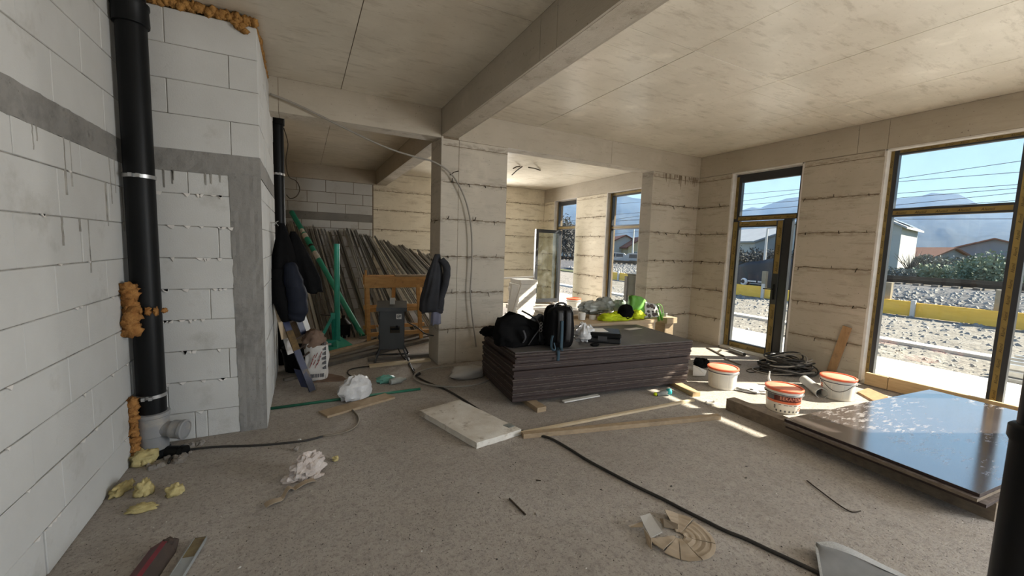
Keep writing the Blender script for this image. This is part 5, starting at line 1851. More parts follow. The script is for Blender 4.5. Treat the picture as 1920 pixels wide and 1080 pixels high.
MB().loft(rounded(rc, 0.30, 0.17, 0.43, seed=2)).build('body', 'fabric_black', rk, smooth=True)
MB().loft(rounded(rc + RM @ V((0.115, 0.10, 0.01)), 0.17, 0.13, 0.42, seed=5, taper=0.3)).build('print_pocket', 'fabric_print', rk, smooth=True)
m = MB().loft(rounded(rc + RM @ V((-0.02, 0.11, 0.0)), 0.26, 0.10, 0.435, seed=9, taper=0.2))
m.build('front_pocket', 'fabric_black', rk, smooth=True)
m = MB()
m.tube(smooth([rc + RM @ V(q) for q in ((-0.07, 0.0, 0.41), (-0.05, -0.005, 0.455), (0.0, -0.01, 0.47), (0.05, -0.005, 0.455), (0.07, 0.0, 0.41))], 4), 0.012, 6)
m.build('grab_handle', 'fabric_black_sheen', rk, smooth=True)
m = MB()
for sx in (-0.035, 0.055):
    m.sheet(lambda u, v: rc + RM @ V((sx - 0.03 + 0.06 * v, -0.088 - 0.014 * sin(u * pi), 0.40 - 0.33 * u)), 10, 3, RM @ V((0, -0.012, 0)))
m.build('shoulder_strap', 'fabric_black_sheen', rk, smooth=True)
m = MB()
sb = [rc + RM @ V(q) for q in ((-0.025, -0.11, 0.30), (-0.026, -0.118, 0.15), (-0.03, -0.125, 0.03), (-0.04, -0.17, 0.008))]
eA, eB = spot(1047, 649, 'z', zt_ + 0.006), spot(1046, 655, 'z', zt_ + 0.006)
eF = fl + ux * ((eB - fl).dot(ux)) + V((0, -0.012, 0))
sb += [V((eA.x, eA.y, zt_ + 0.006)), V((eF.x, eF.y - 0.004, zt_ + 0.002)), V((eF.x, eF.y - 0.016, zt_ - 0.04)), V((eF.x - 0.005, eF.y - 0.018, zt_ - 0.11))]
m.tube(smooth(sb, 5), 0.016, 6, flat=0.25)
m.build('loose_strap', 'strap_blue', rk, smooth=True)
m = MB().tube(smooth([rc + RM @ V(q) for q in ((-0.12, -0.10, 0.15), (-0.14, -0.12, 0.09), (-0.14, -0.13, 0.03), (-0.12, -0.14, 0.008), (-0.10, -0.14, 0.02), (-0.11, -0.12, 0.08))], 5), 0.013, 6, flat=0.3)
m.build('hip_strap', 'strap_blue', rk, smooth=True)

# white carrier bag
p = S(1100, 641)
m = MB()
m.blob((p.x, p.y + 0.06, zt_ + 0.085), (0.115, 0.10, 0.105), seed=51, amp=0.4, freq=2.6, nu=26, nv=16, floor_z=zt_ + 0.001, ridge=True)
tag(m.build('carrier_bag', 'bag_white', smooth='auto'), 'knotted translucent white carrier bag between rucksack and black case', 'bag')
# black case
p = S(1142, 644)
cs = thing('tool_case', (p.x, p.y, zt_), 'flat black case with pale papers on its lid, right of the carrier bag', 'case')
RC = Matrix.Rotation(radians(-38), 3, 'Z')
cc0 = V((p.x + 0.03, p.y + 0.16, zt_))
m = MB().chbox(-0.20, 0.20, -0.16, 0.16, 0.0, 0.055, 0.012)
m.v = [cc0 + RC @ q for q in m.v]
m.build('case_bottom', 'fabric_black_sheen', cs)
m = MB().chbox(-0.202, 0.202, -0.162, 0.162, 0.058, 0.115, 0.014)
m.v = [cc0 + RC @ q for q in m.v]
m.build('case_lid', 'black_plastic', cs)
m = MB().box(-0.206, -0.198, -0.05, 0.05, 0.03, 0.08)
m.box(-0.05, 0.05, -0.168, -0.158, 0.03, 0.08)
m.v = [cc0 + RC @ q for q in m.v]
m.build('latch', 'strap_grey', cs)
m = MB().box(-0.12, 0.06, -0.08, 0.11, 0.0, 0.003)
m.v = [cc0 + Matrix.Rotation(radians(-20), 3, 'Z') @ q + V((-0.02, 0.0, 0.1155)) for q in m.v]
tag(m.build('paper_sheet', 'eps'), 'pale paper lying on the lid of the black case', 'paper')
p = S(1180, 619)
m = MB().prism([p, p + V((0.25, 0.02, 0)), p + V((0.22, 0.10, 0)), p + V((-0.02, 0.08, 0))], (0, 0, 0.003))
tag(m.build('paper_sheet', 'plaster_white'), 'pale paper lying flat on the sheet stack beyond the black case', 'paper')
p = S(1112, 649)
m = MB().blob((p.x + 0.02, p.y, zt_ + 0.014), (0.06, 0.025, 0.018), seed=61, amp=0.4, floor_z=zt_)
tag(m.build('glove', 'fabric_black'), 'small black glove lying in front of the black case', 'glove')

# ---------------------------------------------------------------- bench of plywood behind the stack with site clutter
bz = 0.60
q = [spot(u, v, 'z', bz) for u, v in ((1065, 604), (1230, 598))]
y0 = 4.42
x0b, x1b = 2.75, 4.72
bn2 = thing('plywood_pile', (3.7, 4.75, 0), 'low pile of plywood boards behind the brown sheet stack', 'boards')
for k in range(12):
    MB().box(x0b + rnd.uniform(-.02, .02), x1b + rnd.uniform(-.03, .03), y0 + rnd.uniform(-.01, .01), 5.05 + rnd.uniform(-.02, .02), 0.05 + k * 0.0455, 0.05 + k * 0.0455 + 0.043).build('plywood_board', 'plywood', bn2)
MB().box(x0b, x1b, 4.5, 4.6, 0, 0.05).build('bearer', 'wood_weathered', bn2)
MB().box(x0b, x1b, 4.9, 5.0, 0, 0.05).build('bearer', 'wood_weathered', bn2)
bt_ = 0.05 + 12 * 0.0455 - 0.002
tag(MB().bar(V((2.9, 4.95, bt_ + 0.02)), V((4.2, 4.86, bt_ + 0.02)), 0.09, 0.035).build('plank', 'wood_weathered'), 'brown plank lying on the plywood pile under the clutter', 'plank')
B_on = lambda u, v: spot(u, v, 'z', bt_)
p = spot(1113, 588, 'y', 5.0)
m = MB()
m.blob((p.x - 0.02, 4.98, bt_ + 0.13), (0.26, 0.13, 0.10), seed=71, amp=0.4, freq=2.5, nu=26, nv=16, floor_z=bt_ + 0.035, ridge=True)
m.blob((p.x + 0.22, 5.02, bt_ + 0.15), (0.20, 0.10, 0.11), seed=75, amp=0.45, freq=2.5, nu=22, nv=14, floor_z=bt_ + 0.035, ridge=True)
tag(m.build('film_heap', 'film_grey', smooth='auto'), 'crumpled silver-grey plastic film heaped behind the brown stack', 'film')
p = spot(1160, 585, 'y', 5.02)
m = MB().blob((p.x, 5.02, bt_ + 0.13), (0.14, 0.09, 0.09), seed=79, amp=0.4, freq=2.5, nu=18, nv=12, floor_z=bt_, ridge=True)
tag(m.build('green_film', 'film_green', smooth='auto'), 'pale green plastic film behind the black hood', 'film')
p = spot(1111, 595, 'y', 4.72)
m = MB().lathe((p.x, 4.72, bt_), [(0.048, 0), (0.048, 0.06), (0.036, 0.06), (0.036, 0.002)], 20)
tag(m.build('tape_roll', 'eps', smooth='auto'), 'white tape roll on the plywood pile in front of the film', 'tape roll')
p = spot(1095, 592, 'y', 4.75)
m = MB().lathe((p.x - 0.04, 4.75, bt_), [(0.05, 0), (0.055, 0.09), (0.05, 0.1), (0, 0.1)], 18)
tag(m.build('white_cup', 'eps', smooth='auto'), 'white tub beside the tape roll, right of the rucksack', 'tub')
hv = thing('hi_vis_vest', (3.9, 4.6, bt_), 'bright yellow high-visibility vest crumpled on the plywood pile', 'vest')
m = MB()
for (u, v, r1, r2, h) in ((1140, 594, .12, .07, .06), (1160, 599, .15, .08, .07), (1172, 604, .09, .06, .04), (1194, 601, .10, .06, .07)):
    p = spot(u, v, 'y', 4.55)
    m.blob((p.x, 4.55 + 0.0, bt_ + h * 0.6), (r1, r2, h), seed=u, amp=0.75, freq=3.0, nu=26, nv=16, rot=-0.4, floor_z=bt_ + 0.002, ridge=True)
m.build('cloth', 'hi_vis', hv, smooth=True)
p = spot(1171, 589, 'y', 4.52)
m = MB().blob((p.x, 4.50, bt_ + 0.13), (0.115, 0.10, 0.105), seed=88, amp=0.22, freq=2.2, nu=24, nv=16, ridge=True)
tag(m.build('black_hood', 'fabric_black', smooth=True), 'round black hood lying on the yellow vest', 'hood')
# shopping bag lying on its side
p = spot(1212, 583, 'y', 4.62)
sp = thing('shopping_bag', (p.x, 4.62, bt_), 'green and white printed shopping bag with green handles at the right end', 'bag')
rings = []
c = V((p.x - 0.02, 4.70, bt_))
for i in range(11):
    t_ = i / 10
    ring = []
    for j in range(28):
        a = 2 * pi * j / 28
        e_ = 0.7
        x = math.copysign(abs(cos(a)) ** e_, cos(a)) * (0.27 - 0.10 * t_)
        y = math.copysign(abs(sin(a)) ** e_, sin(a)) * (0.14 - 0.07 * t_)
        nz = noise.noise(V((cos(a) * 2, sin(a) * 2, t_ * 3))) * 0.03
        ring.append(V((c.x + x - 0.09 * t_ + nz, c.y + y + nz, bt_ + 0.002 + 0.33 * t_ + (nz if i else 0) - 0.13 * t_ * max(0, x + 0.02) / 0.2)))
    rings.append(ring)
MB().loft(rings).build('body', 'bag_green', sp, smooth=True)
m = MB()
fy_ = lambda u, v: V((c.x - 0.09 + 0.30 * u + 0.06 * v, c.y - 0.158 + 0.07 * v, bt_ + 0.01 + (0.24 - 0.07 * u) * v))
m.sheet(lambda u, v: fy_(u, v) + V((0, 0.02 * noise.noise(V((u * 4, v * 4, 1))), 0)), 10, 8, (0, -0.004, 0))
m.build('print_panel', 'bag_pattern', sp, smooth=True)
m = MB()
for (u, v, a_, b_) in ((.2, .75, .03, .022), (.45, .8, .035, .03), (.62, .7, .02, .025), (.25, .4, .022, .03), (.55, .42, .015, .03), (.3, .12, .028, .018), (.62, .2, .032, .022), (.85, .55, .018, .03), (.8, .25, .025, .02), (.08, .2, .02, .03)):
    q = fy_(u, v) + V((0, -0.012, 0))
    n_ = V((0, -0.9, 0.4)).normalized()
    MB().lathe(q, [(a_, -0.006), (a_, 0.004), (0, 0.004)], 10, zdir=n_).build('print_spot', 'bag_brown', sp)
m = MB()
for kx in (0.0, 0.07):
    m.tube(smooth([c + V(q) for q in ((0.20 + kx, -0.06, 0.20), (0.25 + kx, -0.10, 0.17), (0.255 + kx, -0.13, 0.06), (0.235 + kx, -0.15, -0.06), (0.20 + kx, -0.14, 0.03), (0.19 + kx, -0.10, 0.13))], 4), 0.02, 6, flat=0.25)
m.build('handle', 'bag_green', sp, smooth=True)
p = spot(1245, 602, 'y', 4.6)
m = MB().lathe((p.x, 4.6, bt_), [(0.038, 0.0), (0.045, 0.05), (0.04, 0.055), (0.03, 0.02), (0, 0.02)], 16)
m.v = [V((q.x, q.y, q.z)) for q in m.v]
tag(m.build('small_cup', 'grey_pvc', smooth='auto'), 'small grey cup right of the shopping bag handles', 'cup')
MB().box(p.x - 0.1, p.x + 0.12, 4.45, 4.75, bt_ - 0.09, bt_ - 0.001).build('plywood_board', 'plywood', bn2)
MB().box(p.x - 0.08, p.x + 0.1, 4.5, 4.7, 0.0, bt_ - 0.091).build('bearer', 'wood_weathered', bn2)
o = MB().chbox(2.62, 2.80, 4.62, 4.74, 0.0, bt_ + 0.045, 0.004)
tag(o.build('timber_post', 'wood_weathered'), 'timber offcut behind the left end of the brown stack', 'timber')

# white PVC pipe and cement sack at the foot of the column
a = spot(858, 679, 'y', 5.08)
b = V((2.35, 5.09, 0.07))
a = V((a.x, 5.09, 0.07))
o = MB().lathe(a, [(0.072, 0.0), (0.072, 0.02), (0.064, 0.03), (0.062, 0.06), (0.062, b.x - a.x), (0.055, b.x - a.x), (0.055, 0.05), (0, 0.05)], 22, zdir=(1, 0, 0)).build('pvc_pipe', 'conduit_grey', None, smooth='auto')
tag(o, 'grey plastic pipe lying along the foot of the column', 'pipe')
p = F(885, 712)
m = MB().blob((p.x, p.y + 0.12, 0.05), (0.24, 0.15, 0.09), seed=95, amp=0.3, freq=1.8, nu=22, nv=12, floor_z=0.0)
tag(m.build('cement_sack', 'cardboard_grey', smooth=True), 'dusty slumped sack between column foot and brown stack', 'sack')


# ---------------------------------------------------------------- hanging jackets
def jacket(e, cx, cy, ztop, zbot, wtop, wbot, dtop, dbot, mat, seed, folds=7, skew=0.0, name='body', n=40, k=22, hem=0.05):
    rings = []
    for i in range(k + 1):
        t_ = i / k
        z = ztop + (zbot - ztop) * t_
        w = wtop + (wbot - wtop) * min(1, t_ * 1.25) ** 0.8
        d = dtop + (dbot - dtop) * min(1, t_ * 1.4)
        ring = []
        for j in range(n):
            a = 2 * pi * j / n
            f_ = 1 + 0.10 * t_ ** 0.5 * sin(folds * a + seed + 1.5 * t_) + 0.16 * noise.noise(V((cos(a) * 1.5 + seed, sin(a) * 1.5, t_ * 3)))
            p = V((cx + skew * t_ + cos(a) * w / 2 * f_, cy + sin(a) * d / 2 * f_, z + (hem * noise.noise(V((cos(a) * 2, sin(a) * 2, seed))) * t_ if i else 0)))
            ring.append(p)
        rings.append(ring)
    return MB().loft(rings).build(name, mat, e, smooth=True)


def sleeve(e, pts, radii, mat, seed, name='sleeve', puff=0.0):
    P_ = smooth(pts, 7)
    rs = []
    for i in range(len(P_)):
        t_ = i / (len(P_) - 1) * (len(radii) - 1)
        a = min(int(t_), len(radii) - 2)
        rr_ = radii[a] + (radii[a + 1] - radii[a]) * (t_ - a)
        rs.append(rr_ * (1 + 0.12 * noise.noise(V((i * 0.5, seed, 0))) + puff * abs(sin(i * 0.55))))
    return MB().tube(P_, rs, 14).build(name, mat, e, smooth=True)


jx = PX
j1 = thing('hanging_jacket', (jx + 0.12, 5.0, 0.8), 'black jacket with a navy quilted sleeve hanging on the block corner', 'jacket')
jacket(j1, jx + 0.10, 5.02, 1.78, 0.93, 0.05, 0.34, 0.06, 0.36, 'fabric_black', 3, skew=0.03)
jacket(j1, jx + 0.20, 5.12, 1.70, 1.04, 0.05, 0.34, 0.05, 0.30, 'fabric_black', 9, skew=0.13, name='second_layer')
sleeve(j1, [V((jx + 0.17, 4.92, 1.36)), V((jx + 0.19, 4.88, 1.22)), V((jx + 0.225, 4.86, 1.05)), V((jx + 0.235, 4.86, 0.86)), V((jx + 0.20, 4.87, 0.77))], [0.05, 0.085, 0.095, 0.095, 0.075], 'fabric_navy', 2, puff=0.08)
sleeve(j1, [V((jx + 0.06, 4.92, 1.3)), V((jx + 0.07, 4.88, 1.05)), V((jx + 0.12, 4.88, 0.85)), V((jx + 0.14, 4.88, 0.75))], [0.06, 0.08, 0.075, 0.05], 'fabric_black', 5)
m = MB().tube([V((PX - 0.01, 5.0, 1.775)), V((PX + 0.05, 5.0, 1.785)), V((PX + 0.07, 5.0, 1.80))], 0.005, 6)
m.tube([V((PX + 0.03, 5.0, 1.75)), V((PX + 0.05, 4.985, 1.775)), V((PX + 0.07, 5.0, 1.75))], 0.004, 5)
m.build('hanger_loop', 'steel', j1)

j2 = thing('hanging_jacket', (1.58, 5.28, 0.6), 'grey work jacket with lilac lining hanging on the column edge', 'jacket')
q0 = spot(822, 478, 'y', 5.16)
q1 = spot(822, 610, 'y', 5.16)
jacket(j2, 1.565, 5.18, q0.z + 0.01, 0.74, 0.07, 0.30, 0.06, 0.20, 'fabric_grey', 6, skew=-0.07, folds=9)
sleeve(j2, [V((1.60, 5.13, 1.42)), V((1.665, 5.10, 1.32)), V((1.655, 5.10, 1.12)), V((1.60, 5.10, 0.92)), V((1.57, 5.11, 0.78))], [0.04, 0.05, 0.045, 0.04, 0.03], 'fabric_grey', 4)
jacket(j2, 1.555, 5.16, 1.0, q1.z + 0.02, 0.06, 0.13, 0.05, 0.09, 'fabric_lilac', 12, skew=-0.005, folds=5, name='lining')
sleeve(j2, [V((1.53, 5.26, 1.34)), V((1.48, 5.28, 1.15)), V((1.44, 5.28, 0.92)), V((1.43, 5.27, 0.72))], [0.03, 0.045, 0.045, 0.03], 'fabric_grey', 8)

# ---------------------------------------------------------------- navy steel ladder-like frame, white strips, sack, bucket
ld = thing('steel_ladder', F(583, 735), 'narrow navy steel ladder with rungs leaning on the block corner under the jacket', 'ladder')
g0 = F(586, 733, 0.01)
t0_ = V((PX + 0.02, 5.02, 1.02))
dn = (t0_ - g0)
m = MB().bar(g0, t0_, 0.062, 0.03, up=(0.3, -1, 0.3))
m.build('rail', 'navy_steel', ld)
m = MB().bar(g0 + dn * 0.42 + V((0, -0.003, 0.002)), g0 + dn * 0.62 + V((0, -0.003, 0.002)), 0.064, 0.032, up=(0.3, -1, 0.3))
m.build('rust_band', 'rust_patch', ld)
g1 = V((0.17, 5.22, 0.02))
t1_ = V((PX + 0.13, 5.22, 1.02))
MB().bar(g1, t1_, 0.06, 0.03, up=(0.3, -1, 0.3)).build('rail', 'navy_steel', ld)
for k in (0.33, 0.42, 0.52, 0.7):
    MB().tube([g0 + dn * k, g1 + (t1_ - g1) * k + V((0.05, 0, 0))], 0.011, 8).build('rung', 'rusty_brown', ld)
MB().prism([g0 + dn * 0.02 + V((-0.10, 0.05, 0.02)), g0 + dn * 0.02 + V((0.0, 0.02, 0.0)), g0 + dn * 0.2 + V((-0.01, 0.02, 0)), g0 + dn * 0.22 + V((-0.10, 0.06, 0))], (0, 0.02, 0)).build('foot_plate', 'navy_steel', ld)
p0 = V((PX + 0.045, 4.93, 0.93))
m = MB().bar(p0, V((PX + 0.16, 5.02, 0.36)), 0.07, 0.02, up=(0.3, -1, 0.2))
tag(m.build('plaster_strip', 'plaster_white'), 'off-white board strip leaning under the hanging black jacket', 'strip')
m = MB().bar(V((PX + 0.035, 4.9, 1.0)), V((PX + 0.105, 4.93, 0.55)), 0.06, 0.02, up=(0.3, -1, 0.2))
tag(m.build('plaster_strip', 'plywood'), 'buff board strip leaning behind the navy frame, nearest the block wall', 'strip')
m = MB().bar(V((0.20, 5.42, 0.01)), V((PX + 0.19, 5.42, 1.05)), 0.055, 0.012, up=(0.3, -1, 0.2))
tag(m.build('white_strip', 'eps'), 'bright white strip standing between the two navy rails', 'strip')
# black tub behind
p = V((-0.08, 5.62, 0))
bk = thing('black_tub', p, 'black mortar tub on the floor behind the navy frame', 'tub')
MB().lathe(p, [(0.0, 0.0), (0.13, 0.0), (0.165, 0.28), (0.172, 0.28), (0.172, 0.295), (0.155, 0.295), (0.125, 0.02), (0, 0.02)], 26).build('body', 'black_plastic', bk, smooth='auto')
m = MB().tube([p + V((0.17 * cos(a), 0.17 * sin(a) * 0.5 - 0.05, 0.28 - 0.11 * sin(a))) for a in [pi * k / 12 for k in range(13)]], 0.005, 5)
m.build('handle', 'steel', bk)
m = MB().blob((-0.02, 5.5, 0.12), (0.11, 0.13, 0.10), seed=17, amp=0.4, nu=18, nv=10, floor_z=0)
tag(m.build('dark_rag', 'fabric_black', smooth=True), 'dark rag on the floor under the navy frame', 'rag')
# paper sack with red script
sx = F(594, 716)
sk_ = thing('paper_sack', (sx.x, sx.y + 0.1, 0), 'open white paper sack with red script standing by the navy frame', 'sack')
rings, rings2 = [], []
for i in range(15):
    t_ = i / 14
    ring = []
    for j in range(30):
        a = 2 * pi * j / 30
        e_ = 0.6
        x = math.copysign(abs(cos(a)) ** e_, cos(a)) * (0.115 + 0.012 * sin(t_ * 3))
        y = math.copysign(abs(sin(a)) ** e_, sin(a)) * (0.085 + 0.01 * t_)
        nz = 0.018 * noise.noise(V((cos(a) * 2, sin(a) * 2, t_ * 4)))
        ring.append(V((sx.x + x + nz + 0.01 * t_, sx.y + 0.10 + y + nz, 0.002 + 0.42 * t_ + (0.05 * noise.noise(V((cos(a) * 2, sin(a) * 2, 5))) * t_ ** 3))))
    rings.append(ring)
MB().loft(rings).build('body', 'paper_sack', sk_, smooth=True)
m = MB()
m.blob((sx.x - 0.02, sx.y + 0.10, 0.45), (0.12, 0.09, 0.12), seed=23, amp=0.5, freq=2.2, nu=22, nv=14, ridge=True)
m.build('rolled_top', 'sack_brown', sk_, smooth=True)
m = MB()
for k, (x, z) in enumerate(((-.06, .2), (-.045, .24), (-.02, .23), (-.005, .19), (.02, .23), (.03, .27), (.0, .31), (-.03, .29), (.045, .32))):
    c = V((sx.x + x, sx.y + 0.0, z))
    m.tube([c + V((-0.012, 0, -0.03)), c + V((0.0, -0.002, 0.0)), c + V((0.014, 0, 0.028))], 0.003, 4)
m.build('red_script', 'ink_red', sk_)
m = MB()
for k in range(6):
    for j in range(3):
        m.box(sx.x + 0.065 + 0.014 * j, sx.x + 0.073 + 0.014 * j, sx.y + 0.006, sx.y + 0.02, 0.14 + 0.055 * k, 0.165 + 0.055 * k + 0.008 * j)
for k in range(7):
    m.box(sx.x - 0.09 + 0.025 * k, sx.x - 0.073 + 0.025 * k, sx.y + 0.004, sx.y + 0.02, 0.05, 0.09)
m.build('grey_print', 'ink_grey', sk_)['kind'] = 'stuff'
m = MB().prism([F(588, 716, 0.012), F(652, 713, 0.012), F(642, 705, 0.02), F(615, 700, 0.03), F(605, 708, 0.02)], (0, 0, -0.01))
tag(m.build('red_board', 'sack_brown'), 'flat brownish red offcut on the floor beside the paper sack', 'board')
m = MB()
m.bar(F(532, 712, 0.02), F(590, 700, 0.02), 0.05, 0.03)
tag(m.build('dark_batten', 'wood_grey'), 'dark batten on the floor behind the navy frame foot', 'batten')

# ---------------------------------------------------------------- green welded stand and green prop
gs = thing('green_stand', F(632, 655), 'green steel stand with upright tube and triangular braces on the floor', 'stand')
gp = F(633, 652)
gt = spot(630, 457, 'y', gp.y)
MB().tube([V((gp.x, gp.y, 0.06)), V((gp.x, gp.y, gt.z))], 0.041, 16).build('upright', 'green_paint', gs, smooth='auto')
ft = F(604, 652)
MB().chbox(ft.x, gp.x + 0.04, gp.y - 0.05, gp.y + 0.05, 0.02, 0.13, 0.004).build('foot_beam', 'green_paint', gs)
m = MB().prism([V((gp.x - 0.02, gp.y - 0.25, 0.01)), V((gp.x + 0.26, gp.y - 0.12, 0.01)), V((gp.x + 0.05, gp.y + 0.05, 0.16)), V((gp.x - 0.02, gp.y, 0.16))], (-0.05, 0.06, 0.0))
m.build('gusset', 'green_paint', gs)
MB().chbox(gp.x - 0.30, gp.x - 0.02, gp.y - 0.28, gp.y - 0.12, 0.005, 0.05, 0.004).build('foot_beam', 'green_paint', gs)
ap = spot(624, 592, 'y', gp.y - 0.02)
MB().bar(ap, V((gp.x - 0.27, gp.y - 0.05, 0.1)), 0.04, 0.04).build('brace', 'green_paint', gs)
MB().bar(ap, V((gp.x - 0.045, gp.y, 0.12)), 0.04, 0.04).build('brace', 'green_paint', gs)
MB().obox(ap, (0.03, 0, 0.0), (0, 0.03, 0), (0, 0, 0.045)).build('brace_head', 'green_paint', gs)
MB().tube([ap + V((0.03, 0, 0)), ap + V((-0.17, 0.02, 0.02))], 0.008, 6).build('pin', 'rebar', gs)
MB().box(gp.x - 0.16, gp.x - 0.09, gp.y - 0.053, gp.y - 0.05, 0.06, 0.09).build('sticker', 'sticker', gs)

gr = thing('green_prop', F(680, 632), 'long green telescopic prop leaning left across the stacked profiles', 'prop')
pb = F(680, 630, 0.03)
pt = spot(547, 398, 'y', 9.55)
dv = pt - pb
MB().tube([pb, pb + dv * 0.70], 0.046, 14).build('lower_tube', 'green_paint', gr, smooth='auto')
MB().tube([pb + dv * 0.70, pb + dv * 0.80], 0.052, 14).build('collar', 'green_paint', gr, smooth='auto')
MB().tube([pb + dv * 0.80, pb + dv * 0.835], 0.040, 14).build('bare_thread', 'galvanised_light', gr, smooth='auto')
MB().tube([pb + dv * 0.835, pb + dv], 0.050, 14).build('upper_tube', 'green_paint', gr, smooth='auto')
MB().tube([pb + dv * 0.575, pb + dv * 0.635], 0.0475, 14).build('sticker', 'sticker', gr, smooth='auto')
MB().tube([pb + dv * 0.68, pb + dv * 0.695], 0.048, 14).build('dark_band', 'ink', gr, smooth='auto')
MB().tube([pb + dv * 0.755, pb + dv * 0.79], 0.0535, 14).build('pale_tape', 'plaster_white', gr, smooth='auto')
MB().obox(pb + V((0, 0, -0.01)), (0.07, 0, 0), (0, 0.07, 0), (0, 0, 0.012)).build('base_plate', 'galvanised_dark', gr)

# ---------------------------------------------------------------- profiles leaning against the rear wall
tops = [(536, 419), (546, 416), (556, 420), (566, 424), (585, 427), (600, 429), (620, 431), (648, 433), (652, 431), (668, 433), (690, 440), (712, 449), (722, 455), (735, 458), (748, 462), (760, 464), (775, 470), (790, 476), (806, 480), (826, 486)]
r = random.Random(40)


def lerp_top(s):
    t_ = s * (len(tops) - 1)
    i = min(int(t_), len(tops) - 2)
    k = t_ - i
    return tops[i][0] + (tops[i + 1][0] - tops[i][0]) * k, tops[i][1] + (tops[i + 1][1] - tops[i][1]) * k


NP = 84
for i in range(NP):
    layer = i % 3
    s = (i + r.uniform(-0.3, 0.3)) / (NP - 1)
    s = min(1, max(0, s))
    u, v = lerp_top(s)
    v += r.uniform(-2, 5) + layer * 1.5
    k = 0.24 + 0.10 * min(1, max(0, (u - 540) / 110)) + 0.5 * min(1, max(0, (u - 655) / 90)) + 0.05 * max(0, (u - 745) / 30)
    k += r.uniform(-0.02, 0.02)
    yt = 10.36 - 0.06 * layer - 0.02 * r.random()
    T_ = spot(u, v, 'y', yt)
    yb = 7.75 - 0.28 * layer + r.uniform(-0.15, 0.15)
    # foot on the floor, further right: the bundle leans sideways as well
    vb = 628 - 0.02 * (u - 540)
    fb = F(u + k * (vb - v), vb)
    B0 = V((fb.x, yb, 0.0))
    # slide the foot along the same sight direction so that the lean reads the same
    B0.x = fb.x * (yb / fb.y) if fb.y > 0.1 else fb.x
    d = (T_ - B0)
    dn = d.normalized()
    side = dn.cross(V((0, -0.9, 0.45))).normalized()
    upv = side.cross(dn)
    w, h = r.choice(((0.028, 0.07), (0.042, 0.05), (0.045, 0.045), (0.022, 0.06)))
    mt_ = ('galvanised_light', 'galvanised_dark', 'galvanised', 'galvanised_dark', 'galvanised')[i % 5]
    if i in (3, 9, 10):
        mt_ = 'galvanised_light'
    m = MB()
    # open channel: web and two flanges
    a_, b_ = B0 + upv * 0.0, T_
    tk = 0.005
    m.obox((a_ + b_) / 2, d / 2, side * w / 2, upv * tk)
    m.obox((a_ + b_) / 2 + side * (w / 2 - tk / 2) + upv * h * 0.45, d / 2, side * tk / 2, upv * h * 0.45)
    m.obox((a_ + b_) / 2 - side * (w / 2 - tk / 2) + upv * h * 0.45, d / 2, side * tk / 2, upv * h * 0.45)
    dz = min(p.z for p in m.v)
    m.v = [p - V((0, 0, dz)) for p in m.v]
    o = m.build('metal_profile', mt_)
    tag(o, 'long grey metal profile leaning in the row against the rear wall', 'profile', 'grey metal profiles leaning in a row against the rear wall')

# dark barrel / clutter at their foot
p = F(640, 632)
m = MB().lathe((0.60, 7.3, 0.02), [(0, 0), (0.10, 0), (0.12, 0.22), (0.03, 0.32), (0.03, 0.36), (0, 0.36)], 18)
tag(m.build('glass_flask', 'black_plastic', smooth='auto'), 'dark glossy canister on the floor behind the green stand', 'canister')

# ---------------------------------------------------------------- wooden trestle
tr = thing('trestle', (1.4, 6.9, 0), 'orange timber trestle with deep top boards behind the grey cabinet', 'trestle')
yt = 6.9
TL, TR_ = spot(683, 540, 'y', yt), spot(803, 539, 'y', yt)
zt0, zt1 = TL.z - 0.0, spot(683, 519, 'y', yt).z
x0, x1 = TL.x, TR_.x + 0.05
MB().box(x0, x1, yt - 0.02, yt + 0.02, zt0, zt1).build('top_board', 'wood_orange', tr)
MB().box(x0 + 0.02, x1 - 0.02, yt + 0.26, yt + 0.30, zt0 + 0.03, zt1 + 0.01).build('top_board', 'wood_orange', tr)
MB().box(x0 + 0.50, x1, yt - 0.015, yt + 0.14, zt1, zt1 + 0.025).build('top_plank', 'wood_weathered', tr)
MB().box(x0 + 0.02, x0 + 0.52, yt + 0.14, yt + 0.28, zt1 - 0.02, zt1 + 0.005).build('top_plank', 'wood_orange', tr)
for (xa, xb, ya, yb) in ((x0 + 0.05, x0 + 0.04, yt + 0.03, yt - 0.22), (x0 + 0.06, x0 + 0.10, yt + 0.25, yt + 0.45), (x1 - 0.24, x1 - 0.22, yt + 0.03, yt - 0.22), (x1 - 0.12, x1 - 0.08, yt + 0.25, yt + 0.45), (x0 + 0.52, x0 + 0.52, yt + 0.27, yt + 0.4)):
    m = MB().bar((xa, ya, zt1 - 0.02), (xb, yb, 0.0), 0.055, 0.05, up=(0, 1, 0))
    m.build('leg', 'wood_orange', tr)
zr = spot(760, 577, 'y', yt).z
for yy, zz in ((yt - 0.09, zr), (yt + 0.34, zr - 0.02)):
    MB().box(x0 + 0.03, x1 - 0.02, yy - 0.015, yy + 0.015, zz - 0.035, zz + 0.035).build('rail', 'wood_orange', tr)
for yy in (yt - 0.2, yt + 0.42):
    MB().box(x0 + 0.03, x1, yy - 0.02, yy + 0.02, 0.12, 0.18).build('rail', 'wood_orange', tr)
MB().bar((x0 + 0.035, yt + 0.1, zt1 - 0.1), (x0 + 0.035, yt + 0.08, zt1 + 0.10), 0.03, 0.04, up=(0, 1, 0)).build('stub', 'wood_orange', tr)

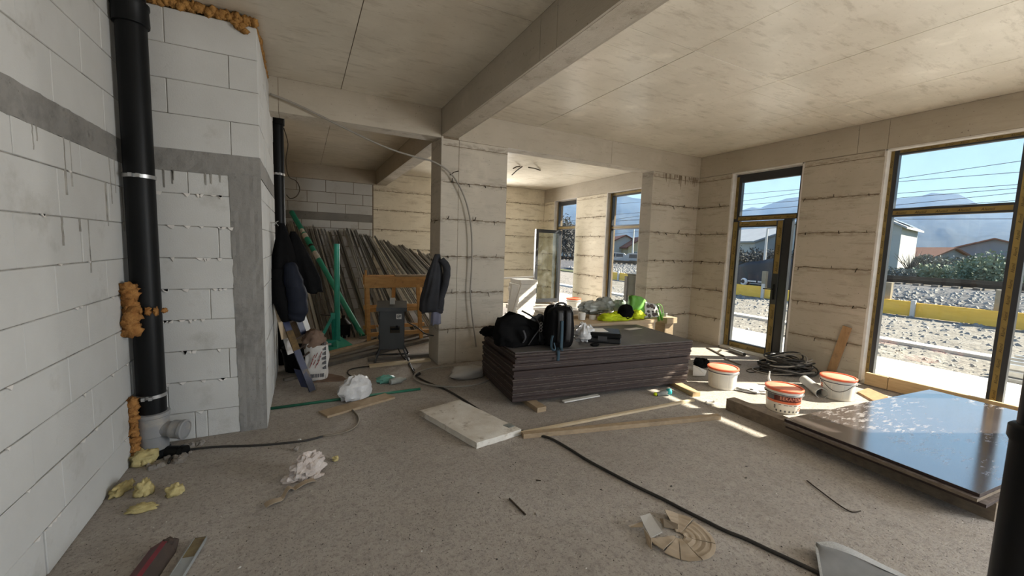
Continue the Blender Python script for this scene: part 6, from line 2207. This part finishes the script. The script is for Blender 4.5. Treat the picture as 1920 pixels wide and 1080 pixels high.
# ---------------------------------------------------------------- grey site distribution cabinet
bc = F(738, 690)
by = 5.55
BL, BR_ = spot(718, 662, 'y', by), spot(762, 660, 'y', by)
cb_ = thing('distribution_cabinet', ((BL.x + BR_.x) / 2, by + 0.15, 0), 'dark grey steel site power cabinet standing on a tubular frame', 'cabinet')
zb_, zt2 = 0.17, spot(740, 580, 'y', by).z
bx0, bx1 = BL.x - 0.02, BR_.x
dpth = 0.30
rotc = Matrix.Rotation(radians(-12), 3, 'Z')
cen_ = V(((bx0 + bx1) / 2, by + dpth / 2, 0))
wb2 = (bx1 - bx0) / 2


def CB(x, y, z):
    return cen_ + rotc @ V((x, y, z))


def cbox(x0_, x1_, y0_, y1_, z0_, z1_, c=0.004):
    m = MB().chbox(x0_, x1_, y0_, y1_, z0_, z1_, c)
    m.v = [CB(p.x, p.y, p.z) for p in m.v]
    return m


cbox(-wb2, wb2, -dpth / 2, dpth / 2, zb_, zt2).build('body', 'box_grey', cb_)
cbox(-wb2 + 0.012, wb2 - 0.008, -dpth / 2 - 0.012, -dpth / 2 + 0.002, zb_ + 0.01, zt2 - 0.02).build('door', 'box_grey', cb_)
m = MB().prism([CB(-wb2 - 0.03, -dpth / 2 - 0.05, zt2 - 0.02), CB(-wb2 - 0.03, dpth / 2 + 0.03, zt2 + 0.04), CB(-wb2 - 0.03, dpth / 2 + 0.03, zt2 + 0.075), CB(-wb2 - 0.03, -dpth / 2 - 0.05, zt2 + 0.03)], rotc @ V((2 * wb2 + 0.06, 0, 0)))
m.build('sloped_lid', 'box_grey', cb_)
cbox(-0.03, 0.04, -0.03, 0.0, zt2 + 0.04, zt2 + 0.14).build('lifting_eye', 'galvanised', cb_)
cbox(wb2 - 0.11, wb2 - 0.04, -dpth / 2 - 0.015, -dpth / 2 - 0.011, zt2 - 0.13, zt2 - 0.06, 0.001).build('emblem_plate', 'sticker', cb_)
m = MB()
cz = zt2 - 0.095
m.lathe(CB(wb2 - 0.075, -dpth / 2 - 0.0145, cz), [(0.024, -0.001), (0.024, 0.002), (0.017, 0.002), (0.017, -0.001)], 20, zdir=rotc @ V((0, -1, 0)))
m.bar(CB(wb2 - 0.095, -dpth / 2 - 0.0165, cz - 0.012), CB(wb2 - 0.05, -dpth / 2 - 0.0165, cz + 0.012), 0.012, 0.003, up=(0, -1, 0))
m.build('emblem', 'ink_grey', cb_)
m = cbox(wb2 - 0.19, wb2 - 0.06, -dpth / 2 - 0.0145, -dpth / 2 - 0.011, zt2 - 0.32, zt2 - 0.23, 0.001)
m.build('handle_recess', 'ink', cb_)
m = MB()
m.tube([CB(wb2 - 0.18, -dpth / 2 - 0.02, zt2 - 0.265), CB(wb2 - 0.07, -dpth / 2 - 0.02, zt2 - 0.265)], 0.012, 8)
m.lathe(CB(wb2 - 0.10, -dpth / 2 - 0.014, zt2 - 0.235), [(0.018, 0), (0.018, 0.02), (0, 0.02)], 14, zdir=rotc @ V((0, -1, 0)))
m.build('handle', 'black_plastic', cb_, smooth='auto')
for z in (zt2 - 0.14, zb_ + 0.15):
    MB().tube([CB(-wb2 - 0.0, -dpth / 2 - 0.006, z), CB(-wb2 - 0.0, -dpth / 2 - 0.006, z + 0.06)], 0.008, 8).build('hinge', 'box_grey', cb_)
cf = [(-wb2 + 0.02, -dpth / 2 + 0.02), (wb2 - 0.02, -dpth / 2 + 0.02), (-wb2 + 0.02, dpth / 2 - 0.02), (wb2 - 0.02, dpth / 2 - 0.02)]
fo = [(-wb2 - 0.05, -dpth / 2 - 0.08), (wb2 + 0.06, -dpth / 2 - 0.08), (-wb2 - 0.05, dpth / 2 + 0.08), (wb2 + 0.06, dpth / 2 + 0.08)]
for (a, b), (c, d) in zip(cf, fo):
    MB().tube([CB(a, b, zb_ + 0.02), CB(c, d, 0.012)], 0.012, 8).build('leg', 'box_grey', cb_)
for i, j in ((0, 1), (2, 3), (0, 2), (1, 3)):
    MB().tube([CB(*fo[i], 0.012), CB(*fo[j], 0.012)], 0.012, 8).build('floor_rail', 'box_grey', cb_)
o = MB().tube(smooth([spot(764, 604, 'y', 5.7), spot(782, 614, 'y', 5.6), spot(798, 626, 'y', 5.45), V((1.595, 5.4, 0.36))], 4), 0.008, 6).build('cable', 'black_rubber')
tag(o, 'black cable drooping between the grey cabinet and the column', 'cable')
o = MB().tube(smooth([V((bx1 - 0.12, by - 0.02, zb_ + 0.02)), V((bx1 - 0.08, by - 0.1, 0.1)), F(762, 676, 0.012), F(776, 697, 0.02)], 5), 0.009, 6).build('cable', 'black_rubber')
tag(o, 'black cable coming out of the bottom of the grey cabinet', 'cable')

# ---------------------------------------------------------------- long timbers on the floor behind the cabinet
r = random.Random(14)
TB = [((604, 688), (806, 638), .10, .05, 0.0, 'wood_grey', 'grey floor timber nearest the camera in the row behind the cabinet'),
      ((604, 680), (806, 632), .09, .05, 0.0, 'wood_grey', 'grey floor timber, second of the row behind the cabinet'),
      ((606, 676), (806, 622), .11, .045, 0.05, 'wood_weathered', 'long dark timber lying on top of the row behind the cabinet'),
      ((610, 668), (800, 617), .09, .05, 0.0, 'wood_grey', 'grey floor timber at the foot of the trestle'),
      ((692, 688), (806, 676), .10, .025, 0.0, 'wood_pale', 'pale board lying flat beneath the grey cabinet frame'),
      ((690, 677), (806, 667), .07, .04, 0.0, 'wood_grey', 'dark timber behind the pale flat board, next to the column'),
      ((676, 652), (704, 636), .07, .05, 0.0, 'wood_grey', 'short grey block by the foot of the green prop'),
      ((706, 636), (728, 655), .06, .05, 0.0, 'wood_grey', 'short grey timber lying askew left of the cabinet')]
for (a, b, w, h, z, mt_, lab) in TB:
    pa, pb_ = F(*a), F(*b)
    pa.z = pb_.z = z + h / 2
    tag(MB().bar(pa, pb_, w, h).build('floor_timber', mt_), lab, 'timber')


# ---------------------------------------------------------------- buckets
def pail(p, label, rot, face='plain', group=None, dusty=True, h=0.252, rt=0.168, rb=0.147):
    e = thing('bucket', p, label, 'bucket', group)
    p = V(p)
    MB().lathe(p, [(0, 0.004), (rb - 0.006, 0.0), (rb, 0.006), (rb + (rt - rb) * 0.75, h * 0.78)], 40).build('body', 'bucket_white', e, smooth='auto')
    r1 = rb + (rt - rb) * 0.75
    MB().lathe(p, [(r1 - 0.002, h * 0.76), (r1 + 0.012, h * 0.765), (r1 + 0.013, h * 0.785), (rt - 0.004, h * 0.80), (rt, h * 0.93), (rt - 0.01, h * 0.935)], 40).build('collar', 'bucket_white', e, smooth='auto')
    MB().lathe(p, [(r1 + 0.0135, h * 0.775), (r1 + 0.0155, h * 0.783), (rt - 0.003, h * 0.80)], 40).build('bead', 'ink_grey', e, smooth='auto')
    MB().lathe(p, [(rt + 0.002, h * 0.90), (rt + 0.007, h * 0.915), (rt + 0.007, h * 0.985), (rt + 0.002, h), (rt - 0.012, h), (rt - 0.016, h * 0.965), (rt - 0.018, h * 0.962)], 44).build('lid_rim', 'lid_orange', e, smooth='auto')
    MB().lathe(p, [(rt - 0.017, h * 0.955), (rt - 0.022, h * 0.968), (0.0, h * 0.972)], 44).build('lid', 'lid_orange_dusty' if dusty else 'lid_orange', e, smooth='auto')

    def onside(a, z, off=0.0015):
        t_ = z / h
        rr_ = rb + (rt - rb) * min(1, t_) + off
        return p + V((cos(rot + a) * rr_, sin(rot + a) * rr_, z))

    def patch(a0, a1, z0, z1, off=0.0012, nu=14):
        return MB().sheet(lambda u, v: onside(a0 + (a1 - a0) * u, z0 + (z1 - z0) * v, off), nu, 3, (0, 0, 0.0004))

    if face == 'brand':
        patch(-1.15, 1.15, h * 0.52, h * 0.755).build('label_band', 'label_dark', e)
        patch(-1.2, 1.2, h * 0.43, h * 0.52).build('label_stripe', 'label_orange', e)
        patch(-1.15, -0.62, h * 0.54, h * 0.74, 0.002).build('label_flash', 'ink_grey', e)
        lt = MB()
        put_text(lt, 'BEKAMENT', (0, 0, 0), (1, 0, 0), (0, 1, 0), 1.0)
        wv = max(q.x for q in lt.v)
        lt.v = [onside(-0.28 + 1.4 * q.x / wv, h * 0.585 + q.y * 0.036 / 0.72, 0.0035) for q in lt.v]
        lt.build('brand_lettering', 'lid_orange_dusty', e)
        lt = MB()
        for k in range(4):
            lt.sheet(lambda u, v: onside(-0.35 + 0.30 * k + 0.22 * u * (1 if k % 2 else 0.7), h * 0.365 + 0.006 * v, 0.002), 4, 1, (0, 0, 0.0003))
        for k in range(6):
            a = -0.5 + 0.25 * k
            lt.sheet(lambda u, v: onside(a + 0.10 * u, h * 0.08 + 0.02 * v, 0.002), 3, 1, (0, 0, 0.0003))
        for (a, z) in ((-0.62, .29), (-0.62, .24), (-0.62, .19), (0.9, 0.2)):
            lt.sheet(lambda u, v: onside(a + 0.11 * u, h * z + 0.009 * v, 0.002), 3, 1, (0, 0, 0.0003))
        lt.build('small_print', 'ink_grey', e)
        for k in range(3):
            patch(0.95, 1.2, h * (0.14 + 0.09 * k), h * (0.18 + 0.09 * k), 0.0018, 4).build('red_stripe', 'label_orange', e)
    else:
        for a0, a1 in ((-0.85, -0.35), (-0.28, 0.3), (0.36, 0.8)):
            patch(a0, a1, h * 0.12, h * 0.70, 0.001).build('label_panel', 'label_panel', e)
        if face == 'stripes':
            for k in range(4):
                patch(-1.25, -0.98, h * (0.28 + 0.10 * k), h * (0.335 + 0.10 * k), 0.0018, 5).build('red_stripe', 'label_orange', e)
            patch(-1.25, -1.0, h * 0.66, h * 0.75, 0.0018, 5).build('label_flash', 'ink_grey', e)
            hp_ = [onside(-0.95 + 1.9 * k / 12, h * 0.76 - h * 0.34 * sin(pi * k / 12), 0.006) for k in range(13)]
            MB().tube(hp_, 0.0025, 5).build('wire_handle', 'rebar', e)
    for a in (-1.45, 1.45):
        MB().lathe(onside(a, h * 0.78, -0.004), [(0, 0), (0.014, 0.0), (0.014, 0.016), (0, 0.016)], 10, zdir=V((cos(rot + a), sin(rot + a), 0))).build('handle_lug', 'bucket_white', e)
    return e


def facing(p):
    return atan2(-p[1], -p[0])


pb1 = F(1361, 731)
c1_ = (pb1.x + 0.06, pb1.y + 0.10, 0)
pail(c1_, 'white bucket with orange lid nearest the brown sheet stack', facing(c1_) + 0.1)
pb2 = F(1479, 776)
c2_ = (pb2.x + 0.06, pb2.y + 0.10, 0)
pail(c2_, 'white bucket with the dark red brand label, between two unlabelled ones', facing(c2_) + 0.12, 'brand')
pb3 = F(1581, 752)
c3_ = (pb3.x + 0.07, pb3.y + 0.10, 0)
pail(c3_, 'white bucket with wire handle and red stripes, nearest the big window', facing(c3_), 'stripes')
pb4 = spot(1075, 575, 'y', 8.35)
pb4.z = 0
c4_ = (5.62, 7.75, 0.18)
pail(c4_, 'white bucket with a red lid at the rear beyond the rucksack', facing(c4_), group=None, dusty=False, h=0.30)
MB_ = MB().chbox(5.35, 5.95, 7.5, 8.05, 0.0, 0.178, 0.004)
tag(MB_.build('eps_block', 'eps'), 'white foam block under the rear bucket', 'block')

# ---------------------------------------------------------------- panel stack at the right
PT = 0.185
q = [F(1476, 786, PT), F(1740, 731, PT), F(1920, 775, PT), F(1838, 925, PT)]
fl_, bl_ = q[0], q[1]
near = F(1836, 925, PT)
pl0 = V((3.74, 1.95, 0))
W_ = 2.40
cA = F(1474, 787, PT)
cB = F(1740, 731, PT)
cD = F(1836, 927, PT)
uX = (cB - cA).normalized()
for k, (dz, mat_, off, lab) in enumerate(((0, 'plywood', 0.0, 'bottom worn panel of the low stack by the big window'), (1, 'plywood', 0.022, 'middle panel of the low stack by the big window'), (2, 'film_face', -0.012, 'top glossy brown film-faced panel reflecting the sky, right of the buckets'))):
    z1 = PT - (2 - k) * 0.024
    e = thing('film_faced_sheet', ((cA.x + cB.x) / 2, 1.3, z1 - 0.02), lab, 'sheet')
    offx = -off
    poly = [cA + V((offx, 0.01 * k, 0)), cB + V((0.02 * k, 0.0, 0)), cB + (cD - cA) + V((0.02 * k, -0.01 * k, 0)), cD + V((offx, 0.0 - 0.035 * (k == 0), 0))]
    for p in poly:
        p.z = z1 - 0.0012
    MB().prism([V((p.x, p.y, z1 - 0.0215)) for p in poly], (0, 0, 0.0195)).build('core', 'form_sheet_edge' if k != 1 else 'timber_dirty', e)
    MB().prism([V((p.x, p.y, z1 - 0.0018)) for p in poly], (0, 0, 0.0018)).build('face_film', 'film_face' if k == 2 else 'sheet_dust_edge', e)
# timbers beneath
e0_, e1_ = F(1360, 765, 0.055), F(1858, 985, 0.055)
bd_ = (e1_ - e0_).normalized()
sd_ = V((bd_.y, -bd_.x, 0))
if sd_.x < 0:
    sd_ = -sd_
e0_, e1_ = F(1360, 768, 0.0), F(1862, 978, 0.0)
m = MB().bar(e0_ + sd_ * 0.06 + V((0, 0, 0.06)), e1_ + sd_ * 0.06 + V((0, 0, 0.06)), 0.12, 0.12)
tag(m.build('bearer_beam', 'timber_dirty'), 'long squared timber under the left edge of the low panel stack', 'timber')
m = MB().box(5.75, 5.87, 0.3, 1.85, 0.0, 0.11)
tag(m.build('bearer_beam', 'wood_weathered'), 'squared timber under the window side of the low panel stack', 'timber')
m = MB().box(4.85, 4.97, 0.4, 1.85, 0.0, 0.11)
tag(m.build('bearer_beam', 'wood_weathered'), 'squared timber under the middle of the low panel stack', 'timber')
m = MB().prism([F(1608, 734, 0.02), F(1628, 727, 0.02), F(1665, 743, 0.02), F(1640, 752, 0.02)], (0, 0, -0.02))
tag(m.build('brown_board', 'wood_brown'), 'small reddish board on the floor right of the striped bucket', 'board')

# ---------------------------------------------------------------- right side floor clutter
lw = thing('leaning_board', (6.2, 2.85, 0), 'orange-brown board leaning on the wall between door and big window', 'board')
a, b = F(1556, 704, 0.0), spot(1589, 613, 'x', 6.40)
a = V((a.x, a.y, 0.01))
MB().bar(a, b, 0.10, 0.022, up=(-1, 0, 0.4)).build('plank', 'wood_brown', lw)
# coil of grey conduit
cp0 = F(1480, 698)
cl = thing('conduit_coil', (cp0.x, cp0.y, 0), 'tangled coil of grey and black conduit on the floor below the wall', 'coil')
r = random.Random(6)
for k in range(26):
    R1, R2 = r.uniform(0.24, 0.42) * (1 - 0.012 * k), r.uniform(0.11, 0.22)
    ph = r.uniform(0, 6)
    rt_ = radians(-28) + r.uniform(-0.25, 0.25)
    z0 = 0.012 + 0.008 * k
    cx_, cy_ = cp0.x - 0.05 + r.uniform(-.07, .07), cp0.y + r.uniform(-.05, .06)
    pts = []
    for j in range(26):
        a = 2 * pi * j / 25
        x, y = R1 * cos(a), R2 * sin(a)
        pts.append(V((cx_ + x * cos(rt_) - y * sin(rt_), cy_ + x * sin(rt_) + y * cos(rt_), max(0.011, z0 + 0.035 * sin(a + ph) + 0.02 * sin(2 * a + ph)))))
    MB().tube(pts, 0.0095, 6).build('loop', 'conduit_grey' if k % 3 == 0 else 'black_rubber', cl, smooth=True)
for k, (pts, z) in enumerate((([(1430, 688), (1441, 694), (1460, 700), (1478, 690)], 0.02), ([(1436, 684), (1450, 692), (1470, 686), (1500, 690)], 0.06), ([(1510, 688), (1524, 690), (1513, 682)], 0.10))):
    MB().tube(smooth([F(u, v, z + 0.02 * (i % 2)) for i, (u, v) in enumerate(pts)], 4), 0.009, 6).build('loose_end', 'conduit_grey', cl, smooth=True)
p = F(1448, 683)
m = MB()
for k in range(6):
    m.blob((p.x + r.uniform(-.15, .15), p.y + r.uniform(-.08, .08), 0.03), r.uniform(0.03, 0.06), seed=k + 70, amp=0.5, nu=9, nv=6, floor_z=0)
tag(m.build('rubble', 'rubble'), 'pale rubble lumps behind the conduit coil', 'rubble', kind='stuff')
# plastic pipe in front
a, b = F(1508, 712, 0.055), F(1541, 738, 0.05)
dz_ = (b - a).normalized()
Lp = (b - a).length
o = MB().lathe(a, [(0.055, 0.0), (0.055, Lp * 0.62), (0.062, Lp * 0.64), (0.062, Lp), (0.056, Lp), (0.052, Lp * 0.7), (0, Lp * 0.7)], 22, zdir=dz_).build('pvc_pipe', 'pale_pvc', None, smooth='auto')
tag(o, 'pale plastic pipe lying between the labelled and striped buckets', 'pipe')
# white bag / sheet
p = [F(u, v, 0.03) for u, v in ((1384, 724), (1392, 712), (1436, 716), (1446, 738), (1410, 740), (1392, 733))]
m = MB().prism(p, (0, 0, -0.028))
m2 = MB()
cw_ = sum(p, V()) / 6
m2.blob((cw_.x, cw_.y, 0.02), (0.20, 0.14, 0.035), seed=5, amp=0.4, nu=26, nv=12, rot=-0.5, floor_z=0.0, ridge=True)
m2.blob((cw_.x + 0.02, cw_.y - 0.06, 0.02), (0.19, 0.09, 0.03), seed=8, amp=0.3, nu=20, nv=10, rot=-0.5, floor_z=0.0, ridge=True)
q_ = F(1445, 722)
m2.tube(smooth([q_ + V((0, 0, 0.02)), q_ + V((0.0, 0.03, 0.08)), q_ + V((-0.01, 0.02, 0.17))], 4), [0.02, 0.02, 0.018, 0.016, 0.014, 0.012, 0.01, 0.008, 0.008], 6)
tag(m2.build('flat_bag', 'bag_white', smooth='auto'), 'flattened white plastic bag between the first two buckets', 'bag')
o = MB().tube([F(1446 + 10 * cos(a) * 1.0 - 36, 695 + 3.5 * sin(a), 0.008) for a in [2 * pi * k / 20 for k in range(21)]], 0.006, 5).build('wire_loop', 'rebar')
tag(o, 'small dark wire loop on the floor right of the first bucket', 'wire')
for (a, b, w, mt_, lab, nm) in (((1326, 652), (1357, 668), 0.035, 'rebar', 'dark flat bar on the sunlit floor before the balcony door', 'flat_bar'), ((1345, 661), (1352, 656), 0.03, 'rebar', 'short dark bit beside the dark flat bar', 'flat_bar'), ((1358, 672), (1388, 684), 0.03, 'wood_grey', 'grey stick lying behind the first bucket', 'stick')):
    tag(MB().bar(F(*a, 0.008), F(*b, 0.008), w, 0.012).build(nm, mt_), lab, 'bar')
a, b = F(1368, 655, 0.03), F(1396, 665, 0.03)
o = MB().lathe(a, [(0.03, 0), (0.03, (b - a).length), (0.024, (b - a).length), (0.022, 0.05), (0, 0.05)], 16, zdir=(b - a)).build('short_pipe', 'grey_pvc', None, smooth='auto')
tag(o, 'short grey pipe at the foot of the balcony door', 'pipe')
# black gloves and paper at the end of the stack
p = F(1313, 689)
m = MB()
m.blob((p.x - 0.02, p.y + 0.02, 0.07), (0.075, 0.06, 0.07), seed=11, amp=0.4, nu=18, nv=12, floor_z=0)
m.blob((p.x + 0.08, p.y - 0.01, 0.06), (0.06, 0.06, 0.065), seed=14, amp=0.45, nu=18, nv=12, floor_z=0)
m.blob((p.x + 0.03, p.y - 0.01, 0.03), (0.10, 0.06, 0.035), seed=17, amp=0.3, nu=16, nv=10, floor_z=0)
tag(m.build('black_gloves', 'fabric_black', smooth=True), 'pair of black work gloves on the floor at the right end of the stack', 'gloves')
m = MB().prism([F(1299, 704, 0.02), F(1322, 704, 0.015), F(1325, 695, 0.03), F(1310, 688, 0.07), F(1300, 684, 0.08)], (0, 0, -0.006))
tag(m.build('paper_scrap', 'plaster_white'), 'pinkish white paper leaning at the right end of the brown stack', 'paper')
p = F(1332, 755)
o = MB().tube([F(1333 + 10 * cos(a), 755 + 3 * sin(a), 0.01) for a in [2 * pi * k / 16 for k in range(15)]], 0.009, 5).build('torn_strip', 'plaster_white')
tag(o, 'curled white strip on the sunlit floor before the long timber', 'strip')

# ---------------------------------------------------------------- cardboard
cd = thing('cardboard_disc', F(1275, 1005), 'torn round cardboard sheet lying on the floor in the foreground', 'cardboard')
dc = F(1272, 1006)
r = random.Random(3)
rim = []
for k in range(40):
    a = 2 * pi * k / 40
    R_d = 0.152 + 0.004 * noise.noise(V((cos(a) * 3, sin(a) * 3, 0)))
    rim.append((R_d * cos(a), R_d * sin(a)))
# disc split in creased segments, edges slightly lifted
ca, sa = cos(radians(20)), sin(radians(20))
segs = [(-2.35, -1.9, 0.0), (-1.9, -1.3, 0.0), (-1.3, -0.35, 0.0), (-0.35, 0.75, 0.0), (0.75, 1.65, 0.012), (-2.9, -2.35, 0.012)]
for (s0, s1, lift) in segs:
    s0, s1 = s0 + 0.018, s1 - 0.018
    def seg(u, v, s0=s0, s1=s1, lift=lift):
        a = s0 + (s1 - s0) * u + YAW
        rr_ = 0.03 + 0.16 * v
        return V((dc.x + cos(a) * rr_, dc.y + sin(a) * rr_, 0.009 + lift * v + 0.0016 * sin(v * 30) * (0.8 if s0 > -1.4 else 0.2) + 0.006 * noise.noise(V((a * 2, v * 3, 1))) + (0.03 * max(0, u - 0.5) * v if abs(s0 - 0.768) < 0.01 else 0)))
    MB().sheet(seg, 8, 16, (0, 0, 0.005)).build('segment', 'cardboard', cd)
cg = thing('cardboard_scrap', F(1215, 985), 'greyish torn cardboard flap folded up left of the cardboard disc', 'cardboard')
pts = [F(1200, 968, 0.06), F(1219, 962, 0.065), F(1240, 983, 0.05), F(1242, 997, 0.03), F(1220, 1008, 0.02), F(1208, 985, 0.04)]
MB().prism(pts, (0, 0, -0.005)).build('flap', 'cardboard_grey', cg)
MB().prism([F(1178, 985, 0.03), F(1207, 977, 0.045), F(1205, 988, 0.035), F(1181, 988, 0.02)], (0, 0, -0.004)).build('tongue', 'cardboard', cg)
MB().prism([F(1207, 990, 0.035), F(1222, 1010, 0.03), F(1222, 1030, 0.005), F(1213, 1018, 0.0)], (-0.004, -0.002, 0)).build('side_flap', 'cardboard', cg)
m = MB().prism([F(1237, 972, 0.02), F(1244, 972, 0.05), F(1271, 982, 0.045), F(1271, 992, 0.01), F(1245, 988, 0.008)], (0, 0, -0.004))
tag(m.build('cardboard_strip', 'cardboard'), 'small folded cardboard strip between flap and cardboard disc', 'cardboard')
m = MB()
# mesh-edged grey sheet at the bottom edge
A0, A1, A2 = F(1530, 1020, 0.06), F(1690, 1078, 0.03), F(1545, 1110, 0.004)
ms = thing('mesh_sheet', F(1560, 1080), 'grey folded sheet with a white mesh border at the bottom right', 'sheet')


def tri(u, v):
    return A0 * (1 - u) + (A1 * (1 - v) + A2 * v) * u + V((0, 0, 0.012 * sin(u * 5 + v * 3)))


MB().sheet(tri, 14, 10, (0, 0, 0.003)).build('sheet', 'mesh_grey', ms, smooth='auto')
up_ = (A1 - A0)
nrm_ = V((-up_.y, up_.x, 0)).normalized()
if nrm_.dot(F(1640, 1030) - A0) < 0:
    nrm_ = -nrm_
MB().sheet(lambda u, v: A0 + up_ * u * 1.15 + nrm_ * (0.075 * v * min(1, u * 4 + 0.2)) + V((0, 0, 0.012 * sin(u * 5) - 0.02 * v * u)), 18, 4, (0, 0, 0.002)).build('mesh_border', 'mesh_white', ms)
MB().bar(A0 + V((0, 0, -0.002)), A2 + V((0, 0, 0.002)), 0.012, 0.004).build('hem', 'mesh_white', ms)

# ---------------------------------------------------------------- sticks, wires, crumbs on the floor
for (pts, rr_, lab) in (([(955, 935), (985, 965)], 0.006, 'short dark twig on the open floor below the white slab'), ([(1513, 901), (1540, 922), (1575, 948), (1598, 960), (1614, 958)], 0.004, 'thin bent wire on the floor in front of the low panel stack'), ([(1005, 900), (1014, 901)], 0.004, 'tiny dark sliver on the floor left of the black cable')):
    o = MB().tube(path(pts, 0.006), rr_, 5).build('wire_bit', 'rebar')
    tag(o, lab, 'wire')
r = random.Random(99)
m = MB()
for k in range(1500):
    u, v = r.uniform(100, 1900), 640 + 440 * r.random() ** 0.7
    p = F(u, v)
    if p.x < XL + 0.05 or p.x > 6.3 or p.y > 9 or (p.x < PX and p.y > 3.85):
        continue
    q = r.uniform(0.0014, 0.0042) * (1.0 if r.random() < 0.97 else 2.2)
    a = r.uniform(0, pi)
    U = V((cos(a), sin(a), 0)) * q * r.uniform(0.8, 2.2)
    Wv = V((-sin(a), cos(a), 0)) * q
    h = V((0, 0, q * 0.9))
    mm = 0 if r.random() < 0.22 else (1 if r.random() < 0.5 else 2)
    m.add([p - U, p + Wv, p + U, p - Wv, p + h + U * 0.2], [(0, 3, 4), (3, 2, 4), (2, 1, 4), (1, 0, 4)], mm)
tag(m.build('floor_crumbs', ['chip_white', 'chip_dark', 'rubble']), 'scattered crumbs of mortar and dirt all over the floor', 'crumbs', kind='stuff')

# ---------------------------------------------------------------- rear room clutter
r = random.Random(55)
# stacks of white foam boards by the rear wall
for k in range(9):
    z = 0.02 + 0.098 * k
    x0_ = 4.16 + 0.010 * k + r.uniform(-.03, .03)
    tag(MB().chbox(x0_, x0_ + 0.44, 7.85, 8.35, z, z + 0.094, 0.004).build('foam_board', 'eps'), ORD[8 - k] + ' white foam board from the top of the rear room pile', 'board', 'white foam boards piled in the rear room')
m = MB().bar(V((3.95, 7.72, 0.02)), V((4.10, 7.80, 0.80)), 0.18, 0.03, up=(0, -1, 0))
tag(m.build('white_board', 'eps'), 'bright white board leaning on the foam pile in the rear room', 'board')
a, b = spot(940, 532, 'y', 8.0), spot(1001, 519, 'y', 8.0)
b.z = max(b.z, 0.93)
a.z = 0.93
tag(MB().bar(a, b, 0.05, 0.03).build('white_batten', 'eps'), 'white batten lying slantwise on top of the foam pile', 'batten')
a, b = spot(955, 590, 'y', 7.6), spot(978, 531, 'y', 7.7)
a.z = 0.01
tag(MB().bar(a, b, 0.03, 0.02).build('white_batten', 'eps'), 'short white batten standing against the foam pile', 'batten')
for k in range(5):
    z = 0.02 + 0.055 * k
    tag(MB().chbox(4.35 + 0.02 * k, 5.75, 7.0 + 0.03 * k, 7.5, z, z + 0.05, 0.003).build('pale_board', 'eps' if k % 2 else 'plaster_white'), ORD[4 - k] + ' pale board from the top of the low pile before the terrace door', 'board', 'pale boards in the low pile before the terrace door')
tag(MB().bar(V((4.3, 6.6, 0.03)), V((5.6, 6.75, 0.03)), 0.3, 0.05).build('grey_board', 'cabinet_grey'), 'grey board lying in front of the low pale pile', 'board')
for k in range(6):
    a = V((4.6 + 0.2 * k, 7.1 + 0.05 * k, 0.31 + 0.006 * k))
    tag(MB().bar(a, a + V((r.uniform(.3, .6), r.uniform(-.1, .15), 0)), 0.05, 0.012).build('offcut', 'eps'), 'white offcut strewn on the low pale pile', 'offcut', 'white offcuts on the low pale pile')
# grey tall panels outside the narrow window
p0, p1 = spot(1178, 600, 'x', 8.0), spot(1178, 512, 'x', 8.0)
e = thing('steel_cabinet', (7.9, 8.55, -0.06), 'grey upright steel cabinet on the terrace outside the narrow window', 'cabinet')
ya, yb_ = spot(1199, 530, 'x', 7.75).y, spot(1172, 530, 'x', 7.75).y
zt3 = spot(1180, 515, 'x', 7.75).z
MB().chbox(7.75, 8.1, ya - 0.25, yb_ - 0.08, -0.06, zt3, 0.01).build('body', 'cabinet_grey', e)
MB().chbox(7.72, 7.75, yb_ - 0.10, yb_, -0.06, zt3 - 0.05, 0.006).build('side_frame', 'ink_grey', e)
MB().chbox(7.73, 8.12, ya - 0.27, yb_ - 0.06, zt3, zt3 + 0.03, 0.006).build('top', 'cabinet_grey', e)
